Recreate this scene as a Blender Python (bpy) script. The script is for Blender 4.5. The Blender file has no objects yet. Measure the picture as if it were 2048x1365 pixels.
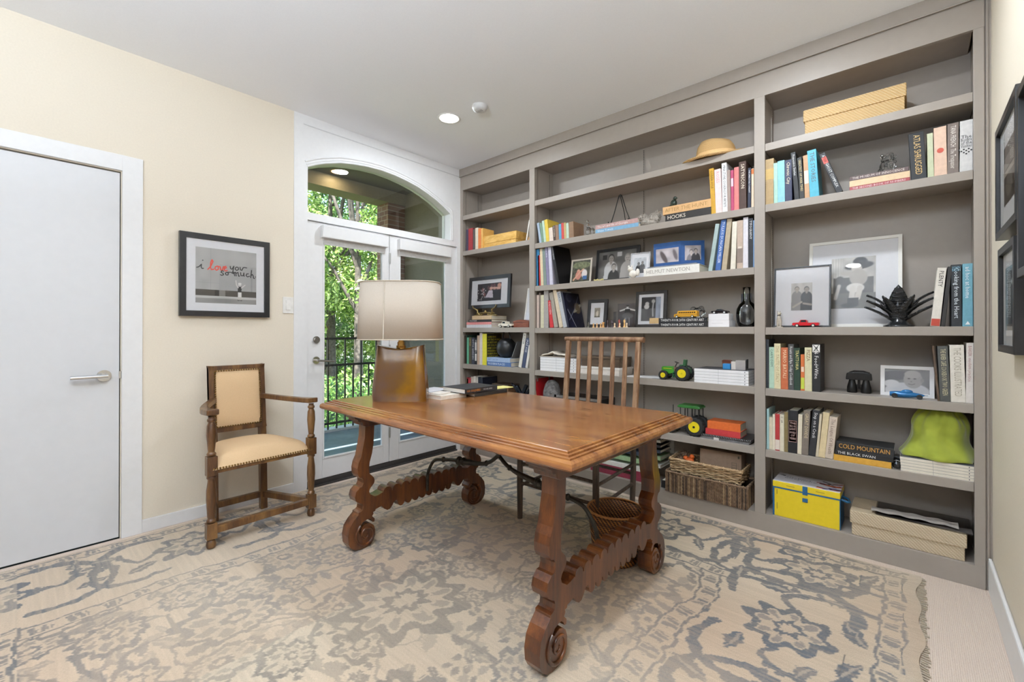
import bpy, bmesh, math, random
import numpy as np
from mathutils import Matrix, Vector
random.seed(7); rng = np.random.default_rng(7)
SC = bpy.context.scene; COL = SC.collection
PI = math.pi

# ------------------------------------------------------------------ camera, sky, sun, exposure
YAW, PITCH, ROLL = -0.732634, 0.003463, -0.00051
CAM_H = 1.162
cd = bpy.data.cameras.new('camera'); cam = bpy.data.objects.new('camera', cd); COL.objects.link(cam)
cd.sensor_width = 36.0; cd.lens = 890.03 / 2048 * 36.0
cd.shift_y = (659.345 - 682.5) / 2048; cd.clip_start = 0.02; cd.clip_end = 300
f = Vector((math.sin(YAW)*math.cos(PITCH), math.cos(YAW)*math.cos(PITCH), math.sin(PITCH)))
r = Vector((math.cos(YAW), -math.sin(YAW), 0)); u = r.cross(f)
M3 = Matrix((r, u, -f)).transposed() @ Matrix.Rotation(-ROLL, 3, 'Z')
cam.matrix_world = Matrix.Translation((0, 0, CAM_H)) @ M3.to_4x4()
SC.camera = cam

W = bpy.data.worlds.new('sky'); SC.world = W; W.use_nodes = True
wn = W.node_tree; bg = wn.nodes['Background']
sky = wn.nodes.new('ShaderNodeTexSky'); sky.sky_type = 'NISHITA'; sky.sun_disc = False
sky.sun_elevation = math.radians(58); sky.sun_rotation = math.radians(120); sky.air_density = 1.0; sky.dust_density = 1.5
wn.links.new(sky.outputs[0], bg.inputs[0]); bg.inputs[1].default_value = 1.0
sl = bpy.data.lights.new('sun', 'SUN'); sl.energy = 30; sl.angle = math.radians(0.8); sl.color = (1, .96, .88)
so = bpy.data.objects.new('sun', sl); COL.objects.link(so)
so.rotation_euler = Vector((-0.30, 0.42, -0.95)).to_track_quat('-Z', 'Y').to_euler()

VS = SC.view_settings; VS.view_transform = 'Standard'; VS.look = 'None'; VS.gamma = 1; VS.use_curve_mapping = False
VS.exposure = 0.26
CAN_POWER = 13.0
UP_POWER = 175.0
SC.cycles.max_bounces = 10; SC.cycles.diffuse_bounces = 6; SC.cycles.glossy_bounces = 4
SC.cycles.transmission_bounces = 8; SC.cycles.transparent_max_bounces = 16
SC.cycles.caustics_reflective = False; SC.cycles.caustics_refractive = False
SC.cycles.sample_clamp_indirect = 6.0

# ------------------------------------------------------------------ colours and materials
def lin(h):
    h = h.lstrip('#'); c = [int(h[i:i+2], 16)/255 for i in (0, 2, 4)]
    return tuple(x/12.92 if x <= .04045 else ((x+.055)/1.055)**2.4 for x in c) + (1,)
def mixh(a, b, t):
    a = a.lstrip('#'); b = b.lstrip('#')
    return ''.join('%02x' % int(int(a[i:i+2], 16)*(1-t)+int(b[i:i+2], 16)*t) for i in (0, 2, 4))
MATS = {}
def node_mat(name):
    m = bpy.data.materials.new(name); m.use_nodes = True
    nt = m.node_tree
    return m, nt, nt.nodes['Principled BSDF']
def N(nt, t, **k):
    n = nt.nodes.new(t)
    for a, v in k.items(): setattr(n, a, v)
    return n
def coords(nt, scale=(1, 1, 1), rot=(0, 0, 0)):
    tc = N(nt, 'ShaderNodeTexCoord'); mp = N(nt, 'ShaderNodeMapping')
    mp.inputs['Scale'].default_value = scale; mp.inputs['Rotation'].default_value = rot
    nt.links.new(tc.outputs['Object'], mp.inputs[0]); return mp.outputs[0]
def ramp(nt, fac, stops):
    rp = N(nt, 'ShaderNodeValToRGB'); e = rp.color_ramp.elements
    while len(e) < len(stops): e.new(0.5)
    for q, (p, c) in zip(e, stops): q.position = p; q.color = lin(c) if isinstance(c, str) else c
    nt.links.new(fac, rp.inputs[0]); return rp.outputs[0]
def bump(nt, b, h, strength=.3, dist=.002):
    bp = N(nt, 'ShaderNodeBump'); bp.inputs['Strength'].default_value = strength; bp.inputs['Distance'].default_value = dist
    nt.links.new(h, bp.inputs['Height']); nt.links.new(bp.outputs[0], b.inputs['Normal'])
def noise(nt, vec, scale, detail=4, rough=.55, dist=0):
    n = N(nt, 'ShaderNodeTexNoise'); n.inputs['Scale'].default_value = scale; n.inputs['Detail'].default_value = detail
    n.inputs['Roughness'].default_value = rough; n.inputs['Distortion'].default_value = dist
    nt.links.new(vec, n.inputs['Vector']); return n.outputs[0]
def plain(h, rough=.5, metal=0.0, var=.06, scale=40, bmp=0, spec=None):
    """a painted / cloth / plastic surface with faint mottling"""
    k = (h, rough, metal, var, scale, bmp, spec)
    if k in MATS: return MATS[k]
    m, nt, b = node_mat('surface_' + h)
    b.inputs['Roughness'].default_value = rough; b.inputs['Metallic'].default_value = metal
    if spec is not None: b.inputs['Specular IOR Level'].default_value = spec
    n = noise(nt, coords(nt), scale, 3)
    c = ramp(nt, n, [(.25, mixh(h, '000000', var)), (.75, mixh(h, 'ffffff', var*.5))])
    nt.links.new(c, b.inputs['Base Color'])
    if bmp: bump(nt, b, n, bmp, .001)
    MATS[k] = m; return m
def wood(name, dark, mid, light, rough=.35, scale=6, axis=0, stretch=12, coat=0, bmp=.15):
    k = ('wood', name)
    if k in MATS: return MATS[k]
    m, nt, b = node_mat(name)
    s = [stretch]*3; s[axis] = 1
    v = coords(nt, tuple(s))
    n1 = noise(nt, v, scale*.5, 6, .6, .6); n2 = noise(nt, v, scale*3, 3, .7)
    mx = N(nt, 'ShaderNodeMath', operation='MULTIPLY_ADD'); mx.inputs[1].default_value = .35
    nt.links.new(n2, mx.inputs[0]); nt.links.new(n1, mx.inputs[2])
    c = ramp(nt, mx.outputs[0], [(.42, dark), (.62, mid), (.85, light)])
    nt.links.new(c, b.inputs['Base Color']); b.inputs['Roughness'].default_value = rough
    b.inputs['Coat Weight'].default_value = coat; b.inputs['Coat Roughness'].default_value = .18
    bump(nt, b, mx.outputs[0], bmp, .0015); MATS[k] = m; return m
def glassy(name, tint=(.97, .98, .975, 1), refl=1.0, ior=1.45):
    """thin window glass: clear with Fresnel reflection"""
    if name in MATS: return MATS[name]
    m, nt, b = node_mat(name); nt.nodes.remove(b)
    t = N(nt, 'ShaderNodeBsdfTransparent'); t.inputs[0].default_value = tint
    g = N(nt, 'ShaderNodeBsdfGlossy'); g.inputs['Roughness'].default_value = .01
    fr = N(nt, 'ShaderNodeFresnel'); fr.inputs[0].default_value = ior
    mu = N(nt, 'ShaderNodeMath', operation='MULTIPLY'); mu.inputs[1].default_value = refl; nt.links.new(fr.outputs[0], mu.inputs[0])
    mx = N(nt, 'ShaderNodeMixShader'); nt.links.new(mu.outputs[0], mx.inputs[0]); nt.links.new(t.outputs[0], mx.inputs[1]); nt.links.new(g.outputs[0], mx.inputs[2])
    nt.links.new(mx.outputs[0], nt.nodes['Material Output'].inputs[0]); MATS[name] = m; return m
def crystal(name='clear_crystal', ior=1.45):
    if name in MATS: return MATS[name]
    m, nt, b = node_mat(name); b.inputs['Transmission Weight'].default_value = 1; b.inputs['Roughness'].default_value = .02
    b.inputs['IOR'].default_value = ior; b.inputs['Base Color'].default_value = (.97, .98, .98, 1); MATS[name] = m; return m
def glow(name, col, strength):
    m, nt, b = node_mat(name); b.inputs['Emission Color'].default_value = lin(col); b.inputs['Emission Strength'].default_value = strength
    b.inputs['Base Color'].default_value = lin(col); return m
def vcol(name, rough=.6, weave=0):
    """surface whose own printed colours are stored on its mesh"""
    if name in MATS: return MATS[name]
    m, nt, b = node_mat(name); a = N(nt, 'ShaderNodeVertexColor', layer_name='ink')
    nt.links.new(a.outputs[0], b.inputs['Base Color']); b.inputs['Roughness'].default_value = rough; MATS[name] = m; return m

# ------------------------------------------------------------------ mesh builder
class MB:
    def __init__(s): s.v = []; s.f = []; s.mi = []; s.sm = []; s.T = Matrix.Identity(4); s.m = 0
    def at(s, loc=(0, 0, 0), rz=0, rx=0, ry=0):
        s.T = Matrix.Translation(loc) @ Matrix.Rotation(rz, 4, 'Z') @ Matrix.Rotation(ry, 4, 'Y') @ Matrix.Rotation(rx, 4, 'X'); return s
    def add(s, vs, fs, smooth=False):
        o = len(s.v)
        s.v += [tuple(s.T @ Vector(p)) for p in vs]; s.f += [tuple(i+o for i in q) for q in fs]
        s.mi += [s.m]*len(fs); s.sm += [smooth]*len(fs); return s
    def box(s, x0, y0, z0, x1, y1, z1):
        if x1 < x0: x0, x1 = x1, x0
        if y1 < y0: y0, y1 = y1, y0
        if z1 < z0: z0, z1 = z1, z0
        return s.add([(x0,y0,z0),(x1,y0,z0),(x1,y1,z0),(x0,y1,z0),(x0,y0,z1),(x1,y0,z1),(x1,y1,z1),(x0,y1,z1)],
                     [(0,3,2,1),(4,5,6,7),(0,1,5,4),(1,2,6,5),(2,3,7,6),(3,0,4,7)])
    def taper(s, w0, d0, w1, d1, h, z=0, off=(0, 0)):
        a, b, c, d = w0/2, d0/2, w1/2, d1/2; ox, oy = off
        return s.add([(-a,-b,z),(a,-b,z),(a,b,z),(-a,b,z),(ox-c,oy-d,z+h),(ox+c,oy-d,z+h),(ox+c,oy+d,z+h),(ox-c,oy+d,z+h)],
                     [(0,3,2,1),(4,5,6,7),(0,1,5,4),(1,2,6,5),(2,3,7,6),(3,0,4,7)])
    def prism(s, poly, a, b, ax='x', smooth=False):
        """2D polygon extruded from a to b along an axis; polygon lies in the other two axes (in xyz order)"""
        def P(p, t): return {'x': (t, p[0], p[1]), 'y': (p[0], t, p[1]), 'z': (p[0], p[1], t)}[ax]
        n = len(poly); A = sum(poly[i][0]*poly[(i+1) % n][1]-poly[(i+1) % n][0]*poly[i][1] for i in range(n))
        if (A < 0) != (ax == 'y'): poly = poly[::-1]
        vs = [P(p, a) for p in poly]+[P(p, b) for p in poly]
        from mathutils.geometry import tessellate_polygon
        tr = tessellate_polygon([[Vector((p[0], p[1], 0)) for p in poly]])
        def ar(t): p, q, w = (poly[i] for i in t); return (q[0]-p[0])*(w[1]-p[1])-(q[1]-p[1])*(w[0]-p[0])
        ccw = [t if (ar(t) > 0) != (ax == 'y') else t[::-1] for t in tr]
        fs = [tuple(i+n for i in t) for t in ccw]+[t[::-1] for t in ccw]
        s.add(vs, fs)
        return s.add(vs, [(i, (i+1) % n, (i+1) % n+n, i+n) for i in range(n)], smooth)
    def tube(s, pts, rad, seg=8, caps=True):
        pts = [Vector(p) for p in pts]; n = len(pts); R = rad if isinstance(rad, (list, tuple)) else [rad]*n
        up = Vector((0, 0, 1)); rings = []; X = None
        for i, p in enumerate(pts):
            d = (pts[min(i+1, n-1)]-pts[max(i-1, 0)]).normalized()
            if X is None: X = d.orthogonal().normalized()
            X = (X-d*X.dot(d)); X = X.normalized() if X.length > 1e-6 else d.orthogonal().normalized()
            Y = d.cross(X)
            rings.append([p+X*(R[i]*math.cos(2*PI*k/seg))+Y*(R[i]*math.sin(2*PI*k/seg)) for k in range(seg)])
        vs = [q for g in rings for q in g]
        fs = [(i*seg+k, i*seg+(k+1) % seg, (i+1)*seg+(k+1) % seg, (i+1)*seg+k) for i in range(n-1) for k in range(seg)]
        s.add(vs, fs, True)
        if caps: s.add(rings[0], [tuple(range(seg))[::-1]]); s.add(rings[-1], [tuple(range(seg))])
        return s
    def lathe(s, prof, seg=24, c=(0, 0, 0), sq=None, closed=True):
        """profile of (radius, z); sq = superellipse exponent and y squash"""
        vs = []
        for rr, z in prof:
            for k in range(seg):
                a = 2*PI*k/seg; ca, sa = math.cos(a), math.sin(a)
                if sq:
                    e, ky = sq; ca = math.copysign(abs(ca)**(2/e), ca); sa = math.copysign(abs(sa)**(2/e), sa)*ky
                vs.append((c[0]+rr*ca, c[1]+rr*sa, c[2]+z))
        n = len(prof)
        fs = [(i*seg+k, i*seg+(k+1) % seg, (i+1)*seg+(k+1) % seg, (i+1)*seg+k) for i in range(n-1) for k in range(seg)]
        s.add(vs, fs, True)
        if closed:
            if prof[0][0] > 1e-5: s.add(vs[:seg], [tuple(range(seg))[::-1]])
            if prof[-1][0] > 1e-5: s.add(vs[-seg:], [tuple(range(seg))])
        return s
    def ball(s, c, rx, ry=None, rz=None, seg=14, rings=9):
        ry = ry or rx; rz = rz or rx; vs = []
        for i in range(rings+1):
            t = PI*i/rings
            for k in range(seg):
                a = 2*PI*k/seg; vs.append((c[0]+rx*math.sin(t)*math.cos(a), c[1]+ry*math.sin(t)*math.sin(a), c[2]-rz*math.cos(t)))
        return s.add(vs, [(i*seg+k, i*seg+(k+1) % seg, (i+1)*seg+(k+1) % seg, (i+1)*seg+k) for i in range(rings) for k in range(seg)], True)
    def quad(s, a, b, c, d): return s.add([a, b, c, d], [(0, 1, 2, 3)])
    def disc(s, c, r, ax='y', seg=20, t=.002):
        """thin round plate with its axis along ax"""
        n = seg; P = []
        for h in (0, t):
            for k in range(n):
                a = 2*PI*k/n; x, y = r*math.cos(a), r*math.sin(a)
                P.append({'x': (c[0]+h, c[1]+x, c[2]+y), 'y': (c[0]+x, c[1]-h, c[2]+y), 'z': (c[0]+x, c[1]+y, c[2]+h)}[ax])
        s.add(P, [tuple(range(n))[::-1], tuple(range(n, 2*n))])
        return s.add(P, [(k, (k+1) % n, (k+1) % n+n, k+n) for k in range(n)], True)
    def build(s, name, mats, parent=None, bevel=0, sub=0, loc=None, auto=False):
        me = bpy.data.meshes.new(name); me.from_pydata(s.v, [], s.f)
        if not isinstance(mats, (list, tuple)): mats = [mats]
        for q in mats: me.materials.append(q)
        me.polygons.foreach_set('material_index', s.mi); me.polygons.foreach_set('use_smooth', s.sm); me.update()
        o = bpy.data.objects.new(name, me); COL.objects.link(o)
        if parent: o.parent = parent
        if loc: o.location = loc
        if bevel:
            bm = bmesh.new(); bm.from_mesh(me); bmesh.ops.remove_doubles(bm, verts=bm.verts, dist=1e-5)
            bm.to_mesh(me); bm.free()
            b = o.modifiers.new('edge', 'BEVEL'); b.width = bevel; b.segments = 2; b.limit_method = 'ANGLE'; b.angle_limit = math.radians(40)
        if sub:
            q = o.modifiers.new('sub', 'SUBSURF'); q.levels = sub; q.render_levels = sub
        return o
def thing(name, label, cat, loc=(0, 0, 0), rz=0, group=None, ry=0, rx=0):
    o = bpy.data.objects.new(name, None); COL.objects.link(o); o.empty_display_size = .05
    o.location = loc; o.rotation_mode = 'XYZ'; o.rotation_euler = (rx, ry, rz); o['label'] = label; o['category'] = cat
    if group: o['group'] = group
    return o
def tag(o, label, cat, group=None, kind=None):
    o['label'] = label; o['category'] = cat
    if group: o['group'] = group
    if kind: o['kind'] = kind
    return o
def struct(o): o['kind'] = 'structure'; return o
def text_mesh(name, txt, size, mat, parent, loc, rot, ext=0.0002, align='LEFT', fit=None, shear=0):
    cu = bpy.data.curves.new(name, 'FONT'); cu.body = txt; cu.size = size; cu.align_x = align; cu.align_y = 'CENTER'; cu.extrude = ext; cu.shear = shear
    cu.resolution_u = 1 if size < .03 else 3
    t = bpy.data.objects.new(name, cu); COL.objects.link(t)
    dg = bpy.context.evaluated_depsgraph_get(); dg.update()
    me = bpy.data.meshes.new_from_object(t.evaluated_get(dg)); bpy.data.objects.remove(t); bpy.data.curves.remove(cu)
    if fit and me.vertices:
        xs = [v.co.x for v in me.vertices]; w = max(xs)-min(xs); k = fit/max(w, 1e-4)
        if k < 1 or fit < 0:
            for v in me.vertices: v.co.x *= k
    me.materials.clear(); me.materials.append(mat)
    o = bpy.data.objects.new(name, me); COL.objects.link(o); o.parent = parent; o.location = loc; o.rotation_euler = rot
    return o
def copy_tree(o, parent=None):
    c = o.copy(); COL.objects.link(c); c.parent = parent
    for ch in o.children: copy_tree(ch, c)
    return c
# ------------------------------------------------------------------ the room
XL, XR, YB, H, YN = -3.30, 0.265, 2.904, 2.742, -1.55
PAINT = plain('e4dac9', .7, var=.02, scale=120, bmp=.12)
WHITE = plain('e9e9ea', .42, var=.015, scale=30)
CEIL = plain('f3f4f7', .8, var=.015, scale=160, bmp=.1)
TAUPE = plain('9f958c', .42, var=.02, scale=25)
CHROME = plain('d9dadb', .12, 1.0, var=.02)
BLACKM = plain('1b1b1d', .4, var=.05)
def carpet():
    m, nt, b = node_mat('beige_carpet'); v = coords(nt)
    n = noise(nt, v, 260, 2); w = N(nt, 'ShaderNodeTexWave', wave_type='BANDS'); w.bands_direction = 'X'
    w.inputs['Scale'].default_value = 55; w.inputs['Distortion'].default_value = 2.5; w.inputs['Detail'].default_value = 2; w.inputs['Detail Scale'].default_value = 6
    nt.links.new(v, w.inputs[0])
    a = N(nt, 'ShaderNodeMath', operation='MULTIPLY_ADD'); a.inputs[1].default_value = .35
    nt.links.new(w.outputs[1], a.inputs[0]); nt.links.new(n, a.inputs[2])
    nt.links.new(ramp(nt, a.outputs[0], [(.3, 'c2ad9c'), (.8, 'e0d0c2')]), b.inputs['Base Color'])
    b.inputs['Roughness'].default_value = .95; bump(nt, b, a.outputs[0], .6, .004); return m
b = MB(); b.box(XL, YN, -.12, XR+.1, 3.22, 0); struct(b.build('floor', carpet()))
b = MB(); b.box(XL-.12, YN-.1, H, XR+.1, 3.3, H+.12); struct(b.build('ceiling', CEIL))
# wall with the plain door and the french doors, x = XL
D0, D1, DH = -.44, .387, 2.055          # plain door opening
G0, G1 = 1.325, 2.905                    # white panelled bay of the french doors
b = MB(); t = XL-.12
b.box(t, YN-.1, 0, XL, D0, H); b.box(t, D0, DH, XL, D1, H); b.box(t, D1, 0, XL, G0, H)
b.box(t, G1, 0, XL, 3.3, H)
struct(b.build('wall_left', PAINT))
b = MB(); b.box(XL-.12, 3.19, 0, XR+.1, 3.3, H); struct(b.build('wall_back', PAINT))
b = MB(); b.box(XR, YN-.1, 0, XR+.1, 3.3, H); struct(b.build('wall_right', PAINT))
b = MB(); b.box(XL-.12, YN-.1, 0, XR+.1, YN, H); struct(b.build('wall_front', plain('5f574f', .7)))  # unseen wall; dark colour chosen to cut light bounced into the shelves
# baseboards
b = MB(); b.box(XL, D1+.094, 0, XL+.014, G0, .074); struct(b.build('baseboard_left', WHITE, bevel=.003))
b = MB(); b.box(XR-.015, -1.5, 0, XR, YB, .14); b.box(XR-.0148, -1.5, .14, XR-.004, YB, .148)
struct(b.build('baseboard_right', WHITE, bevel=.003))
# white panelled surround with arched opening
ARC = [(1.422,2.364),(1.48,2.394),(1.55,2.424),(1.671,2.463),(1.78,2.483),(1.9,2.497),(2.03,2.503),(2.165,2.494),(2.28,2.477),(2.4,2.452),(2.5,2.42),(2.596,2.383),(2.69,2.336),(2.777,2.285)]
OY0, OY1, TZ0, DZ1 = 1.422, 2.777, 2.035, 1.981
b = MB(); x0, x1 = XL-.12, XL+.004
b.box(x0, G0, 0, x1, OY0, H); b.box(x0, OY1, DZ1, x1, G1, H); b.box(x0, 2.861, 0, x1, G1, DZ1)
b.box(x0, OY0, DZ1, x1, OY1, TZ0)
poly = ARC + [(OY1, H), (OY0, H)]
b.prism(poly, x0, x1, 'x')
struct(b.build('trim_1', WHITE))
# picture-frame moulding line along the top of the surround, arch casing beads
b = MB(); b.box(XL, 1.39, 2.668, XL+.0075, 2.90, 2.674)
struct(b.build('trim_2', plain('d6d6d7', .5)))
b = MB()
def offs(P, d):
    out = []
    for i, p in enumerate(P):
        a = P[max(i-1, 0)]; c = P[min(i+1, len(P)-1)]; tx, tz = c[0]-a[0], c[1]-a[1]; L = math.hypot(tx, tz)
        out.append((p[0]-tz/L*d, p[1]+tx/L*d))
    return out
for d, rr in ((.006, .007), (.022, .006), (.043, .008)):
    P = offs(ARC, d); b.tube([(XL+.003, y, z) for y, z in P]+[(XL+.003, P[-1][0]+.006, TZ0)], rr, 6)
struct(b.build('trim_3', WHITE))
b = MB(); b.prism(offs(ARC, .004)+[(OY1, TZ0), (OY0, TZ0)], XL-.085, XL-.079, 'x')
struct(b.build('window_1', glassy('window_glass')))
# plain white door with lever and casing
cs = MB(); cs.box(XL-.02, D1+.004, 0, XL+.016, D1+.094, DH+.09); cs.box(XL-.02, D0-.094, 0, XL+.016, D0-.004, DH+.09); cs.box(XL-.02, D0-.004, DH+.004, XL+.016, D1+.004, DH+.09)
struct(cs.build('trim_4', WHITE, bevel=.002))
door = MB().box(XL-.045, D0+.003, .008, XL-.004, D1-.005, DH-.008).build('door_1', plain('d9dadd', .38, var=.012, scale=20))
struct(door)
b = MB(); b.box(XL-.12, D0, 0, XL-.05, D1+.004, DH+.004); struct(b.build('trim_5', plain('77756f', .8)))   # grey slab filling the opening behind the door
hd = MB(); hy, hz = .319, .915
hd.disc((XL-.004, hy, hz), .031, 'x', 28, .009); hd.tube([(XL+.004, hy, hz), (XL+.05, hy, hz)], .011, 12)
hd.tube([(XL+.046, hy+.012, hz), (XL+.046, hy-.135, hz-.001)], .0105, 14)
hd.build('door_handle', CHROME, door)
MB().box(XL-.012, D1-.0055, .895, XL+.002, D1+.0035, .935).build('latch', CHROME, door)
# french doors
def french(name, y0, y1, gy0, gy1, lever):
    d = MB(); a, c = XL-.055, XL-.012; z0, z1 = .05, 1.976
    d.box(a, y0, z0, c, gy0, z1); d.box(a, gy1, z0, c, y1, z1); d.box(a, gy0, z0, c, gy1, .192); d.box(a, gy0, 1.90, c, gy1, z1)
    o = d.build(name, WHITE, bevel=.003); struct(o)
    e = MB(); w = .014
    for q in ((gy0, .192, gy0+w, 1.9), (gy1-w, .192, gy1, 1.9), (gy0+w, .192, gy1-w, .192+w), (gy0+w, 1.9-w, gy1-w, 1.9)): e.box(c-.012, q[0], q[1], c+.004, q[2], q[3])
    e.build('glazing_bead', WHITE, o, bevel=.003)
    MB().box(XL-.036, gy0, .192, XL-.031, gy1, 1.9).build('pane', glassy('window_glass'), o)
    s = MB(); s.box(c, gy0-.02, 1.862, c+.05, gy1+.02, 1.955); s.build('blind_cassette', WHITE, o, bevel=.004)
    s = MB(); s.box(c+.003, gy0+.004, 1.822, c+.009, gy1-.004, 1.866); s.box(c+.001, gy0+.004, 1.815, c+.013, gy1-.004, 1.826); s.build('roller_blind', plain('dededd', .7), o)
    if lever:
        k = MB(); y, z = 1.491, .943
        k.disc((c, y, z), .027, 'x', 24, .01); k.tube([(c, y, z), (c+.045, y, z)], .009, 12); k.tube([(c+.043, y-.008, z), (c+.043, y+.12, z-.012)], [.009, .007], 10)
        k.build('door_handle', CHROME, o)
        k = MB(); k.disc((c, y, 1.096), .026, 'x', 24, .012); k.disc((c+.012, y, 1.096), .017, 'x', 20, .006); k.build('deadbolt', CHROME, o)
    return o
fd1 = french('door_2', 1.424, 2.118, 1.542, 2.062, True)
fd2 = french('door_3', 2.122, 2.859, 2.214, 2.742, False)
k = MB()
for z in (.3, 1.0, 1.78): k.tube([(XL-.006, 2.12, z-.045), (XL-.006, 2.12, z+.045)], .007, 8)
k.build('hinge', plain('b9b9b6', .3, .8), fd1)
MB().box(XL-.012, 2.095, .36, XL-.004, 2.105, .46).build('bolt', CHROME, fd1)
b = MB(); b.box(XL-.12, 1.42, -.03, XL+.012, 2.862, .012); b.box(XL-.06, 1.424, .012, XL-.008, 2.86, .046); struct(b.build('trim_6', plain('3a3634', .5)))
# light switch and picture
sw = thing('light_switch', 'white rocker light switch on the cream wall beside the french doors', 'switch', (XL, 1.286, 1.344))
MB().box(0, -.036, -.058, .006, .036, .058).build('wall_plate', plain('eeece8', .35), sw, bevel=.002)
MB().box(.005, -.016, -.034, .011, .016, .034).build('rocker', plain('f3f1ee', .3), sw, bevel=.002)
def WB(t): return MB().at(tuple(-c for c in t.location))
# ------------------------------------------------------------------ painted pictures (colours printed on flat sheets)
class Canvas:
    def __init__(s, nx, ny, w, h, col):
        s.nx, s.ny, s.w, s.h = nx, ny, w, h
        s.X, s.Y = np.meshgrid(np.linspace(0, w, nx), np.linspace(0, h, ny))
        s.C = np.empty((ny, nx, 3)); s.C[:] = lin(col)[:3]
    def put(s, mask, col, a=1.0):
        m = np.clip(mask, 0, 1)[..., None]*a; s.C = s.C*(1-m)+np.array(lin(col)[:3])*m; return s
    def soft(s, d, e=None): return np.clip(.5-d/(e or (s.w/s.nx*1.2)), 0, 1)
    def rect(s, x0, y0, x1, y1, col, a=1): return s.put(((s.X >= x0) & (s.X <= x1) & (s.Y >= y0) & (s.Y <= y1)).astype(float), col, a)
    def ell(s, cx, cy, rx, ry, col, rot=0, a=1, e=None):
        c, q = math.cos(rot), math.sin(rot); x = (s.X-cx)*c+(s.Y-cy)*q; y = -(s.X-cx)*q+(s.Y-cy)*c
        return s.put(s.soft((np.sqrt((x/rx)**2+(y/ry)**2)-1)*min(rx, ry), e), col, a)
    def line(s, pts, wd, col, a=1):
        d = np.full(s.X.shape, 9.0)
        for (ax, ay), (bx, by) in zip(pts[:-1], pts[1:]):
            vx, vy = bx-ax, by-ay; L = vx*vx+vy*vy+1e-12
            t = np.clip(((s.X-ax)*vx+(s.Y-ay)*vy)/L, 0, 1); d = np.minimum(d, np.hypot(s.X-ax-t*vx, s.Y-ay-t*vy))
        return s.put(s.soft(d-wd/2), col, a)
    def poly(s, P, col, a=1):
        m = np.zeros(s.X.shape, bool); n = len(P)
        for i in range(n):
            (x0, y0), (x1, y1) = P[i], P[(i+1) % n]
            if y0 == y1: continue
            c = ((y0 > s.Y) != (y1 > s.Y)) & (s.X < (x1-x0)*(s.Y-y0)/(y1-y0)+x0); m ^= c
        return s.put(m.astype(float), col, a)
    def grain(s, k, amp, seed=0):
        g = np.random.default_rng(seed); a = g.random((k, k)); n = smooth_noise(s.X/s.w*(k-2), s.Y/s.h*(k-2), a); s.C *= (1+amp*(n-.5)*2)[..., None]; return s
    def sheet(s, name, parent, origin, ax, ay, mat=None):
        """flat printed sheet: origin + x*ax + y*ay"""
        o, ax, ay = Vector(origin), Vector(ax), Vector(ay)
        P = np.array(o)[None]+s.X.ravel()[:, None]*np.array(ax)[None]+s.Y.ravel()[:, None]*np.array(ay)[None]
        return grid_mesh(name, P, s.nx, s.ny, s.C.reshape(-1, 3), mat or vcol('printed_photo', .35), parent)
def smooth_noise(x, y, a):
    n = a.shape[0]; x = x % (n-1); y = y % (n-1); i = np.clip(x.astype(int), 0, n-2); j = np.clip(y.astype(int), 0, n-2); u, v = x-i, y-j
    u = u*u*(3-2*u); v = v*v*(3-2*v)
    return (a[j, i]*(1-u)+a[j, i+1]*u)*(1-v)+(a[j+1, i]*(1-u)+a[j+1, i+1]*u)*v
def grid_mesh(name, P, nx, ny, C, mat, parent=None):
    me = bpy.data.meshes.new(name); nv = nx*ny; nf = (nx-1)*(ny-1)
    i = np.arange(nv).reshape(ny, nx); q = np.stack([i[:-1, :-1], i[:-1, 1:], i[1:, 1:], i[1:, :-1]], -1).reshape(-1)
    me.vertices.add(nv); me.vertices.foreach_set('co', np.asarray(P, np.float32).ravel())
    me.loops.add(nf*4); me.loops.foreach_set('vertex_index', q.astype(np.int32))
    me.polygons.add(nf); me.polygons.foreach_set('loop_start', np.arange(0, nf*4, 4, dtype=np.int32))
    me.update(calc_edges=True)
    at = me.color_attributes.new('ink', 'FLOAT_COLOR', 'POINT'); at.data.foreach_set('color', np.concatenate([np.clip(C, 0, 1), np.ones((nv, 1))], 1).astype(np.float32).ravel())
    me.materials.append(mat); o = bpy.data.objects.new(name, me); COL.objects.link(o)
    if parent: o.parent = parent
    return o

# ------------------------------------------------------------------ built-in bookcase
BACK = 3.185
SHELF = {'L': [2.286, 1.939, 1.193, .842, .479], 'M': [2.258, 1.897, 1.54, 1.188, .833, .479], 'R': [2.253, 1.898, 1.184, .83, .474]}
BAY = {'L': (-3.262, -2.416), 'M': (-2.359, -.692), 'R': (-.636, .208)}
bc = thing('bookcase', 'taupe built-in bookcase of three bays filling the wall opposite the viewer', 'bookcase', (-1.5, YB, 0))
fy = YB
g = WB(bc); g.box(XL, BACK-.006, .0, XR, BACK, H-.002); g.build('back_panel', TAUPE, bc)
for x0, x1, xa, xb in ((XL, -3.262, XL, -3.275), (-2.416, -2.359, -2.405, -2.37), (-.692, -.636, -.681, -.647), (.208, .243, .219, .262)):
    g = WB(bc); g.box(x0, fy, .1, x1, fy+.02, 2.535); g.build('stile', TAUPE, bc, bevel=.0015)
    g = WB(bc); g.box(min(xa, xb), fy+.02, .1, max(xa, xb), BACK-.006, 2.66); g.build('side_panel', TAUPE, bc)
g = WB(bc); g.box(XL, fy, 2.535, .243, fy+.02, 2.668); g.box(-3.262, fy+.02, 2.55, .208, BACK-.006, 2.57); g.build('top_rail', TAUPE, bc)
g = WB(bc); g.box(XL, fy-.014, 2.668, XR, fy+.02, H); g.tube([(XL, fy-.014, 2.668), (XR, fy-.014, 2.668)], .004, 6); g.build('crown', TAUPE, bc)
g = WB(bc); g.box(.243, fy+.012, 0, XR, fy+.02, 2.668); g.box(.248, fy+.006, 0, .255, fy+.014, 2.668); g.build('filler_strip', TAUPE, bc)
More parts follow.
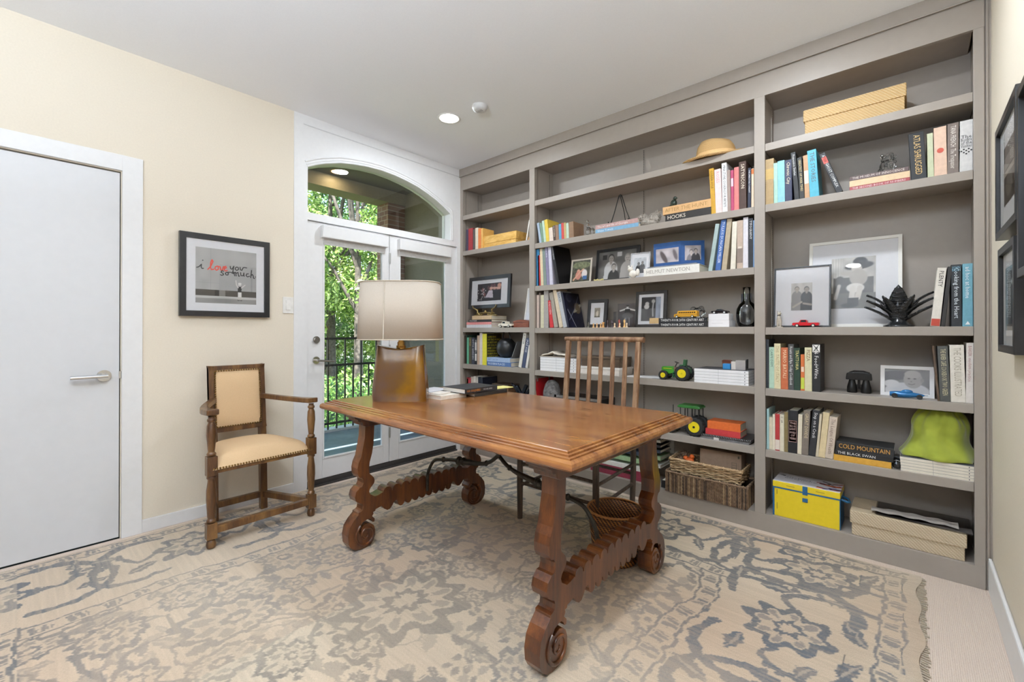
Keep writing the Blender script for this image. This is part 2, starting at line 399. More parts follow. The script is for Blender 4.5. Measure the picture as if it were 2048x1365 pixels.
g = WB(bc); g.box(XL, fy, 0, .243, fy+.02, .1); g.box(XL, fy+.02, .06, .219, BACK-.006, .1); g.build('plinth', TAUPE, bc, bevel=.0015)
for k in 'LMR':
    a, c = BAY[k]
    for z in SHELF[k]:
        g = WB(bc); g.box(a+.001, fy+.003, z-.043, c-.001, fy+.022, z); g.box(a-.008, fy+.022, z-.03, c+.008, BACK-.006, z); g.build('shelf', TAUPE, bc, bevel=.0015)
def standard_mat():
    m, nt, b = node_mat('slotted_strip'); v = coords(nt); s = N(nt, 'ShaderNodeSeparateXYZ'); nt.links.new(v, s.inputs[0])
    a = N(nt, 'ShaderNodeMath', operation='MULTIPLY'); a.inputs[1].default_value = 78; nt.links.new(s.outputs[2], a.inputs[0])
    f_ = N(nt, 'ShaderNodeMath', operation='FRACT'); nt.links.new(a.outputs[0], f_.inputs[0])
    nt.links.new(ramp(nt, f_.outputs[0], [(.5, '1c1a19'), (.52, '8d837a')]), b.inputs['Base Color']); b.inputs['Roughness'].default_value = .5; return m
STD = standard_mat()
for x, y, ax in ((-1.512, BACK-.006, 'b'), (-3.275, 2.955, 's'), (-3.275, 3.12, 's'), (-2.37, 2.955, 's'), (-2.37, 3.12, 's'), (-.647, 2.955, 's'), (-.647, 3.12, 's')):
    g = WB(bc)
    if ax == 'b': g.box(x-.008, y-.004, .12, x+.008, y, 2.535); g.m = 1; g.box(x-.003, y-.0045, .12, x+.003, y, 2.535)
    else: g.box(x, y-.008, .12, x+.004, y+.008, 2.535); g.m = 1; g.box(x, y-.003, .12, x+.0045, y+.003, 2.535)
    g.build('shelf_standard', [TAUPE, STD], bc)

# ------------------------------------------------------------------ rug
def make_rug():
    x0, x1, y0, y1 = -3.235, .022, -.62, 2.842; st = .0052
    nx, ny = int((x1-x0)/st)+1, int((y1-y0)/st)+1
    xs, ys = np.linspace(x0, x1, nx), np.linspace(y0, y1, ny); X, Y = np.meshgrid(xs, ys)
    g = np.random.default_rng(11); A = [g.random((64, 64)) for _ in range(8)]
    wob = lambda k, s: smooth_noise(X*s+7.3*k, Y*s+3.1*k, A[k % 8])-.5
    # hand-knotted wobble: blocky steps
    bx = np.floor(X/.012)*.012; by = np.floor(Y/.009)*.009
    U = X+.05*wob(0, 4)+.022*(smooth_noise(bx*30, by*30, A[1])-.5); V = Y+.05*wob(2, 4)+.022*(smooth_noise(bx*30+5, by*30, A[3])-.5)
    D = np.zeros_like(X); Lt = np.zeros_like(X)
    cx, cy = (x0+x1)/2, 1.12
    def rose(px, py, R, n, ph, dk=.85):
        dx, dy = U-px, V-py; rr = np.hypot(dx, dy); th = np.arctan2(dy, dx)
        if np.min(rr) > R*1.5: return
        e = R*(1+.17*np.cos(n*th+ph)); q = rr/e
        ring = ((q < 1) & (q > .74)) | ((q < .36) & (q > .2)); spots = (q < .68) & (q > .42) & (np.cos(n*th+ph) > .2)
        D[:] = np.maximum(D, np.where(ring, dk, 0)); D[:] = np.where((q < .74) & ~ring, np.where(spots, .6, .06), D)
    def leaf(px, py, a, L, wd, dk=.8, rib=True):
        c, s_ = math.cos(a), math.sin(a); u = (U-px)*c+(V-py)*s_; v = -(U-px)*s_+(V-py)*c
        v = v-.25*wd*np.sin(u/L*PI); t = np.clip(u/L, 0, 1); w = wd*np.sin(PI*t)**.7*(1+.18*np.sin(u/L*26))
        m = (u > 0) & (u < L) & (np.abs(v) < w); D[:] = np.where(m, dk, D)
        if rib: D[:] = np.where(m & (np.abs(v) < w*.22), dk*.45, D)
    def vine(pts, wd, dk=.7):
        pts = np.array(pts); d = np.full(X.shape, 9.)
        lo, hi = pts.min(0)-.1, pts.max(0)+.1
        for (ax, ay), (qx, qy) in zip(pts[:-1], pts[1:]):
            vx, vy = qx-ax, qy-ay; L = vx*vx+vy*vy+1e-9; t = np.clip(((U-ax)*vx+(V-ay)*vy)/L, 0, 1); d = np.minimum(d, np.hypot(U-ax-t*vx, V-ay-t*vy))
        D[:] = np.where(d < wd, np.maximum(D, dk), D)
    bez = lambda p0, p1, p2, n=14: [tuple((1-t)**2*np.array(p0)+2*t*(1-t)*np.array(p1)+t*t*np.array(p2)) for t in np.linspace(0, 1, n)]
    BW = .72   # border width; inner field
    fx0, fx1, fy0, fy1 = x0+BW+.02, x1-BW-.03, y0+.62, y1-.62
    inner = (X > fx0) & (X < fx1) & (Y > fy0) & (Y < fy1)
    # field: central medallion, palmettes, vines
    fcx, fcy = (fx0+fx1)/2, (fy0+fy1)/2
    def palm(px, py, a, R, k, dk=.8):     # serrated palmette
        c, s_ = math.cos(a), math.sin(a); u = (U-px)*c+(V-py)*s_; v = (-(U-px)*s_+(V-py)*c)/k
        rr = np.hypot(u, v); th = np.arctan2(v, u); e = R*(.8+.2*np.cos(th))*(1+.1*np.cos(9*th)+.05*np.sin(23*th)); q = rr/e; m = q < 1.04
        L_ = np.where(q < .3, .75*(q > .14), np.where(q < .42, .08, np.where(q < .7, np.where(np.cos(9*th) > -.1, dk*.75, .12), np.where(q < .8, .06, dk))))
        D[:] = np.where(m, L_, D)
    spots = []
    for i in range(-3, 4):
        for j in range(-5, 6):
            px, py = fcx+i*.31+(j % 2)*.155, fcy+j*.215
            if fx0-.1 < px < fx1+.1 and fy0-.1 < py < fy1+.1: spots.append((px+g.uniform(-.04, .04), py+g.uniform(-.04, .04), i, j))
    for px, py, i, j in spots:      # small filling leaves and blossoms
        for q in range(7): a = g.uniform(0, 6.3); d_ = g.uniform(.03, .17); leaf(px+d_*math.cos(a), py+d_*math.sin(a), g.uniform(0, 6.3), g.uniform(.05, .12), g.uniform(.014, .03), g.uniform(.3, .8), g.random() < .5)
        if g.random() < .6:
            for q in range(5): leaf(px+.1+.02*math.cos(q*1.26), py-.08+.02*math.sin(q*1.26), q*1.26, .036, .015, .7, False)
    for px, py, i, j in spots:      # curling stems
        for q in range(2):
            p2 = (px+g.uniform(-.35, .35), py+g.uniform(-.3, .3)); vine(bez((px, py), (px+g.uniform(-.3, .3), py+g.uniform(-.3, .3)), p2, 10), g.uniform(.004, .010), g.uniform(.45, .8))
    for px, py, i, j in spots:
        if (i+j) % 2 == 0: palm(px, py, g.uniform(0, 6.3), g.uniform(.10, .17), g.uniform(.7, .95), g.uniform(.6, .9))
        elif g.random() < .7: rose(px, py, g.uniform(.055, .1), 6, g.uniform(0, 6), .75)
    rose(fcx, fcy, .24, 10, .5, .85); palm(fcx-.45, fcy+.42, .6, .2, .9); palm(fcx+.48, fcy-.4, 2.4, .21, .9); palm(fcx-.42, fcy-.5, 4.2, .21, .85); palm(fcx+.5, fcy+.5, 5.4, .2, .9)
    # main border
    out = ~inner; Dk = D.copy(); Dk[out] = 0; D[:] = 0
    def bor(cx_, cy_, horiz, flip):
        rose(cx_, cy_, .15, 8, 1.0, .95); T = (lambda u, v: (cx_+u, cy_+v*flip)) if horiz else (lambda u, v: (cx_+v*flip, cy_+u))
        for sg in (-1, 1):
            vine(bez(T(sg*.1, -.2), T(sg*.36, -.3), T(sg*.42, .02)), .02, .9); vine(bez(T(sg*.42, .02), T(sg*.44, .3), T(sg*.14, .22)), .017, .9)
            vine(bez(T(sg*.17, 0), T(sg*.27, .1), T(sg*.3, -.12)), .013, .85)
            p = T(sg*.28, .14); leaf(p[0], p[1], g.uniform(0, 6.3), .13, .03, .9); p = T(sg*.3, -.1); leaf(p[0], p[1], g.uniform(0, 6.3), .12, .028, .8)
            p = T(sg*.05, -.25); leaf(p[0], p[1], (0 if horiz else PI/2)+(.4 if sg > 0 else PI-.4), .15, .028, .9)
            for k in range(5):
                p = T(sg*(.33+.045*math.cos(k*1.26)), -.04+.045*math.sin(k*1.26)); leaf(p[0], p[1], k*1.26, .04, .016, .85, False)
    for k in range(-1, 5):
        bor(x1-.08-.32, y0+.35+k*.76, False, -1); bor(x0+.33, y0+.5+k*.76, False, 1)
    for k in range(4):
        bor(x0+.62+k*.76, y1-.3, True, -1); bor(x0+.5+k*.76, y0+.3, True, 1)
    D[inner] = 0; D = np.where(out, D, Dk)
    # guard stripes
    def stripe(c, pos, w):   # band centred at pos in coordinate c with running motif along the other
        o = V if c is U else U; d = np.abs(c-pos)
        D[:] = np.where(d < w, .04, D)
        s_ = np.abs(((o*9.5) % 1)-.5); D[:] = np.where((d < w*.62) & (s_ < .34-d*2.2) & ((o*38) % 1 < .72), .75, D)
        D[:] = np.where((np.abs(d-w) < .006), .85, D)
    keepx = (Y > fy0-.08) & (Y < fy1+.08); keepy = (X > fx0-.08) & (X < fx1+.08)
    Ds = D.copy(); stripe(U, fx1+.035, .04); stripe(U, fx0-.035, .04); D[~keepx] = Ds[~keepx]
    Ds = D.copy(); stripe(V, fy1+.035, .035); stripe(V, fy0-.035, .035); D[~keepy] = Ds[~keepy]
    Ds = D.copy(); stripe(U, x1-.078, .036); stripe(V, y1-.05, .03); stripe(U, x0+.06, .03)
    edge = (X > x1-.042); D[edge] = .12; D[(Y > y1-.015)] = .1; D[X < x0+.02] = .08
    # wear: pattern fades in patches, fine streaks across the weave
    wear = .55+.75*smooth_noise(X*2.1, Y*2.1, A[4]); streak = smooth_noise(X*6, Y*150, A[5]); fine = g.random(X.shape)
    D = np.clip(D*np.clip(wear, .62, 1.08)*(.68+.5*streak)*(.86+.24*fine), 0, 1)
    base = np.array(lin('d2c3ac')[:3]); base2 = np.array(lin('cbb299')[:3]); dark = np.array(lin('605b56')[:3]); dark2 = np.array(lin('656a72')[:3])
    t = smooth_noise(X*1.7+3, Y*1.7, A[6])[..., None]; t2 = np.clip(smooth_noise(X*1.3, Y*1.3+9, A[7])*1.5-.2, 0, 1)[..., None]
    C = (base*(1-t)+base2*t)*(.9+.16*streak+.06*(fine-.5))[..., None]
    DK = (dark*(1-t2)+dark2*t2)*(.92+.2*(streak-.5))[..., None]
    C = C*(1-D[..., None])+DK*D[..., None]
    Z = .009+.0012*wob(5, 2)+np.where(X < x0+.25, .012*np.clip(np.sin(Y*5.2+1)*1.2*np.exp(-(X-x0)/.1)*(Y > 1.2), 0, 1), 0)
    ex = np.where(X > x1-.05, 1, 0)*.008*np.sin(Y*23)+.006*np.sin(Y*9)*(X > x1-.2)
    ey = np.where(Y > y1-.1, 1, 0)*.006*np.sin(X*11)
    m, nt, b = node_mat('knotted_rug'); a = N(nt, 'ShaderNodeVertexColor', layer_name='ink')
    n = noise(nt, coords(nt, (520, 160, 1)), 1, 2)
    mx = N(nt, 'ShaderNodeMix', data_type='RGBA', blend_type='MULTIPLY'); mx.inputs[0].default_value = .55
    nt.links.new(a.outputs[0], mx.inputs[6]); nt.links.new(ramp(nt, n, [(.25, 'c4c0bc'), (.7, 'ffffff')]), mx.inputs[7]); nt.links.new(mx.outputs[2], b.inputs['Base Color'])
    b.inputs['Roughness'].default_value = .95; b.inputs['Sheen Weight'].default_value = .25; bump(nt, b, n, .35, .003)
    o = grid_mesh('rug', np.stack([X+ex, Y+ey, Z], -1).reshape(-1, 3), nx, ny, C.reshape(-1, 3), m)
    tag(o, 'large beige and grey floral oriental rug under the desk and chairs', 'rug')
    s = MB()
    for k in range(240):
        y = y0+(y1-y0)*k/240; s.tube([(x1+.006*math.sin(y*9)-.004, y, .006), (x1+.014+.012*random.random(), y+random.uniform(-.006, .006), .004)], .003, 4, False)
    s.build('fringe', plain('b7ab98', .95), o)
make_rug()
# ------------------------------------------------------------------ trestle desk
DW = wood('walnut_top', '5f3519', '8a5730', 'a9763f', .24, 3, 0, 7, .45, .05)
LW = wood('walnut_leg', '20100a', '47240f', '70401c', .3, 4, 2, 7, .3)
LWX = wood('walnut_rail', '24130c', '452718', '64402a', .3, 4, 1, 7, .3)
IRON = plain('38342f', .45, .7, var=.15)
desk = thing('desk', 'walnut trestle desk with scrolled legs and iron braces on the patterned rug', 'desk', (-1.58, 1.635, 0))
TX0, TX1, TY0, TY1, TZ = -2.475, -.775, 1.135, 2.145, .775
def ring_profile(prof, x0, x1, y0, y1):
    """moulded slab: profile of (inset, z) swept round the rectangle"""
    g = WB(desk); vs = []
    for d, z in prof: vs += [(x0+d, y0+d, z), (x1-d, y0+d, z), (x1-d, y1-d, z), (x0+d, y1-d, z)]
    n = len(prof); fs = [(i*4+k, i*4+(k+1) % 4, (i+1)*4+(k+1) % 4, (i+1)*4+k) for i in range(n-1) for k in range(4)]
    g.add(vs, fs); g.add(vs[:4], [(3, 2, 1, 0)]); g.add(vs[-4:], [(0, 1, 2, 3)]); return g
prof = [(.03, .722), (.008, .724), (.001, .731), (0, .741), (.003, .75), (.010, .7555), (.018, .757), (.0185, .7535), (.022, .7535), (.0225, .7605), (.030, .7625), (.0305, .759), (.036, .7595), (.0365, .767), (.044, .769), (.0445, .7655), (.05, .766), (.051, TZ-.002), (.055, TZ)]
tp = ring_profile(prof, TX0, TX1, TY0, TY1).build('desktop', [DW], desk)
g = WB(desk)
for k in range(9):
    x, y = random.uniform(-1.3, -.9), random.uniform(1.45, 2.05); g.at(tuple(-c for c in desk.location)); g.T = g.T @ Matrix.Translation((x, y, TZ-.0006)) @ Matrix.Rotation(random.uniform(-.3, .3), 4, 'Z')
    L = random.uniform(.012, .05); w = random.uniform(.0012, .003)
    g.prism([(-L, 0), (-L*.3, -w), (L*.4, -w*.7), (L, 0), (L*.3, w), (-L*.5, w*.8)], 0, .0009, 'z'); g.build('knot_mark', plain('3a2214', .5), desk); g = WB(desk)
outer = [(1.238,.662),(1.235,.596),(1.227,.556),(1.214,.496),(1.2,.468),(1.193,.438),(1.195,.407),(1.203,.390),(1.218,.386),(1.227,.372),(1.228,.355),(1.22,.338),(1.206,.337),(1.2,.33),(1.186,.319),(1.178,.292),(1.186,.269),(1.206,.254),(1.221,.246),(1.227,.232),(1.224,.215),(1.215,.209),(1.2,.205),(1.2,.196),(1.172,.171),(1.15,.142),(1.141,.099),(1.145,.057),(1.158,.034),(1.18,.018),(1.21,.0108),(1.24,.0112),(1.27,.02),(1.288,.038),(1.297,.06),(1.297,.089),(1.288,.115),(1.27,.131),(1.25,.136),(1.232,.13),(1.216,.114),(1.209,.09),(1.203,.105),(1.208,.13),(1.224,.15),(1.246,.157),(1.262,.157),(1.274,.147),(1.281,.134),(1.292,.133),(1.294,.149),(1.278,.166),(1.287,.177),(1.284,.186),(1.296,.188),(1.299,.197),(1.318,.2)]
up = [(1.345,.278),(1.318,.27),(1.296,.268),(1.283,.276),(1.266,.288),(1.26,.304),(1.266,.318),(1.277,.328),(1.290,.342),(1.293,.356),(1.289,.37),(1.277,.384),(1.263,.398),(1.26,.423),(1.263,.459),(1.277,.504),(1.286,.555),(1.291,.662)]
def arcs(pts_z, y0, y1, n, base, amp, r=9):
    out = []; w = (y1-y0)/n
    for k in range(n):
        for j in range(r+1):
            t = j/r; out.append((y0+w*(k+.5-.46*math.cos(PI*t)), base[0]+(base[1]-base[0])*(k+.5)/n+amp*math.sin(PI*t)))
    return out
bot = [(1.335,.205),(1.352,.184),(1.372,.171),(1.39,.174),(1.405,.19),(1.414,.206),(1.430,.212),(1.437,.2)]+arcs(0, 1.437, 1.635, 4, (.197, .2), -.027)
topc = arcs(0, 1.345, 1.635, 5, (.272, .276), .028)
half = outer+bot; mir = lambda P: [(3.27-y, z) for y, z in P][::-1]
poly = half+mir(half)
tail = up[::-1]+topc[::-1]
# closed outline: down the near leg, under the rail, up the far leg and back along the rail's top
outline = outer+bot+mir(bot)+mir(outer)+[(3.27-y, z) for y, z in up[::-1]]+[(3.27-y, z) for y, z in topc]+topc[::-1]+up
def spiral(g, cy, cz, x, side, fl):
    P = []
    for k in range(40):
        t = k/39; a = 2.1+t*4.6*PI/2*1.5; rr = .058*(1-t)+.006
        P.append((x, cy+fl*rr*math.cos(a), cz+rr*math.sin(a)))
    g.tube(P, [.0085*(1-.5*k/39) for k in range(40)], 6)
for xf, nm in ((-2.16, 'a'), (-.905, 'b')):
    g = WB(desk); g.prism(outline, xf-.066, xf, 'x'); lg = g.build('trestle', LW, desk, bevel=.004)
    for fl, cy in ((1, 1.243), (-1, 2.027)):
        for x in (xf+.001, xf-.067): g = WB(desk); spiral(g, cy, .079, x, 0, fl); g.build('scroll_carving', LW, lg)
    # dovetailed batten under the top with shaped ends
    g = WB(desk); y0, y1 = 1.165, 2.105
    bt = [(y0-.0, .722), (y0+.004, .706), (y0+.02, .70), (y0+.022, .688), (y0+.045, .68), (y0+.05, .664), (y0+.07, .655), (y1-.07, .655), (y1-.05, .664), (y1-.045, .68), (y1-.022, .688), (y1-.02, .70), (y1-.004, .706), (y1, .722)]
    g.prism(bt, xf-.085, xf+.018, 'x'); g.build('batten', LW, desk, bevel=.003)
def irn(pts, rad):
    P = []; R = []
    for i in range(len(pts)-1):
        for j in range(4):
            t = j/4; p0 = pts[max(i-1, 0)]; p1, p2 = pts[i], pts[i+1]; p3 = pts[min(i+2, len(pts)-1)]
            c = [.5*((2*b_)+(c_-a_)*t+(2*a_-5*b_+4*c_-d_)*t*t+(-a_+3*b_-3*c_+d_)*t**3) for a_, b_, c_, d_ in zip(p0, p1, p2, p3)]
            P.append((c[0], 1.635, c[1])); R.append(rad[i]*(1-t)+rad[i+1]*t)
    P.append((pts[-1][0], 1.635, pts[-1][1])); R.append(rad[-1]); return P, R
IA = [(-2.15,.21),(-2.146,.30),(-2.125,.352),(-2.078,.406),(-1.998,.425),(-1.898,.441),(-1.823,.448),(-1.713,.461),(-1.638,.478),(-1.582,.51),(-1.52,.57),(-1.475,.65),(-1.46,.725)]
RA = [.009,.009,.009,.009,.009,.010,.017,.0125,.010,.010,.010,.010,.009]
for fl in (0, 1):
    pts = [(-3.135-p[0] if fl else p[0], p[1]) for p in IA]
    P, R = irn(pts, RA); g = WB(desk); yy = .012*(1 if fl else -1); P = [(p[0], p[1]+yy*min(1, max(0, (p[2]-.44)*30)), p[2]) for p in P]
    g.tube(P, R, 10); br = g.build('iron_brace', IRON, desk)
    for k, rr in ((16, .016), (22, .026), (24, .024), (32, .015)): g = WB(desk); g.ball(P[k], rr*.55 if rr > .02 else rr*.7, rr, rr, 10, 6); g.build('iron_collar', IRON, br)
for x in (-2.08, -.965):
    g = WB(desk); g.tube([(x+.05, 1.5+.012*math.cos(t*.7), .706+.012*math.sin(t*.7)) for t in range(10)], .0028, 6); g.build('ring_pull', IRON, desk)
# ------------------------------------------------------------------ table lamp
lamp = thing('table_lamp', 'table lamp with cream drum shade and flat amber glazed base on the desk', 'lamp', (-2.125, 1.435, TZ), -YAW)
def lamp_glaze():
    m, nt, b = node_mat('amber_glaze'); v = coords(nt); s = N(nt, 'ShaderNodeSeparateXYZ'); nt.links.new(v, s.inputs[0])
    n = noise(nt, v, 7, 3); a = N(nt, 'ShaderNodeMath', operation='MULTIPLY_ADD'); a.inputs[1].default_value = 2.6; nt.links.new(s.outputs[0], a.inputs[0]); nt.links.new(n, a.inputs[2])
    nt.links.new(ramp(nt, a.outputs[0], [(.12, '5e4638'), (.4, '624522'), (.7, '80580f'), (.95, '6a4410')]), b.inputs['Base Color']); b.inputs['Roughness'].default_value = .16
    b.inputs['Coat Weight'].default_value = .6; b.inputs['Coat Roughness'].default_value = .08; return m
g = MB(); vs = []; rows = 14; seg = 40
wz = [(0, .150), (.02, .152), (.08, .149), (.16, .141), (.22, .134), (.27, .131), (.30, .130)]
def wid(z): return float(np.interp(z, [p[0] for p in wz], [p[1] for p in wz]))
for i in range(rows+1):
    z = .31*i/rows; w = wid(z); dpt = float(np.interp(z, [0, .05, .2, .31], [.062, .075, .068, .05]))
    for k in range(seg):
        a = 2*PI*k/seg; ca, sa = math.cos(a), math.sin(a); e = 5
        x = w*math.copysign(abs(ca)**(2/e), ca); y = dpt*math.copysign(abs(sa)**(2/e), sa)
        zz = z+(.0 if i < rows else -.014*(1-(x/w)**2)*1.0)
        if i > rows-3: zz -= .010*(1-(x/w)**2)*(abs(y)/dpt)
        vs.append((x, y*(1-.18*(1-abs(x/w))*min(1, z/.25)), zz))
g.add(vs, [(i*seg+k, i*seg+(k+1) % seg, (i+1)*seg+(k+1) % seg, (i+1)*seg+k) for i in range(rows) for k in range(seg)], True)
g.add(vs[-seg:], [tuple(range(seg))]); g.add(vs[:seg], [tuple(range(seg))[::-1]])
g.build('base', lamp_glaze(), lamp)
BRASS = plain('b08544', .25, 1.0, var=.06)
MB().lathe([(.026, .288), (.026, .305), (.02, .306), (.02, .325), (.015, .327), (.015, .36), (.004, .362), (.004, .60), (0, .601)], 18).build('socket', BRASS, lamp)
def shade_mat():
    m, nt, b = node_mat('linen_shade'); v = coords(nt, (900, 900, 220)); n = noise(nt, v, 1, 2)
    c = ramp(nt, n, [(.2, 'd6cbbd'), (.8, 'e4dbcf')]); nt.links.new(c, b.inputs['Base Color']); b.inputs['Roughness'].default_value = .85
    t = N(nt, 'ShaderNodeBsdfTranslucent'); nt.links.new(c, t.inputs[0]); mx = N(nt, 'ShaderNodeMixShader'); mx.inputs[0].default_value = .35
    nt.links.new(b.outputs[0], mx.inputs[1]); nt.links.new(t.outputs[0], mx.inputs[2]); nt.links.new(mx.outputs[0], nt.nodes['Material Output'].inputs[0]); return m
SHADE = shade_mat()
g = MB(); seg = 64; vs = []
for i, (z, w, d) in enumerate([(.338, .229, .155), (.655, .215, .142), (.655, .2125, .1395), (.338, .2265, .1525)]):
    for k in range(seg):
        a = 2*PI*k/seg; ca, sa = math.cos(a), math.sin(a); e = 3.2
        vs.append((w*math.copysign(abs(ca)**(2/e), ca), d*math.copysign(abs(sa)**(2/e), sa), z))
g.add(vs, [(i*seg+k, i*seg+(k+1) % seg, ((i+1) % 4)*seg+(k+1) % seg, ((i+1) % 4)*seg+k) for i in range(4) for k in range(seg)], True)
sh = g.build('lamp_shade', SHADE, lamp)
g = MB()
for z, w, d in ((.34, .230, .156), (.653, .2163, .143)):
    P = []
    for k in range(49):
        a = 2*PI*k/48; ca, sa = math.cos(a), math.sin(a); e = 3.2
        P.append((w*math.copysign(abs(ca)**(2/e), ca), d*math.copysign(abs(sa)**(2/e), sa), z))
    g.tube(P, .0032, 6, False)
g.build('shade_trim', plain('cfc3b2', .8), sh)
MB().add([(-.059, -.1562, .34), (-.052, -.1564, .34), (-.049, -.1434, .653), (-.055, -.1432, .653)], [(0, 1, 2, 3)]).build('shade_seam', plain('b9ae9e', .85), sh)
g = MB(); g.tube([(0, 0, .6), (.1, .05, .652), (.2, .06, .652)], .0015, 5); g.tube([(0, 0, .6), (-.1, .05, .652), (-.2, .06, .652)], .0015, 5); g.tube([(0, 0, .6), (0, -.14, .652)], .0015, 5)
g.build('shade_spider', BRASS, lamp)

# ------------------------------------------------------------------ upholstered armchair
AW = wood('armchair_oak', '2c1a0c', '53341a', '7d5a30', .38, 5, 2, 6, .2)
UPH = plain('d8b78e', .85, var=.05, scale=300, bmp=.3)
BRN = plain('7a5a2c', .35, .9, var=.1)
ac = thing('armchair', 'oak armchair with tan upholstered seat and back by the cream wall', 'armchair', (-2.98, .95, .009))
g0 = lambda: WB(ac).at((-ac.location[0], -ac.location[1], 0))
FL, FR, BL, BR = (-2.765, .69), (-2.79, 1.228), (-3.165, .80), (-3.165, 1.075)
post = [(.0, .0), (.016, .004), (.021, .018), (.021, .03), (.014, .048), (.0, .05)]
def turned(g, x, y):
    g.lathe([(.010, 0), (.02, .004), (.024, .02), (.02, .04), (.012, .052)], 14, (x, y, 0)); g.box(x-.024, y-.024, .052, x+.024, y+.024, .135)
    g.lathe([(.016, .135), (.022, .14), (.022, .15), (.016, .158), (.018, .17), (.024, .26), (.023, .31), (.017, .355), (.016, .365), (.022, .372), (.022, .38), (.015, .388)], 14, (x, y, 0))
    g.box(x-.024, y-.024, .385, x+.024, y+.024, .488)
    g.lathe([(.015, .488), (.022, .494), (.022, .502), (.015, .51), (.017, .525), (.0235, .60), (.021, .65), (.014, .668), (.02, .674), (.02, .684), (.014, .69), (.016, .70)], 14, (x, y, 0))
for (x, y) in (FL, FR):
    g = g0(); turned(g, x, y); g.build('front_leg', AW, ac, bevel=.002)
for (x, y) in (BL, BR):
    g = g0(); s = .02
    for z0, z1, xa, xb in ((0, .44, x+.02, x), (.44, .93, x, x-.05)):
        g.add([(xa-s, y-s, z0), (xa+s, y-s, z0), (xa+s, y+s, z0), (xa-s, y+s, z0), (xb-s, y-s, z1), (xb+s, y-s, z1), (xb+s, y+s, z1), (xb-s, y+s, z1)], [(0,3,2,1),(4,5,6,7),(0,1,5,4),(1,2,6,5),(2,3,7,6),(3,0,4,7)])
    g.build('back_leg', AW, ac, bevel=.002)
def bar(g, p, q, w, z0, z1):
    a, b_ = Vector(p), Vector(q); d = (b_-a).normalized(); n = Vector((-d.y, d.x))*w/2
    P = [a+n, a-n, b_-n, b_+n]; vs = [(v.x, v.y, z0) for v in P]+[(v.x, v.y, z1) for v in P]
    g.add(vs, [(0,1,2,3)[::-1], (4,5,6,7), (0,1,5,4), (1,2,6,5), (2,3,7,6), (3,0,4,7)]); return g
for p, q, n in ((FL, FR, 'stretcher'), (FL, (BL[0]+.015, BL[1]), 'stretcher'), (FR, (BR[0]+.015, BR[1]), 'stretcher'), ((BL[0]+.015, BL[1]), (BR[0]+.015, BR[1]), 'stretcher')):
    bar(g0(), p, q, .034, .075, .112).build(n, AW, ac, bevel=.004)
# seat frame, cushion, nail heads
seatP = [(FL[0]+.02, FL[1]), (FR[0]+.02, FR[1]), (BR[0]-.01, BR[1]+.012), (BL[0]-.01, BL[1]-.012)]
g = g0(); g.prism(seatP, .395, .418, 'z'); sf = g.build('seat_rail', AW, ac, bevel=.003)
def pillow(name, P, z0, h, dome, parent, n=14, bulge=.012):
    P = [Vector((p[0], p[1], 0)) for p in P]; g = g0(); vs = []
    for j in range(n+1):
        for i in range(n+1):
            u, v = i/n, j/n; q = (P[0]*(1-u)+P[1]*u)*(1-v)+(P[3]*(1-u)+P[2]*u)*v
            k = (1-abs(2*u-1)**6)*(1-abs(2*v-1)**6); kk = (math.sin(PI*u)*math.sin(PI*v))**.5
            c = (P[0]+P[1]+P[2]+P[3])/4; q = q+(q-c)*bulge*0
            vs.append((q.x, q.y, z0+h*k**.35+dome*kk))
    g.add(vs, [(j*(n+1)+i, j*(n+1)+i+1, (j+1)*(n+1)+i+1, (j+1)*(n+1)+i) for j in range(n) for i in range(n)], True)
    e = [P[0], P[1], P[2], P[3]]
    return g.build(name, UPH, parent)
pillow('seat_cushion', [(FL[0]+.026, FL[1]+.0), (FR[0]+.026, FR[1]-.0), (BR[0]-.012, BR[1]+.03), (BL[0]-.012, BL[1]-.03)], .416, .062, .028, ac)
g = g0()
for (p, q) in ((seatP[0], seatP[1]), (seatP[3], seatP[0])):
    n = 38
    for k in range(n):
        t = (k+.5)/n; g.ball((p[0]*(1-t)+q[0]*t+.003, p[1]*(1-t)+q[1]*t, .421), .0058, seg=8, rings=5)
g.build('nail_trim', BRN, ac)
# back panel, tilted
def backpt(u, z): # u along y, z height -> x on the tilted plane
    return BL[0]-.05*(z-.44)/.49
y0, y1, z0, z1 = BL[1]-.02, BR[1]+.02, .53, .935
g = g0()
for (a, b_, c, d) in ((y0, y1, z1-.026, z1), (y0, y1, z0, z0+.03), (y0, y0+.03, z0, z1), (y1-.03, y1, z0, z1)):
    xa, xb = backpt(0, c), backpt(0, d)
    g.add([(xa-.016, a, c), (xa+.022, a, c), (xa+.022, b_, c), (xa-.016, b_, c), (xb-.016, a, d), (xb+.022, a, d), (xb+.022, b_, d), (xb-.016, b_, d)], [(0,3,2,1),(4,5,6,7),(0,1,5,4),(1,2,6,5),(2,3,7,6),(3,0,4,7)])
g.build('back_frame', AW, ac, bevel=.002)
g = g0(); n = 10; vs = []
for j in range(n+1):
    for i in range(n+1):
        u, v = i/n, j/n; y = y0+.026+(y1-y0-.052)*u; z = z0+.026+(z1-z0-.048)*v; vs.append((backpt(0, z)+.018+.014*(math.sin(PI*u)*math.sin(PI*v))**.4, y, z))
g.add(vs, [(j*(n+1)+i, j*(n+1)+i+1, (j+1)*(n+1)+i+1, (j+1)*(n+1)+i) for j in range(n) for i in range(n)], True)
g.build('back_cushion', UPH, ac)
g = g0(); ya, yb, za, zb = y0+.032, y1-.032, z0+.032, z1-.03
for k in range(26):
    t = (k+.5)/26; z = za+(zb-za)*t
    for y in (ya, yb): g.ball((backpt(0, z)+.025, y, z), .0055, seg=8, rings=5)
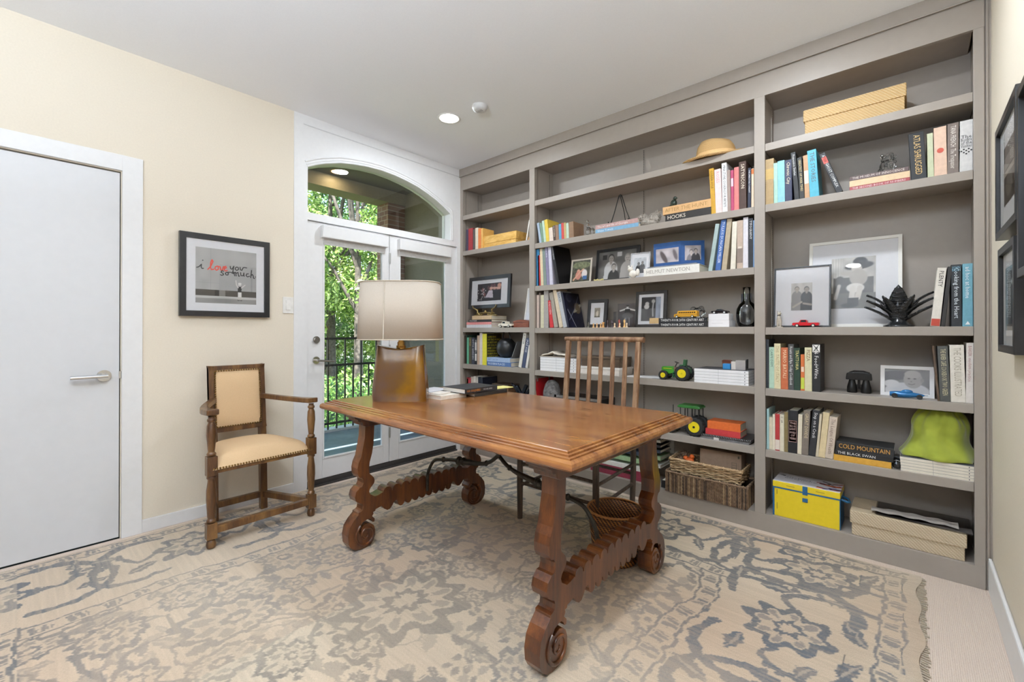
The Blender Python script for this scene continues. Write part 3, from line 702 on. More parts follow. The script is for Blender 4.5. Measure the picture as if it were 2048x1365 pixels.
for k in range(18):
    t = (k+.5)/18; y = ya+(yb-ya)*t
    for z in (za, zb): g.ball((backpt(0, z)+.025, y, z), .0055, seg=8, rings=5)
g.build('nail_trim', BRN, ac)
# curved flat arms
for (f_, b_) in ((FL, BL), (FR, BR)):
    g = g0(); s = 1 if f_[1] > .95 else -1; pts = []
    for k in range(9):
        t = k/8; x = b_[0]*(1-t)+f_[0]*t+.03*t; y = b_[1]*(1-t)+f_[1]*t+s*.045*math.sin(PI*t); z = .73-.022*math.sin(PI*t)*.6-.006*t; pts.append((x, y, z, .017+.012*t**2))
    vs = []
    for (x, y, z, w) in pts: vs += [(x, y-w, z-.016), (x, y+w, z-.016), (x, y+w, z+.014), (x, y-w, z+.014)]
    n = len(pts); g.add(vs, [(i*4+k, i*4+(k+1) % 4, (i+1)*4+(k+1) % 4, (i+1)*4+k) for i in range(n-1) for k in range(4)]+[(3, 2, 1, 0), tuple(range(4*n-4, 4*n))]); g.build('arm', AW, ac, bevel=.005)

# ------------------------------------------------------------------ slat-back rush chair behind the desk
CW = wood('chair_ash', '4a3222', '7a573c', 'a08062', .5, 5, 2, 8)
CD = wood('chair_dark', '2c2420', '4c4038', '675a4e', .55, 5, 2, 8)
rc = thing('rush_chair', 'slat-back wooden chair with woven rush seat standing behind the desk', 'chair', (-1.54, 2.34, .009))
h0 = lambda: MB().at((-rc.location[0], -rc.location[1], 0))
c1, c2, c3, c4 = (-1.80, 2.075), (-1.262, 2.075), (-1.83, 2.58), (-1.30, 2.58)
for p in (c1, c2):
    g = h0(); g.tube([(p[0], p[1], 0), (p[0], p[1], .2), (p[0], p[1], .47)], [.016, .019, .018], 12); g.build('leg', CD, rc)
for p, xt in ((c3, -1.845), (c4, -1.305)):
    g = h0(); g.tube([(p[0]+.0, p[1]-.02, 0), (p[0], p[1], .25), (p[0], p[1], .46)], [.016, .018, .018], 12); g.build('leg', CD, rc)
    g = h0(); s = .016
    for (za, zb, ya, yb, xa, xb) in ((.45, 1.085, p[1], p[1]+.085, p[0], xt),):
        g.add([(xa-s, ya-s, za), (xa+s, ya-s, za), (xa+s, ya+s, za), (xa-s, ya+s, za), (xb-s, yb-s, zb), (xb+s, yb-s, zb), (xb+s, yb+s, zb), (xb-s, yb+s, zb)], [(0,3,2,1),(4,5,6,7),(0,1,5,4),(1,2,6,5),(2,3,7,6),(3,0,4,7)])
    g.build('back_post', CW, rc, bevel=.006)
g = h0(); g.tube([(-1.875, 2.668, 1.096), (-1.575, 2.664, 1.099), (-1.27, 2.668, 1.096)], [.017, .017, .019], 12); g.build('top_rail', CW, rc)
g = h0(); g.tube([(-1.83, 2.61, .56), (-1.30, 2.61, .56)], .014, 10); g.build('lower_rail', CW, rc)
for k in range(5):
    x = -1.845+.54*(k+1)/6; xb = -1.83+.53*(k+1)/6; g = h0(); s = .0145
    g.add([(xb-s, 2.602, .55), (xb+s, 2.602, .55), (xb+s, 2.614, .55), (xb-s, 2.614, .55), (x-s, 2.66, 1.09), (x+s, 2.66, 1.09), (x+s, 2.672, 1.09), (x-s, 2.672, 1.09)], [(0,3,2,1),(4,5,6,7),(0,1,5,4),(1,2,6,5),(2,3,7,6),(3,0,4,7)]); g.build('slat', CW, rc, bevel=.002)
def rush_mat():
    m, nt, b = node_mat('woven_rush'); v = coords(nt); w = N(nt, 'ShaderNodeTexWave', wave_type='BANDS'); w.bands_direction = 'Y'; w.inputs['Scale'].default_value = 42; w.inputs['Distortion'].default_value = 1.5; nt.links.new(v, w.inputs[0])
    nt.links.new(ramp(nt, w.outputs[1], [(.1, '8e7a58'), (.8, 'd6c29a')]), b.inputs['Base Color']); b.inputs['Roughness'].default_value = .9; bump(nt, b, w.outputs[1], .6, .004); return m
g = h0(); n = 12; vs = []
for top in (1, 0):
    for j in range(n+1):
        for i in range(n+1):
            u, v = i/n, j/n; x = -1.82+.04*0+(.575)*u; y = 2.05+.55*v; e = max(abs(2*u-1), abs(2*v-1)); vs.append((x, y, .455+(.022-.014*(1-e)-.010*e**8 if top else -.02+.006*e**8)))
o_ = (n+1)**2
fs = [(j*(n+1)+i, j*(n+1)+i+1, (j+1)*(n+1)+i+1, (j+1)*(n+1)+i) for j in range(n) for i in range(n)]
rim = [i for i in range(n+1)]+[j*(n+1)+n for j in range(1, n+1)]+[n*(n+1)+i for i in range(n-1, -1, -1)]+[j*(n+1) for j in range(n-1, 0, -1)]
g.add(vs, fs+[tuple(k+o_ for k in q[::-1]) for q in fs]+[(a, a+o_, b_+o_, b_) for a, b_ in zip(rim, rim[1:]+rim[:1])], True)
g.build('seat', rush_mat(), rc)
def rung(p, q, z, r_=.010): h0().tube([(p[0], p[1], z), (q[0], q[1], z)], r_, 8).build('rung', CD, rc)
for z in (.20, .32): rung(c1, c2, z+.02); rung(c1, c3, z); rung(c2, c4, z)
rung(c3, c4, .26)
# ------------------------------------------------------------------ woven waste basket
def weave(name, c1_, c2_, c3_, sx, sz, rot=0):
    m, nt, b = node_mat(name); tc = N(nt, 'ShaderNodeTexCoord'); mp = N(nt, 'ShaderNodeMapping'); mp.inputs['Scale'].default_value = (sx, sx, sz); nt.links.new(tc.outputs['Object'], mp.inputs[0])
    a = N(nt, 'ShaderNodeTexWave', wave_type='BANDS'); a.bands_direction = 'DIAGONAL'; a.inputs['Scale'].default_value = 1; a.inputs['Distortion'].default_value = .6; nt.links.new(mp.outputs[0], a.inputs[0])
    w = N(nt, 'ShaderNodeTexWave', wave_type='BANDS'); w.bands_direction = 'Z'; w.inputs['Scale'].default_value = 1.6; w.inputs['Distortion'].default_value = .5; nt.links.new(mp.outputs[0], w.inputs[0])
    x = N(nt, 'ShaderNodeMath', operation='MULTIPLY'); nt.links.new(a.outputs[1], x.inputs[0]); nt.links.new(w.outputs[1], x.inputs[1])
    nt.links.new(ramp(nt, x.outputs[0], [(.05, c1_), (.35, c2_), (.8, c3_)]), b.inputs['Base Color']); b.inputs['Roughness'].default_value = .55; bump(nt, b, x.outputs[0], .7, .003); return m
WK = weave('rattan', '3a1d0a', '8c5522', 'bd8140', 26, 26)
wb = thing('waste_basket', 'round brown woven waste basket under the desk', 'basket', (-1.125, 2.035, .009))
g = MB(); seg = 48; g.lathe([(.108, 0), (.1085, .01), (.117, .1), (.128, .19), (.139, .25), (.133, .25), (.122, .19), (.111, .1), (.101, .012), (0, .01)], seg); g.build('body', WK, wb)
g = MB()
for k in range(26):   # raised woven courses
    z = .008+.0092*k; rr = float(np.interp(z, [0, .1, .19, .25], [.1085, .1175, .1285, .1395]))
    P = [((rr+.0012*math.sin(j*PI+(k % 2)*PI))*math.cos(2*PI*j/72), (rr+.0012*math.sin(j*PI+(k % 2)*PI))*math.sin(2*PI*j/72), z) for j in range(73)]
    g.tube(P, .0034, 5, False)
g.build('weave', WK, wb)
g = MB(); g.tube([(.137*math.cos(2*PI*j/48), .137*math.sin(2*PI*j/48), .252) for j in range(49)], .0055, 8, False); g.build('rim', plain('a8703a', .5), wb)
UP=[
('book',-3.238,0.029,0.214,0.0,2.930,0.160,'L2','4a3f58','','EEE8DC','dusky purple book at the door end of the second shelf, narrow bay'),
('book',-3.207,0.060,0.217,0.0,2.930,0.160,'L2','a8323a','','EEE8DC','crimson book second from the door end on the upper shelf of the narrow bay'),
('book',-3.143,0.029,0.202,0.0,2.930,0.160,'L2','57504e','','EEE8DC','thin mottled grey book between the crimson and cream books, narrow bay'),
('book',-3.110,0.039,0.209,0.0,2.930,0.160,'L2','e9dcc4','','EEE8DC','cream book beside the orange one on the upper shelf of the narrow bay'),
('book',-3.070,0.037,0.198,0.0,2.930,0.160,'L2','e5803f','','EEE8DC','orange book between the cream and golden books, narrow bay'),
('book',-3.030,0.024,0.194,0.0,2.930,0.150,'L2','e9b45f','','EEE8DC','golden yellow book standing against the yellow lidded box'),
('book',-2.496,0.012,0.183,11.6,2.950,0.120,'L2','f1ece4','','EEE8DC','thin white book leaning on the stile beside the yellow lidded box'),
('book',-2.474,0.010,0.036,28.1,2.950,0.100,'L2','d9a25c','','EEE8DC','small tan booklet wedged in the corner behind the leaning white book'),
('book',-3.277,0.026,0.273,0.0,2.930,0.160,'L4','4b3a30','','EEE8DC','brown patterned book nearest the doors on the shelf below the dancing photo'),
('book',-3.246,0.020,0.278,0.0,2.930,0.160,'L4','2c4a3c','','EEE8DC','thin dark green book beside the mint green one'),
('book',-3.226,0.026,0.256,0.0,2.930,0.160,'L4','67b793','','EEE8DC','mint green spined book in the row below the dancing photo'),
('book',-3.200,0.037,0.259,0.0,2.930,0.160,'L4','4d4a34','STYLE','c9a45a','olive brown book with gold lettering beside the mint green book'),
('book',-3.160,0.039,0.254,0.0,2.930,0.160,'L4','3b3f4e','OTTO GARDEN','d8d8dc','slate navy book with white lettering below the dancing photo'),
('book',-3.119,0.035,0.245,0.0,2.930,0.160,'L4','23252a','MONOPOL','f2f2f2','black book with white blocks on its spine below the dancing photo'),
('book',-3.083,0.032,0.277,0.0,2.930,0.160,'L4','cdb29a','','EEE8DC','floral tan book between the black and pale pink books, narrow bay'),
('book',-3.050,0.038,0.303,0.0,2.930,0.160,'L4','e6ddd8','','EEE8DC','tall pale pink book beside the bright yellow one'),
('book',-3.011,0.056,0.294,0.0,2.930,0.200,'L4','ece23a','','EEE8DC','bright yellow book with black cover of yellow lettering, narrow bay'),
('book',-2.561,0.033,0.308,11.0,2.930,0.180,'L4','ece7dc','BUNTER','33333a','white book leaning on the stile beside the black ball vase'),
('book',-2.523,0.036,0.259,12.2,2.930,0.180,'L4','3d4766','JAZZ AGE','e8e8ec','navy book with white lettering leaning between two white books, narrow bay'),
('book',-2.482,0.024,0.199,11.0,2.930,0.160,'L4','efebe4','','EEE8DC','short white book leaning hard against the narrow bay stile'),
('book',-3.286,0.032,0.216,0.0,2.950,0.160,'L5','8d7a62','','EEE8DC','tan book just above the desk papers in the narrow bay'),
('book',-3.251,0.055,0.226,0.0,2.950,0.160,'L5','b23a44','','EEE8DC','red book seen over the desk papers in the narrow bay'),
('book',-3.190,0.031,0.238,0.0,2.950,0.160,'L5','d7cbbb','','EEE8DC','beige book beside the red one over the desk papers'),
('book',-3.155,0.031,0.245,0.0,2.950,0.160,'L5','f0e9df','','EEE8DC','white book beside the beige one over the desk papers'),
('book',-3.121,0.028,0.238,0.0,2.950,0.160,'L5','ddd5cc','','EEE8DC','pale grey book beside navy ones over the desk papers'),
('book',-3.091,0.062,0.242,0.0,2.950,0.200,'L5','23283a','','EEE8DC','thick navy book ending the row above the desk papers'),
('book',-2.326,0.022,0.177,-9.5,2.930,0.160,'M2','aebfd2','','EEE8DC','pale blue book at the narrow bay end of the second shelf, middle bay'),
('book',-2.302,0.022,0.171,-8.0,2.930,0.160,'M2','7d9a83','','EEE8DC','speckled green book second from the narrow bay end, middle bay'),
('book',-2.278,0.023,0.186,-7.5,2.930,0.160,'M2','bcd6c4','','EEE8DC','mint book beside the tall yellow one in the middle bay'),
('book',-2.254,0.032,0.190,-6.9,2.930,0.160,'M2','e5c54b','','EEE8DC','tall yellow book in the coloured row beside the glass figurine'),
('book',-2.221,0.039,0.115,-5.1,2.930,0.160,'M2','ecd9cb','','EEE8DC','pale pink book between yellow and dark brown books, middle bay'),
('book',-2.180,0.023,0.128,-4.1,2.930,0.160,'M2','4c3a30','NORTHERN','d8ccbc','dark brown book with white lettering, middle bay second shelf'),
('book',-2.156,0.031,0.128,-4.1,2.930,0.160,'M2','94735e','','EEE8DC','brown book beside the blue one in the coloured row, middle bay'),
('book',-2.124,0.025,0.129,-2.7,2.930,0.160,'M2','5fa3cc','','EEE8DC','sky blue book beside the red one in the coloured row, middle bay'),
('book',-2.098,0.024,0.135,-2.5,2.930,0.160,'M2','cf4b46','','EEE8DC','red book in the coloured row beside the sky blue book, middle bay'),
('book',-2.073,0.019,0.134,-2.5,2.930,0.160,'M2','c8b078','','EEE8DC','narrow multicoloured book between the red and mint ones, middle bay'),
('book',-2.052,0.024,0.127,-2.2,2.930,0.160,'M2','c9dcc8','','EEE8DC','pale mint book just before the brown end book, middle bay'),
('book',-2.027,0.045,0.130,-2.1,2.930,0.150,'M2','8e6e54','','EEE8DC','brown spined book with beige cover ending the row by the glass figurine'),
('book',-0.940,0.027,0.292,-3.1,2.925,0.160,'M2','cf9f2f','CODEX SOLE','5b4312','mustard yellow book leaning beside the lying tan and black books'),
('book',-0.914,0.037,0.278,-2.0,2.925,0.160,'M2','f0d8d6','ROSES','d49aa6','pale pink book between mustard and white ones, middle bay'),
('book',-0.874,0.028,0.308,-1.1,2.925,0.160,'M2','eeeef0','MINA STONE COOKING FOR ARTISTS','30303a','tall white cookbook with black lettering beside the pale pink book'),
('book',-0.845,0.018,0.257,-0.9,2.925,0.160,'M2','a08c84','','EEE8DC','grey brown patterned book beside the white cookbook, middle bay'),
('book',-0.825,0.016,0.252,-0.6,2.925,0.160,'M2','b8456c','','f0e0e8','magenta book between the grey brown and coral ones'),
('book',-0.807,0.026,0.264,-0.2,2.925,0.160,'M2','df7d7b','','EEE8DC','coral pink book beside the ornate dark brown one'),
('book',-0.779,0.039,0.290,-0.3,2.925,0.160,'M2','4b342a','SATYRICON','eadfc8','ornate dark brown book with cream lettering, middle bay second shelf'),
('book',-0.732,0.016,0.242,0.3,2.925,0.160,'M2','262b40','THE DIRECTORS TONIGHT','e8e8ee','slim navy book with white lettering beside the ornate brown one'),
('book',-0.712,0.013,0.234,0.0,2.925,0.160,'M2','e2cdb4','','EEE8DC','cream book with orange top squeezed against the end stile, middle bay'),
('book',-2.377,0.032,0.311,-1.1,2.930,0.160,'M3','3f86b8','','EEE8DC','blue book at the narrow bay end of the shelf below the coloured row'),
('book',-2.340,0.025,0.260,-1.4,2.930,0.160,'M3','c8404a','','EEE8DC','short red book between blue and cream ones, third shelf of middle bay'),
('book',-2.311,0.027,0.325,-2.4,2.930,0.160,'M3','e9d6b4','','EEE8DC','cream book between the short red and grey green ones'),
('book',-2.280,0.029,0.305,-3.4,2.930,0.160,'M3','83938a','','EEE8DC','grey green book between cream and violet ones, third shelf of middle bay'),
('book',-2.248,0.027,0.315,-4.2,2.930,0.160,'M3','8a83a3','LA VITA','e8e6f0','violet grey book with white lettering on the third shelf'),
('book',-2.218,0.031,0.324,-3.7,2.930,0.160,'M3','d5d3e6','','EEE8DC','lavender white book beside the large black one, third shelf'),
('book',-2.146,0.022,0.335,-11.2,2.930,0.240,'M3','1a1b20','PHOTOGRAPHS','cfcfd4','large black book leaning with its cover showing beside the colour snapshot'),
('book',-0.960,0.023,0.295,8.5,2.925,0.160,'M3','a9bdbb','','EEE8DC','pale teal book leaning beside the royal blue one'),
('book',-0.918,0.031,0.316,6.5,2.925,0.160,'M3','3c64a8','TULLIUS DUNCAN MILLER','e6ecf6','royal blue book with white lettering leaning beside the pale teal one'),
('book',-0.881,0.028,0.314,6.1,2.925,0.160,'M3','b5a68c','','EEE8DC','khaki linen book leaning on cream ones, third shelf of middle bay'),
('book',-0.829,0.027,0.291,2.2,2.925,0.160,'M3','e6dfd0','','EEE8DC','ivory book between khaki and photo spined ones, third shelf'),
('book',-0.793,0.033,0.293,0.4,2.925,0.160,'M3','c0ab9a','','EEE8DC','book with a dune photograph on its spine beside the ivory one'),
('book',-0.758,0.027,0.306,0.2,2.925,0.160,'M3','dedbe2','','EEE8DC','tall pale lilac book beside a black one at the end stile'),
('book',-0.729,0.025,0.297,0.0,2.925,0.160,'M3','1f2126','TYPOGRAPHY','e6e6e6','black book with white lettering near the end stile, third shelf'),
('book',-0.703,0.009,0.281,-0.1,2.925,0.160,'M3','6f93be','','EEE8DC','sliver of a blue book pressed against the end stile'),
('book',-2.359,0.026,0.278,0.0,2.930,0.160,'M4','d9c6bb','','EEE8DC','pinkish cream book starting the row that ends with the planet book'),
('book',-2.332,0.016,0.294,0.0,2.930,0.160,'M4','7b6d66','','EEE8DC','thin brown grey book second in the planet book row'),
('book',-2.314,0.033,0.275,0.0,2.930,0.160,'M4','d8d3b4','','EEE8DC','pale yellow book third in the planet book row'),
('book',-2.280,0.046,0.312,0.0,2.930,0.160,'M4','a8a39f','','EEE8DC','tall grey book beside the red one in the planet book row'),
('book',-2.216,0.034,0.227,-6.0,2.930,0.160,'M4','cc2f35','TASCHEN','f0d0d0','bright red book leaning in the planet book row'),
('book',-2.173,0.037,0.292,-10.5,2.930,0.160,'M4','a39a90','','EEE8DC','grey beige book leaning beside the bright red one'),
('book',-2.121,0.034,0.320,-12.1,2.930,0.160,'M4','dccbb0','','EEE8DC','cream book leaning in the planet book row'),
('book',-2.081,0.034,0.298,-13.2,2.930,0.160,'M4','b9bcc2','EARTH','303036','silver grey book leaning against the planet book'),
('book',-2.043,0.016,0.289,-12.3,2.930,0.230,'M4','23263a','','EEE8DC','navy book with ringed planet on its cover leaning at the row end'),
('book',-1.272,0.030,0.051,0.0,2.930,0.200,'M7','17171a','','EEE8DC','black book standing between the book stacks and the wicker baskets'),
('book',-0.638,0.042,0.267,-0.3,2.925,0.160,'R2','b4986a','','EEE8DC','olive tan book at the middle bay end of the upper book shelf, end bay'),
('book',-0.597,0.022,0.236,-0.2,2.925,0.160,'R2','a8d0c2','','EEE8DC','pale green book beside the aqua one, end bay upper shelf'),
('book',-0.574,0.035,0.242,-0.4,2.925,0.160,'R2','8cc9d4','','EEE8DC','aqua book between pale green and navy ones, end bay upper shelf'),
('book',-0.538,0.034,0.237,-0.4,2.925,0.160,'R2','2f3350','Chronic City','efe3c6','navy book with cream lettering beside the aqua one'),
('book',-0.491,0.023,0.274,-4.1,2.925,0.160,'R2','18181a','Possession Stories','e4e4e4','glossy black book with white lettering leaning beside the navy one'),
('book',-0.466,0.022,0.237,-3.3,2.925,0.160,'R2','22221f','GREATEST OF WAR TIMES','d7c489','black book with gold lettering beside a light brown one'),
('book',-0.442,0.022,0.242,-2.3,2.925,0.160,'R2','c49a72','','EEE8DC','light brown book between black and turquoise patterned ones'),
('book',-0.418,0.041,0.263,-3.1,2.925,0.160,'R2','4fb0c8','THE STORIES','5a5a5a','turquoise patterned book with cream band on its spine'),
('book',-0.298,0.026,0.241,-19.1,2.925,0.150,'R2','17171a','APEX GHOST COMPLEX','e8e8e8','black book with red label leaning steeply on its neighbour'),
('book',-0.002,0.055,0.231,-2.7,2.925,0.160,'R2','15171a','ATLAS SHRUGGED','dcb978','large black book with gold lettering beside the lying pile'),
('book',0.057,0.021,0.214,-0.9,2.925,0.160,'R2','c9cfae','','EEE8DC','sage cream book beside the large black one, end bay upper shelf'),
('book',0.080,0.043,0.234,-0.6,2.925,0.160,'R2','e6c4ae','','c8604a','peach book with a red emblem on its spine, end bay upper shelf'),
('book',0.124,0.037,0.238,0.2,2.925,0.160,'R2','7d6f68','TANA FRENCH  The Trespasser','efe8e0','grey brown novel with white lettering beside the peach book'),
('book',0.165,0.042,0.238,0.3,2.925,0.160,'R2','d8d6d6','','606060','thick pale grey book with black dots at the cream wall end'),
('book',0.065,0.031,0.278,5.1,2.925,0.160,'R3','e9e4da','PLENTY','2a2422','white cookbook with tall black letters leaning in the end bay'),
('book',0.100,0.014,0.282,5.2,2.925,0.160,'R3','24211f','','EEE8DC','thin dark book leaning between the white and black cookbooks'),
('book',0.136,0.034,0.289,-0.1,2.925,0.160,'R3','22262b','Cooking from the Heart','dfe8ee','black cookbook with white and blue lettering beside a light blue one'),
('book',0.173,0.033,0.290,0.0,2.925,0.160,'R3','6fa9bd','ad hoc at home','f0f6f8','light blue cookbook with white lettering at the cream wall end'),
('book',-0.635,0.014,0.284,-0.1,2.925,0.160,'R4','2f3238','','EEE8DC','black sliver of a book against the middle stile, end bay cookbook row'),
('book',-0.620,0.026,0.239,0.0,2.925,0.160,'R4','b9d9c4','CARPE DIEM','5a7a6a','mint cookbook between a black sliver and a cream one'),
('book',-0.594,0.032,0.260,0.0,2.925,0.160,'R4','e6dbb4','THE TASTE OF ITALY','b9a878','cream cookbook beside the orange one'),
('book',-0.560,0.035,0.238,0.0,2.925,0.160,'R4','c0663e','MARIO BATALI','f1d9b8','orange cookbook with large cream capitals'),
('book',-0.524,0.027,0.258,0.0,2.925,0.160,'R4','4a4a4a','Roasts and Rye Today Cookbook','e8e8e8','charcoal cookbook beside the orange one'),
('book',-0.496,0.029,0.237,0.0,2.925,0.160,'R4','1f3a2a','TRATTORIA','e2d88a','dark green cookbook with yellow capitals'),
('book',-0.464,0.018,0.202,0.0,2.925,0.160,'R4','d3713a','','EEE8DC','short orange and lime book between dark green and cream cookbooks'),
('book',-0.445,0.033,0.241,0.0,2.925,0.160,'R4','ddd6b0','PIZZA','7a5a3a','cream cookbook beside the short orange and lime one'),
('book',-0.410,0.037,0.261,-0.1,2.925,0.160,'R4','1d1c1e','A16 Food+Wine','f2f2f2','black cookbook with white square of crossed utensils on its spine'),
('book',0.089,0.007,0.262,-4.2,2.925,0.160,'R4','5a4636','','EEE8DC','brown book leaning behind the baby photo frame'),
('book',0.097,0.036,0.261,-2.1,2.925,0.160,'R4','4c4e4c','THE RIVER CAFE COOKBOOK TWO GREEN','cfc6a4','thick dark grey cookbook leaning beside the baby photo'),
('book',0.134,0.048,0.268,-1.1,2.925,0.160,'R4','eae4da','THE COOKS ILLUSTRATED','b0a898','thick white cookbook beside the dark grey one'),
('book',0.183,0.023,0.279,0.4,2.925,0.160,'R4','e6dfda','BAKER  modern practice','b48a88','white book with faint red lettering at the cream wall end'),
('book',-0.633,0.012,0.235,0.0,2.925,0.160,'R5','a7ccd0','','EEE8DC','light blue paperback starting the novel row, end bay'),
('book',-0.620,0.017,0.188,0.0,2.925,0.160,'R5','e6dcc2','','EEE8DC','cream paperback second in the novel row'),
('book',-0.602,0.012,0.207,0.0,2.925,0.160,'R5','eee5d0','','EEE8DC','narrow ivory paperback third in the novel row'),
('book',-0.589,0.022,0.211,0.0,2.925,0.160,'R5','b8383a','','EEE8DC','red and white paperback in the novel row'),
('book',-0.566,0.021,0.211,0.0,2.925,0.160,'R5','e4dcc4','O  LA','3a3a3a','cream paperback with black ring in the novel row'),
('book',-0.544,0.019,0.228,0.0,2.925,0.160,'R5','7f6f48','','2a2418','olive brown paperback beside the thick black novel'),
('book',-0.527,0.047,0.240,0.5,2.925,0.160,'R5','1c1c20','','c8a4a0','thick black novel with pink framed lettering on its spine'),
('book',-0.481,0.020,0.221,1.5,2.925,0.160,'R5','e8dcc4','','EEE8DC','narrow cream paperback between black and taupe novels'),
('book',-0.461,0.031,0.246,2.6,2.925,0.160,'R5','7d7268','GREAT DIVIDE','d8c8a0','taupe novel between cream and black ones'),
('book',-0.428,0.031,0.254,4.7,2.925,0.160,'R5','25262a','Step on a Crack','eeeeee','black thriller with white lettering leaning in the novel row'),
('book',-0.395,0.011,0.236,4.6,2.925,0.160,'R5','d9cdb4','','EEE8DC','narrow beige novel beside the leaning black thriller'),
('book',-0.382,0.028,0.247,5.1,2.925,0.160,'R5','e3cfa4','','EEE8DC','straw coloured novel leaning second from the lying pile'),
('book',-0.353,0.035,0.228,5.4,2.925,0.160,'R5','d6c6b4','The League Of Wealth','8a7468','pale patterned novel leaning last before the lying pile'),
]
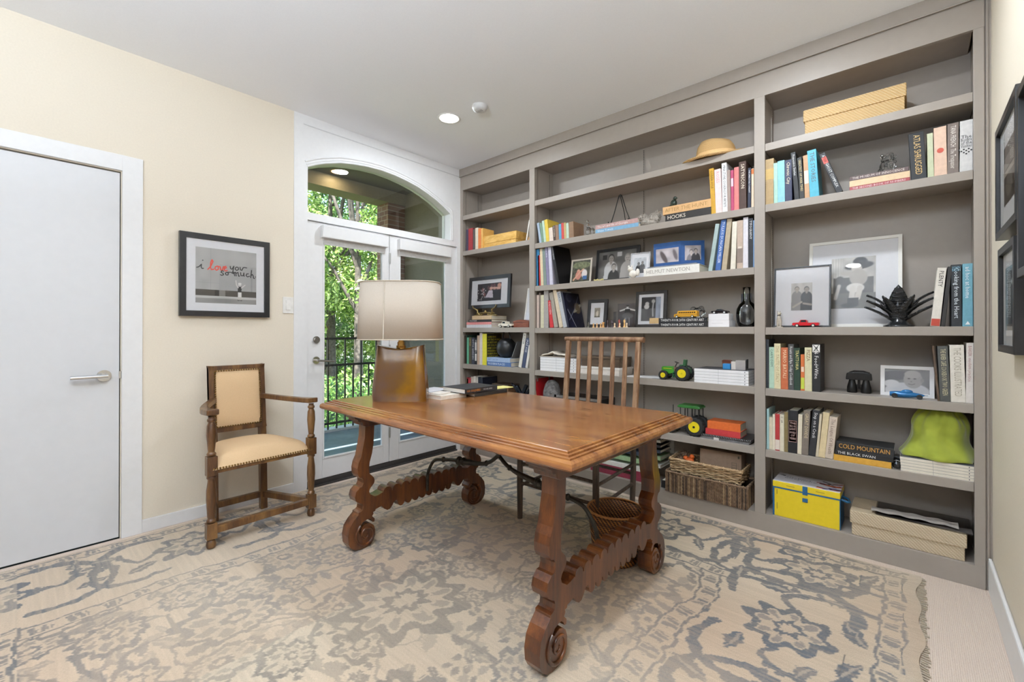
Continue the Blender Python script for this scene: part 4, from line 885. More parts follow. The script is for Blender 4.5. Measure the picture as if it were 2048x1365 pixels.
FLAT=[
('book',-2.939,-2.649,0.859,0.897,2.918,0.170,'L4','a9bfe0','ART NOW','7f96c0','pale blue thick book lying on another under the black ball vase'),
('book',-2.939,-2.637,0.820,0.858,2.918,0.170,'L4','4f6fa5','MODERN PLACES','dfe8f4','mid blue thick book lying directly on the shelf under the pale blue one'),
('book',-1.778,-1.435,1.942,1.974,2.918,0.160,'M2','c09a96','The art and life of Georgia','f4ecea','dusty pink book lying on a blue one under the wire easel'),
('book',-1.778,-1.430,1.911,1.941,2.918,0.160,'M2','7fb0d2','Water Towers','e9f3fa','sky blue book lying under the dusty pink one beside the plush cat'),
('book',-1.254,-0.941,1.956,2.008,2.918,0.190,'M2','dcae78','AFTER THE HUNT','b08a50','tan book lying under the dark bird figurine'),
('book',-1.237,-0.942,1.903,1.952,2.918,0.190,'M2','2f2b28','HOOKS','e6dccb','black book lying under the tan one below the bird figurine'),
('book',-1.392,-1.013,1.546,1.601,2.918,0.200,'M3','efece6','HELMUT NEWTON','a9a39a','thick white book lying flat with large grey capitals'),
('book',-1.284,-0.963,1.223,1.254,2.918,0.200,'M4','1d1d20','TWENTY-FOUR 20TH CENTURY ART','f0f0ee','upper of the two black art books lying under the school bus'),
('book',-1.284,-0.963,1.192,1.222,2.918,0.200,'M4','1d1d20','TWENTY-FOUR 20TH CENTURY ART','f0f0ee','lower of the two black art books lying below the school bus'),
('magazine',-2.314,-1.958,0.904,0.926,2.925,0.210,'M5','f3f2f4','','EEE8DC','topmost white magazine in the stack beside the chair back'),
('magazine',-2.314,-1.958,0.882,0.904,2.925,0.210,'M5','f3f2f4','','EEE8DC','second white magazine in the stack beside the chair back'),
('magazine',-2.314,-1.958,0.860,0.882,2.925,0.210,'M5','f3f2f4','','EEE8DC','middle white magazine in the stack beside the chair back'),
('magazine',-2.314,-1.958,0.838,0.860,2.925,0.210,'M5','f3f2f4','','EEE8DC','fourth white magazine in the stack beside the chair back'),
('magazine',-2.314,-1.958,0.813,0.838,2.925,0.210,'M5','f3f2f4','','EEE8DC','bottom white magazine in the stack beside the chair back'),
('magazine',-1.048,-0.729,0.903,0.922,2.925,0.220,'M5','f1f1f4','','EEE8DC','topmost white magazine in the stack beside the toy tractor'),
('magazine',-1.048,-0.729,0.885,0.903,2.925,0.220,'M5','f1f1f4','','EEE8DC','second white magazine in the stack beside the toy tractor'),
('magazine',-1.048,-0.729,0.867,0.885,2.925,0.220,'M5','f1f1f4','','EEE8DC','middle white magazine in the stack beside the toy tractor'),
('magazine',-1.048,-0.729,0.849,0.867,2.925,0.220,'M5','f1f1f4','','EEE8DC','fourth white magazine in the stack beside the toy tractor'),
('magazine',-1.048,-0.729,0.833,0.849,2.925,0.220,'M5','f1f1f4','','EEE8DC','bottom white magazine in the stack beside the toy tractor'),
('book',-0.975,-0.780,0.520,0.568,2.950,0.130,'M6','dd6a2c','','EEE8DC','orange book on top of the pile below the magazine stack'),
('book',-0.985,-0.779,0.489,0.526,2.945,0.150,'M6','c2373a','','EEE8DC','red book under the orange one on the lower middle shelf'),
('book',-1.529,-1.306,0.274,0.288,3.000,0.170,'M7','2a4a34','','EEE8DC','dark green book in the taller floor-level stack beside the wicker baskets'),
('book',-1.529,-1.306,0.254,0.274,3.000,0.170,'M7','c84a50','','EEE8DC','coral red book in the taller floor-level stack beside the wicker baskets'),
('book',-1.529,-1.306,0.235,0.254,3.000,0.170,'M7','efe6da','','EEE8DC','ivory book in the taller floor-level stack beside the wicker baskets'),
('book',-1.529,-1.306,0.213,0.235,3.000,0.170,'M7','b8323c','','EEE8DC','cherry red book in the taller floor-level stack beside the wicker baskets'),
('book',-1.529,-1.306,0.194,0.213,3.000,0.170,'M7','2a2a2c','','EEE8DC','black book in the taller floor-level stack beside the wicker baskets'),
('book',-1.529,-1.306,0.176,0.194,3.000,0.170,'M7','e8e2d8','','EEE8DC','pale book in the taller floor-level stack beside the wicker baskets'),
('book',-1.529,-1.307,0.159,0.176,3.000,0.170,'M7','26262a','','EEE8DC','charcoal book in the taller floor-level stack beside the wicker baskets'),
('book',-1.529,-1.307,0.137,0.159,3.000,0.170,'M7','3a4450','','EEE8DC','slate book in the taller floor-level stack beside the wicker baskets'),
('book',-1.529,-1.307,0.113,0.137,3.000,0.170,'M7','a9c79a','','EEE8DC','leaf green book in the taller floor-level stack beside the wicker baskets'),
('book',-1.529,-1.307,0.091,0.113,3.000,0.170,'M7','e9e6de','','EEE8DC','chalk white book in the taller floor-level stack beside the wicker baskets'),
('book',-1.832,-1.405,0.166,0.185,2.935,0.200,'M7','e8e4dc','','EEE8DC','whitish book in the wide floor-level stack behind the slat-back chair'),
('book',-1.832,-1.405,0.150,0.166,2.935,0.200,'M7','1d1d22','','EEE8DC','black book in the wide floor-level stack behind the slat-back chair'),
('book',-1.832,-1.405,0.124,0.150,2.935,0.200,'M7','3b4658','','EEE8DC','navy book in the wide floor-level stack behind the slat-back chair'),
('book',-1.832,-1.405,0.093,0.124,2.935,0.200,'M7','9dbb8c','','EEE8DC','pea green book in the wide floor-level stack behind the slat-back chair'),
('book',-1.832,-1.405,0.059,0.093,2.935,0.200,'M7','efece4','','EEE8DC','ivory book in the wide floor-level stack behind the slat-back chair'),
('book',-1.832,-1.405,-0.010,0.059,2.935,0.200,'M7','a03a50','','EEE8DC','wine red book in the wide floor-level stack behind the slat-back chair'),
('book',-0.244,-0.011,1.955,1.977,2.918,0.170,'R2','5e4a48','THE MUSEUM OF INNOCENCE','e8dcd4','mauve brown book on top of the pile under the glass ornament'),
('book',-0.244,-0.007,1.922,1.954,2.918,0.170,'R2','e2c6a0','','c8a478','cream book in the middle of the pile under the glass ornament'),
('book',-0.244,-0.007,1.903,1.922,2.918,0.170,'R2','a84a50','THE SECOND BOOK OF NUMBERS','f0dcdc','brick red book at the bottom of the pile under the glass ornament'),
('book',-0.304,-0.069,0.539,0.583,2.918,0.160,'R5','1d1f22','COLD MOUNTAIN','d09a48','black book with gold capitals on top of the pile by the green bag'),
('book',-0.309,-0.071,0.512,0.538,2.918,0.160,'R5','19191b','THE BLACK SWAN','ececec','black book with white lettering in the middle of the pile by the green bag'),
('book',-0.314,-0.079,0.478,0.510,2.918,0.160,'R5','d8a33c','','EEE8DC','golden yellow book at the bottom of the pile by the green bag'),
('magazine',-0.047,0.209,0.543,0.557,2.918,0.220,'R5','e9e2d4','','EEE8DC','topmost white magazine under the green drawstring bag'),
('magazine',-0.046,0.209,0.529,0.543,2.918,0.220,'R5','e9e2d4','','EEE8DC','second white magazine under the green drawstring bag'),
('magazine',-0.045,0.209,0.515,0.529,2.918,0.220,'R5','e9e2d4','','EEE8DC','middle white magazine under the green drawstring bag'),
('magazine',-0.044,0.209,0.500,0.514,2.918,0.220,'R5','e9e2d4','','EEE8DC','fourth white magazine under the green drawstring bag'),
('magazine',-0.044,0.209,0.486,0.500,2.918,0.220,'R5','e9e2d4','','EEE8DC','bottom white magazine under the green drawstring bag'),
]
SZ = {'L2': 1.939, 'L3': 1.193, 'L4': .842, 'L5': .479, 'M2': 1.897, 'M3': 1.54, 'M4': 1.188, 'M5': .833, 'M6': .479, 'M7': .1, 'R2': 1.898, 'R3': 1.184, 'R4': .83, 'R5': .474, 'R6': .1}
SNAME = {'L2': 'books beside the yellow lidded box', 'L3': 'books under the dancing photo', 'L4': 'books around the black ball vase', 'L5': 'books behind the desk papers', 'M2': 'books on the second shelf of the middle bay', 'M3': 'books on the third shelf of the middle bay', 'M4': 'books on the chess piece shelf', 'M5': 'white magazines on the tractor shelf', 'M6': 'books on the low middle shelf', 'M7': 'books at floor level in the middle bay', 'R2': 'books on the upper shelf of the end bay', 'R3': 'cookbooks beside the black plant ornament', 'R4': 'cookbooks around the baby photo', 'R5': 'novels and magazines around the green bag', 'R6': 'books on the end bay floor shelf'}
PAGES = plain('e6ddcb', .9, var=.08, scale=300); PAGEW = plain('efece6', .85, var=.06, scale=300)
E_SPINE = Matrix(((0, 1, 0), (0, 0, -1), (-1, 0, 0))).to_euler()     # text reading down the spine, facing the room
E_FLAT = Matrix(((1, 0, 0), (0, 0, -1), (0, 1, 0))).to_euler()       # upright text facing the room
E_SIDE = Matrix(((0, 0, 1), (1, 0, 0), (0, 1, 0))).to_euler()        # upright text facing +x
E_TOP = (0, 0, 0)
BOOK = {}
def standing_book(name, x0, t, h, lean, ys, d, sh, col, title, tc, label):
    a = math.radians(lean); z = SZ[sh]+(t*math.sin(a) if a > 0 else 0)
    lo, hi = BAY[sh[0]]
    x0 = max(x0, lo+.001 if lean >= 0 else lo-h*math.sin(a)*0+.001)
    o = thing(name, label, 'book', (x0, ys, z), 0, SNAME[sh], ry=a)
    c = .0022 if t > .008 else t*.2
    g = MB(); g.box(0, 0, 0, t, c, h); g.box(0, c, 0, c, d, h); g.box(t-c, c, 0, t, d, h)
    g.build('cover', plain(col, .45, var=.07, scale=60), o, bevel=min(.002, t*.12))
    MB().box(c, c, .0035, t-c, d-.003, h-.0035).build('page_block', PAGES, o)
    if title and t > .009: text_mesh('spine_title', title, min(t*.7, .034), plain(tc, .5), o, (t/2, -.0005, h*.95), E_SPINE, fit=h*.84)
    BOOK[label] = (o, t, h, d); return o
def lying_book(name, x0, x1, z0, z1, ys, d, sh, col, title, tc, label):
    o = thing(name, label, name, (x0, ys, z0), 0, SNAME[sh]); w, h = x1-x0, z1-z0
    if name == 'magazine':
        MB().box(0, 0, 0, w, d, h-.0013).build('cover', plain(col, .35, var=.03), o, bevel=.0008); MB().box(.001, .0012, h-.0013, w-.001, d-.001, h).build('gap_shade', plain('55555a', .5), o)  # dark top slab paints the shaded gap between stacked magazines
        g = MB(); g.box(w*.46, -.0004, .0012, w*.463, .001, h-.0012); g.box(w*.93, -.0005, h*.3, w*.943, .001, h*.7); g.build('spine_mark', plain('6b6b72', .5), o)
    else:
        c = .0025
        g = MB(); g.box(0, 0, 0, w, c, h); g.box(0, c, 0, w, d, c); g.box(0, c, h-c, w, d, h); g.build('cover', plain(col, .45, var=.07, scale=60), o, bevel=.0015)
        MB().box(.0035, c, c, w-.0035, d-.003, h-c).build('page_block', PAGES, o)
        if title: text_mesh('spine_title', title, min(h*.72, .035), plain(tc, .5), o, (w*.05, -.0005, h/2), E_FLAT, fit=w*.88)
    BOOK[label] = (o, w, h, d); return o
for q in UP: standing_book(*q)
stk = {}
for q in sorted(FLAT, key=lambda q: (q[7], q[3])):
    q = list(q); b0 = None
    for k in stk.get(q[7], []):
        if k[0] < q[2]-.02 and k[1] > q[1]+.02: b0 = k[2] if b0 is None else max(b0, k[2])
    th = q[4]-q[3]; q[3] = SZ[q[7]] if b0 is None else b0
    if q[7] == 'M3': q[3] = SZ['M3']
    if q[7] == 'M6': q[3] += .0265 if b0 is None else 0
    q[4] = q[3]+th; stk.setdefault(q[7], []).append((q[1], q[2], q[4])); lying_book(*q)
def deco(key, f_):
    for k, v in BOOK.items():
        if key in k: f_(*v); return
    raise KeyError(key)
def spine_band(o, t, z0, z1, col, nm='spine_label', w=.9):
    MB().box(t*(1-w)/2, -.0007, z0, t*(1+w)/2, .0005, z1).build(nm, plain(col, .5), o)
# covers and spine labels that the photograph shows
def yellow_cover(o, t, h, d):
    g = MB(); g.box(t-.001, .004, .002, t+.0007, d-.002, h-.002); g.build('printed_cover', plain('1c1a16', .4), o, )
    mt = plain('d9c93a', .5); L = ['GARDENS', 'OF THE WORLD', 'A HISTORY', 'OF COLOUR', 'AND LIGHT', 'MODERN ART', 'FORM SPACE', 'LANDSCAPE', 'ATELIER', 'DRAWING']
    for k, s in enumerate(L): text_mesh('cover_lettering', s, .026, mt, o, (t+.0008, .012, h-.03-k*.0265), E_SIDE, fit=d-.02)
deco('bright yellow book with black cover', yellow_cover)
def planet(o, t, h, d):
    c = Canvas(80, 100, d-.006, h-.006, '14162a'); c.grain(12, .5, 3)
    c.ell(d*.72, h*.55, d*.2, d*.2, '6a5a42'); c.ell(d*.72, h*.55, d*.33, d*.07, 'a8a08c', .5); c.ell(d*.72, h*.57, d*.15, d*.12, '7a6a4e'); c.ell(d*.28, h*.84, d*.16, d*.16, '3d4252'); c.ell(d*.32, h*.86, d*.12, d*.12, '23263a')
    c.line([(d*.1, h*.2), (d*.5, h*.5), (d*.9, h*.9)], .006, '6a7088'); c.line([(d*.1, h*.5), (d*.45, 0)], .008, '8a8e9c'); c.ell(d*.75, h*.15, d*.12, d*.1, '101226')
    c.sheet('printed_cover', o, (t+.0006, .004, .003), (0, 1, 0), (0, 0, 1))
deco('ringed planet', planet)
deco('large black book leaning', lambda o, t, h, d: MB().box(t-.0005, .003, .002, t+.0006, d-.003, h-.002).build('dust_jacket', plain('0f0f12', .35), o))
deco('steeply', lambda o, t, h, d: spine_band(o, t, h*.74, h*.9, 'd2564a', w=.8))
deco('turquoise patterned', lambda o, t, h, d: spine_band(o, t, h*.34, h*.64, 'e8dac6'))
deco('white square of crossed', lambda o, t, h, d: (spine_band(o, t, h*.83, h*.985, 'f2f0ec'), MB().at((t/2, 0, h*.91), 0, 0, .6).box(-.0015, -.0012, -.022, .0015, 0, .022).at((t/2, 0, h*.91), 0, 0, -.6).box(-.0015, -.0012, -.022, .0015, 0, .022).build('utensil_emblem', plain('2a2a2a', .5), o)))
deco('thick black novel with pink', lambda o, t, h, d: [spine_band(o, t, h*.26, h*.76, 'b98f88', 'spine_frame', .82), spine_band(o, t, h*.27, h*.75, '26181a', 'spine_panel', .76)]+[text_mesh('spine_title', s, .016, plain('d8b4ae'), o, (t/2, -.0012, h*zz), E_FLAT, align='CENTER', fit=t*.6) for s, zz in (('THE', .70), ('BLUE', .63), ('LIGHT', .56), ('NOVELS', .48), ('OF', .41), ('YEARS', .34))])
deco('black book with white blocks', lambda o, t, h, d: [spine_band(o, t, h*a, h*b_, 'f0efec', 'spine_block', .6) for a, b_ in ((.14, .42), (.56, .86))])
deco('white cookbook with tall', lambda o, t, h, d: spine_band(o, t, .002, h*.13, 'b8402e', 'spine_foot', .96))
deco('peach book', lambda o, t, h, d: (MB().disc((t/2, -.0002, h*.52), .012, 'y', 14, .0006).build('emblem', plain('cf5a48'), o)))
deco('thick pale grey book with black dots', lambda o, t, h, d: [text_mesh('spine_title', s, .022, plain('4a4a4c'), o, (t/2, -.0006, h*zz), E_FLAT, align='CENTER', fit=t*.84) for s, zz in (('The', .68), ('Bonfire', .62), ('of the', .56), ('Vanities', .50))]+[[(lambda g: [g.disc((t/2+(i-(3-j)/2*1.0)*.016-.0+(0), -.0002, h*(.44-.03*j)), .0035, 'y', 8, .0006) for j in range(4) for i in range(4-j)])(gg), gg.build('dot_pattern', plain('2c2c2e'), o)] for gg in [MB()]])
deco('short orange and lime', lambda o, t, h, d: [spine_band(o, t, h*.05, h*.36, 'c3d24a', 'spine_block', .9), spine_band(o, t, h*.52, h*.66, 'f0d8c0', 'spine_title_block', .7)])
deco('black cookbook with white and blue', lambda o, t, h, d: [text_mesh('author_name', s, .016, plain('7fb4cc'), o, (t/2, -.0006, h*zz), E_FLAT, align='CENTER', fit=t*.8) for s, zz in (('JOHN', .95), ('BESH', .91))])
deco('light blue cookbook', lambda o, t, h, d: MB().prism([(t*.25, h*.03), (t*.75, h*.03), (t*.5, h*.085)], -.0008, .0005, 'y').build('publisher_mark', plain('f2f6f8'), o))
deco('dune photograph', lambda o, t, h, d: [spine_band(o, t, h*.12, h*.42, '8a7a70', 'spine_photo', .96), spine_band(o, t, h*.42, h*.46, 'e2d6c8', 'spine_photo', .6)])
deco('olive tan book', lambda o, t, h, d: spine_band(o, t, h*.55, h*.78, 'c8a864', 'spine_band', .98))
deco('red and white paperback', lambda o, t, h, d: spine_band(o, t, h*.03, h*.3, 'e8dcd0', 'spine_foot', .98))
deco('cream book with orange top', lambda o, t, h, d: spine_band(o, t, h*.86, h*.99, 'cf6f35', 'spine_top', .98))
deco('magenta book between', lambda o, t, h, d: spine_band(o, t, h*.6, h*.8, 'e8c8d4', 'spine_label', .8))
# ------------------------------------------------------------------ framed photographs on the shelves
FR_BLACK = plain('1f1e1f', .35, var=.05); MATW = plain('eeeef2', .8, var=.01); FR_WHITE = plain('eceae4', .4, var=.02)
def people(c, heads, bg=None, seed=1):
    """soft grey photograph of standing / sitting figures: (x, head y, head radius, clothes, skin, hair)"""
    w, h = c.w, c.h
    for x, y, r_, cl, sk, hr in heads:
        x, y, r_ = x*w, y*h, r_*w
        c.ell(x, y-3.4*r_, r_*2.1, r_*2.6, cl); c.poly([(x-r_*2, y-3*r_), (x+r_*2, y-3*r_), (x+r_*2.3, 0), (x-r_*2.3, 0)], cl)
        c.ell(x, y-1.1*r_, r_*.42, r_*.7, sk); c.ell(x, y+.15*r_, r_*.95, r_*1.2, hr); c.ell(x, y-.1*r_, r_*.78, r_, sk)
        for s in (-1, 1): c.ell(x+s*.3*r_, y+.05*r_, r_*.12, r_*.08, '2a2624')
        c.line([(x-.25*r_, y-.5*r_), (x+.25*r_, y-.5*r_)], r_*.1, '6a4a44')
    return c
def framed(name, label, x, z, y, w, h, bw, mt, fmat, canvas, lean=.12, dep=.018, group=None, mat_mat=None, rz=0, cat='picture frame', easel=True, photo_off=(0, 0), pane=True, loc=None):
    """w x h frame standing on its lower edge; mt = mat margins (left/right, top, bottom)"""
    o = thing(name, label, cat, loc or (x, y, z), rz, group, rx=-lean)
    g = MB(); a = w/2
    g.prism([(-a, 0), (a, 0), (a-bw, bw), (-a+bw, bw)], 0, dep, 'y'); g.prism([(-a, h), (a, h), (a-bw, h-bw), (-a+bw, h-bw)], 0, dep, 'y')
    g.prism([(-a, 0), (-a+bw, bw), (-a+bw, h-bw), (-a, h)], 0, dep, 'y'); g.prism([(a, 0), (a-bw, bw), (a-bw, h-bw), (a, h)], 0, dep, 'y')
    g.build('frame', fmat, o, bevel=.0012)
    MB().box(-a+bw*.5, dep*.3, bw*.5, a-bw*.5, dep*.9, h-bw*.5).build('mat_board', mat_mat or MATW, o)
    if canvas is not None:
        pw, ph = w-2*bw-2*mt[0], h-2*bw-mt[1]-mt[2]
        c = canvas(pw, ph); c.sheet('photo', o, (-pw/2+photo_off[0], dep*.3-.0008, bw+mt[2]+photo_off[1]), (1, 0, 0), (0, 0, 1))
    if pane: MB().quad((-a+bw*.7, dep*.3-.0025, bw*.7), (a-bw*.7, dep*.3-.0025, bw*.7), (a-bw*.7, dep*.3-.0025, h-bw*.7), (-a+bw*.7, dep*.3-.0025, h-bw*.7)).build('glass_pane', glassy('frame_glass', (.99, .99, .99, 1), .7, 1.3), o)
    if easel: MB().box(-w*.1, dep*.9, .01, w*.1, dep+.004, h*.7).build('stand', plain('2b2a28', .7), o)
    return o
def ph_dance(w, h):
    c = Canvas(60, 46, w, h, '3a3336'); g = random.Random(3)
    for k in range(14): c.ell(g.random()*w, g.uniform(.35, .9)*h, w*.05, w*.055, g.choice(['c9968a', 'b88a80', '8a5a58', '6a4a4c']))
    for k in range(20): c.ell(g.random()*w*.45, g.random()*h*.7, w*.014, w*.014, 'e6dede')
    c.rect(.62*w, 0, w, .6*h, '3a3438'); c.ell(.58*w, .7*h, .06*w, .09*h, 'd9a596'); c.line([(.58*w, .72*h), (.95*w, .7*h)], .05*w, 'e0b4a4'); c.poly([(.5*w, .6*h), (.64*w, .6*h), (.68*w, .16*h), (.34*w, .2*h)], 'd8ccd6'); c.ell(.92*w, .84*h, .08*w, .12*h, 'cf9a88')
    return c
framed('picture_frame', 'black framed wedding dance photo propped on gilt easel over the stacked books', -2.953, 1.376, 2.945, .545, .305, .034, (.082, .036, .036), FR_BLACK, ph_dance, .06, .022, easel=False)
# books and gilt easel under it
GILT = plain('a8905a', .35, .8, var=.15)
for nm, x0, x1, z0, z1, d, col, ti, tc, lb in (
    ('book', -3.228, -2.886, 1.193, 1.222, .20, 'd9d8dc', '', '', 'pale grey book at the bottom of the pile under the gilt easel'),
    ('book', -3.228, -2.888, 1.222, 1.246, .20, 'e08f8c', '', '', 'salmon pink book second up in the pile under the gilt easel'),
    ('book', -3.20, -2.886, 1.246, 1.27, .22, '2a2224', 'WOLF KAHN', 'f2ece6', 'black book with white capitals in the pile under the gilt easel'),
    ('book', -3.149, -2.886, 1.27, 1.306, .21, 'd2b48c', '', '', 'tan book topping the pile under the gilt easel')):
    lying_book(nm, x0, x1, z0, z1, 2.925, d, 'L3', col, ti, tc, lb)
e = thing('easel', 'small gilt lyre-shaped easel holding up the wedding dance photo', 'easel', (-3.0, 2.955, 1.307))
g = MB()
for s in (-1, 1):
    g.tube([(s*.03, 0, .012), (s*.075, 0, .006), (s*.115, 0, .004), (s*.15, 0, .001)], .007, 8); g.tube([(s*.075, 0, .006), (s*.10, -.004, .03), (s*.095, -.008, .05), (s*.12, -.014, .065), (s*.15, -.016, .078), (s*.155, -.014, .09)], [.008, .009, .008, .006, .005, .004], 8); g.ball((s*.155, -.014, .092), .006, seg=8, rings=5)
g.tube([(-.12, .004, .02), (0, .006, .03), (.12, .004, .02)], .006, 8); g.ball((0, .002, .035), .016, .01, .018, 10, 6)
for s in (-1, 1): g.tube([(s*.09, -.01, .062), (s*.09, .02, .064)], .004, 6)
g.build('easel_frame', GILT, e)
def ph_pale(w, h): return Canvas(16, 20, w, h, 'dfe3e6').grain(6, .1, 2)
framed('picture_frame', 'white frame with pale print partly behind the narrow bay stile', -2.51, 1.194, 3.03, .18, .36, .014, (.05, .07, .08), FR_WHITE, ph_pale, .16, .014, rz=-.1)
o = thing('wooden_box', 'small reddish wooden box with arched lid beside the toy cream pickup', 'box', (-2.555, 2.955, 1.193))
RW = wood('rosewood', '4a2218', '7a3f2c', '95553a', .4, 8, 0, 8)
MB().box(-.09, 0, 0, .09, .09, .045).build('body', RW, o, bevel=.002); MB().prism([(-.092, .045), (.092, .045), (.092, .052), (.05, .064), (0, .069), (-.05, .064), (-.092, .052)], -.002, .092, 'y').build('lid', RW, o)
# toy vehicles
RUB = plain('1c1c1c', .7)
def wheel(g, x, y, z, r_, w=.012): g.tube([(x, y, z), (x, y+w, z)], r_, 16)
def toy_pickup(label, loc, L, col, rz=0, hub='e8e4da'):
    o = thing('toy_pickup', label, 'toy car', loc, rz); m = plain(col, .25, var=.03); h = L*.26; w = L*.36
    P = [(-.5, .1), (-.5, .17), (-.47, .2), (-.25, .215), (-.2, .3), (-.17, .33), (.02, .33), (.05, .3), (.065, .215), (.07, .2), (.5, .2), (.5, .08), (.4, .07), (-.42, .07)]
    MB().prism([(x*L, z*L) for x, z in P], 0, w, 'y').build('body', m, o, bevel=L*.012)
    g = MB(); g.prism([(-.19*L, .225*L), (-.155*L, .31*L), (.01*L, .31*L), (.035*L, .225*L)], -.0006, w+.0006, 'y'); g.build('window_glass', plain('2c3238', .1), o)
    MB().box(.09*L, .025*L, .19*L, .47*L, w-.025*L, .203*L).build('cargo_bed', plain(mixh(col, '000000', .5), .5), o)
    for x in (-.31, .29):
        for y in (-.004, w-.008):
            g = MB(); wheel(g, x*L, y, .075*L, .075*L); wl = g.build('wheel', RUB, o); g = MB(); g.disc((x*L, y if y < 0 else y+.0125, .075*L), .045*L, 'y', 14, .001); g.build('hubcap', plain(hub, .3), wl)
    g = MB(); g.box(-.515*L, .02*L, .075*L, -.49*L, w-.02*L, .1*L); g.box(.49*L, .02*L, .075*L, .515*L, w-.02*L, .1*L); g.build('bumper', CHROME, o)
    return o
toy_pickup('cream toy pickup truck in front of the book pile under the gilt easel', (-2.72, 2.925, 1.193), .165, 'ece4d4')
toy_pickup('red toy pickup truck before the black framed couple photo', (-.442, 2.925, 1.184), .125, 'c8202a')
# black ball vase with loop, slim tablet leaning on it
o = thing('ball_vase', 'matte black ball vase with loop handle standing on the two blue books', 'vase', (-2.768, 3.0, .985+.0))
BLM = plain('1d1d1f', .38, var=.05)
BZ = BOOK['pale blue thick book lying on another under the black ball vase'][0].location.z+BOOK['pale blue thick book lying on another under the black ball vase'][2]
o.location.z = BZ
MB().lathe([(.03, 0), (.055, .012), (.083, .045), (.095, .09), (.083, .135), (.055, .168), (.03, .178), (.026, .17)], 28).build('body', BLM, o)
MB().tube([(-.045, 0, .165), (-.043, 0, .2), (-.03, 0, .235), (0, 0, .25), (.03, 0, .235), (.043, 0, .2), (.045, 0, .165)], .006, 10).build('loop_handle', BLM, o)
o = thing('tablet', 'slim grey tablet leaning against the white book beside the black ball vase', 'tablet', (-2.655, 2.94, BZ), ry=.42); MB().box(0, 0, 0, .005, .1, .165).build('body', plain('8d8d90', .3, .6), o, bevel=.001)
# yellow lidded box on the upper shelf
YB_ = wood('yellow_straw', 'b98a3c', 'd6a654', 'e6bd70', .6, 20, 0, 3)
o = thing('lidded_box', 'golden yellow lidded box lying beside the golden yellow book', 'box', (-2.81, 2.94, 1.939)); MB().box(-.207, .004, 0, .207, .19, .05).build('body', YB_, o, bevel=.002); MB().box(-.214, 0, .042, .214, .195, .112).build('lid', YB_, o, bevel=.003)
# lower narrow shelf: dark sculpture and wooden box
o = thing('sculpture', 'dark blue winged metal sculpture behind the desk edge in the narrow bay', 'sculpture', (-2.58, 2.98, .479)); DBL = plain('20242e', .25, .5, var=.1)
g = MB()
for P in ([(0, .1), (-.11, .215), (-.06, .2), (-.01, .14)], [(0, .1), (.055, .215), (.085, .205), (.04, .12)], [(-.01, .12), (-.05, .19), (-.03, .2), (.02, .13)], [(.02, .1), (.1, .18), (.11, .16), (.05, .09)]): g.prism(P, -.01, .012, 'y')
g.lathe([(.05, 0), (.05, .012), (.012, .02), (.012, .12)], 14); g.build('body', DBL, o, bevel=.003)
o = thing('wooden_box', 'plain brown wooden box beside the dark winged sculpture', 'box', (-2.80, 2.95, .479)); MB().box(-.1, 0, 0, .1, .15, .18).build('body', wood('plain_box', '4a3524', '6f5038', '8a6848', .5, 6, 0, 7), o, bevel=.003); MB().box(-.103, -.003, .18, .103, .153, .198).build('lid', wood('box_lid', '2c2018', '4a3626', '5a4430', .5, 6, 0, 7), o, bevel=.002)

# ------------------------------------------------------------------ middle bay ornaments
STRAW = weave('straw_hat_weave', 'b98f58', 'dcb67c', 'e8c894', 90, 90)
o = thing('straw_hat', 'tan straw hat alone on the top shelf of the middle bay', 'hat', (-.94, 3.005, 2.258), .25, rx=.07)
o.scale = (1.16, 1.12, 1.12)
g = MB(); seg = 48; vs = []
rings = [(.175, .125, .012), (.15, .112, .004), (.115, .095, .014), (.103, .088, .022), (.1, .085, .05), (.093, .08, .085), (.075, .065, .112), (.045, .04, .112), (.015, .02, .1), (0, 0, .098)]
for a_, b_, z in rings:
    for k in range(seg):
        th = 2*PI*k/seg; zz = z
        if a_ > .11: zz = z+.022*abs(math.cos(th))**3*(a_-.11)/.065*(1 if math.cos(th) > 0 else -.2)+.002
        if .03 < a_ < .095: zz -= .012*max(0, math.cos(th+.3))
        vs.append((a_*math.cos(th), b_*math.sin(th), zz))
g.add(vs, [(i*seg+k, i*seg+(k+1) % seg, (i+1)*seg+(k+1) % seg, (i+1)*seg+k) for i in range(len(rings)-1) for k in range(seg)], True)
hb = g.build('crown_and_brim', STRAW, o); q = hb.modifiers.new('thick', 'SOLIDIFY'); q.thickness = .003
g = MB(); g.add([(1.012*a_*math.cos(2*PI*k/seg), 1.012*b_*math.sin(2*PI*k/seg), z) for a_, b_, z in ((.103, .088, .024), (.101, .086, .042)) for k in range(seg)], [(k, (k+1) % seg, seg+(k+1) % seg, seg+k) for k in range(seg)], True); g.build('hat_band', plain('d9b079', .8), o)
CR = crystal()
def lump(g, P):
    for c, a_, b_, d_ in P: g.ball(c, a_, b_, d_, 10, 7)
o = thing('glass_figurine', 'clear glass seated animal figurine beside the brown spined book', 'figurine', (-1.853, 2.96, 1.897)); g = MB(); lump(g, [((-.01, 0, .035), .026, .02, .036), ((-.02, 0, .085), .014, .013, .02), ((-.022, 0, .112), .012, .011, .016), ((.025, 0, .03), .02, .016, .03), ((-.015, 0, .008), .035, .02, .009)]); g.build('body', CR, o)
TOPB = lambda key: next(v[0].location.z+v[2] for k, v in BOOK.items() if key in k)
z = TOPB('dusty pink book lying'); WIRE = plain('1a1818', .4, .5)
o = thing('wire_easel', 'black wire plate easel standing empty on the dusty pink book', 'easel', (-1.615, 3.0, z)); g = MB()
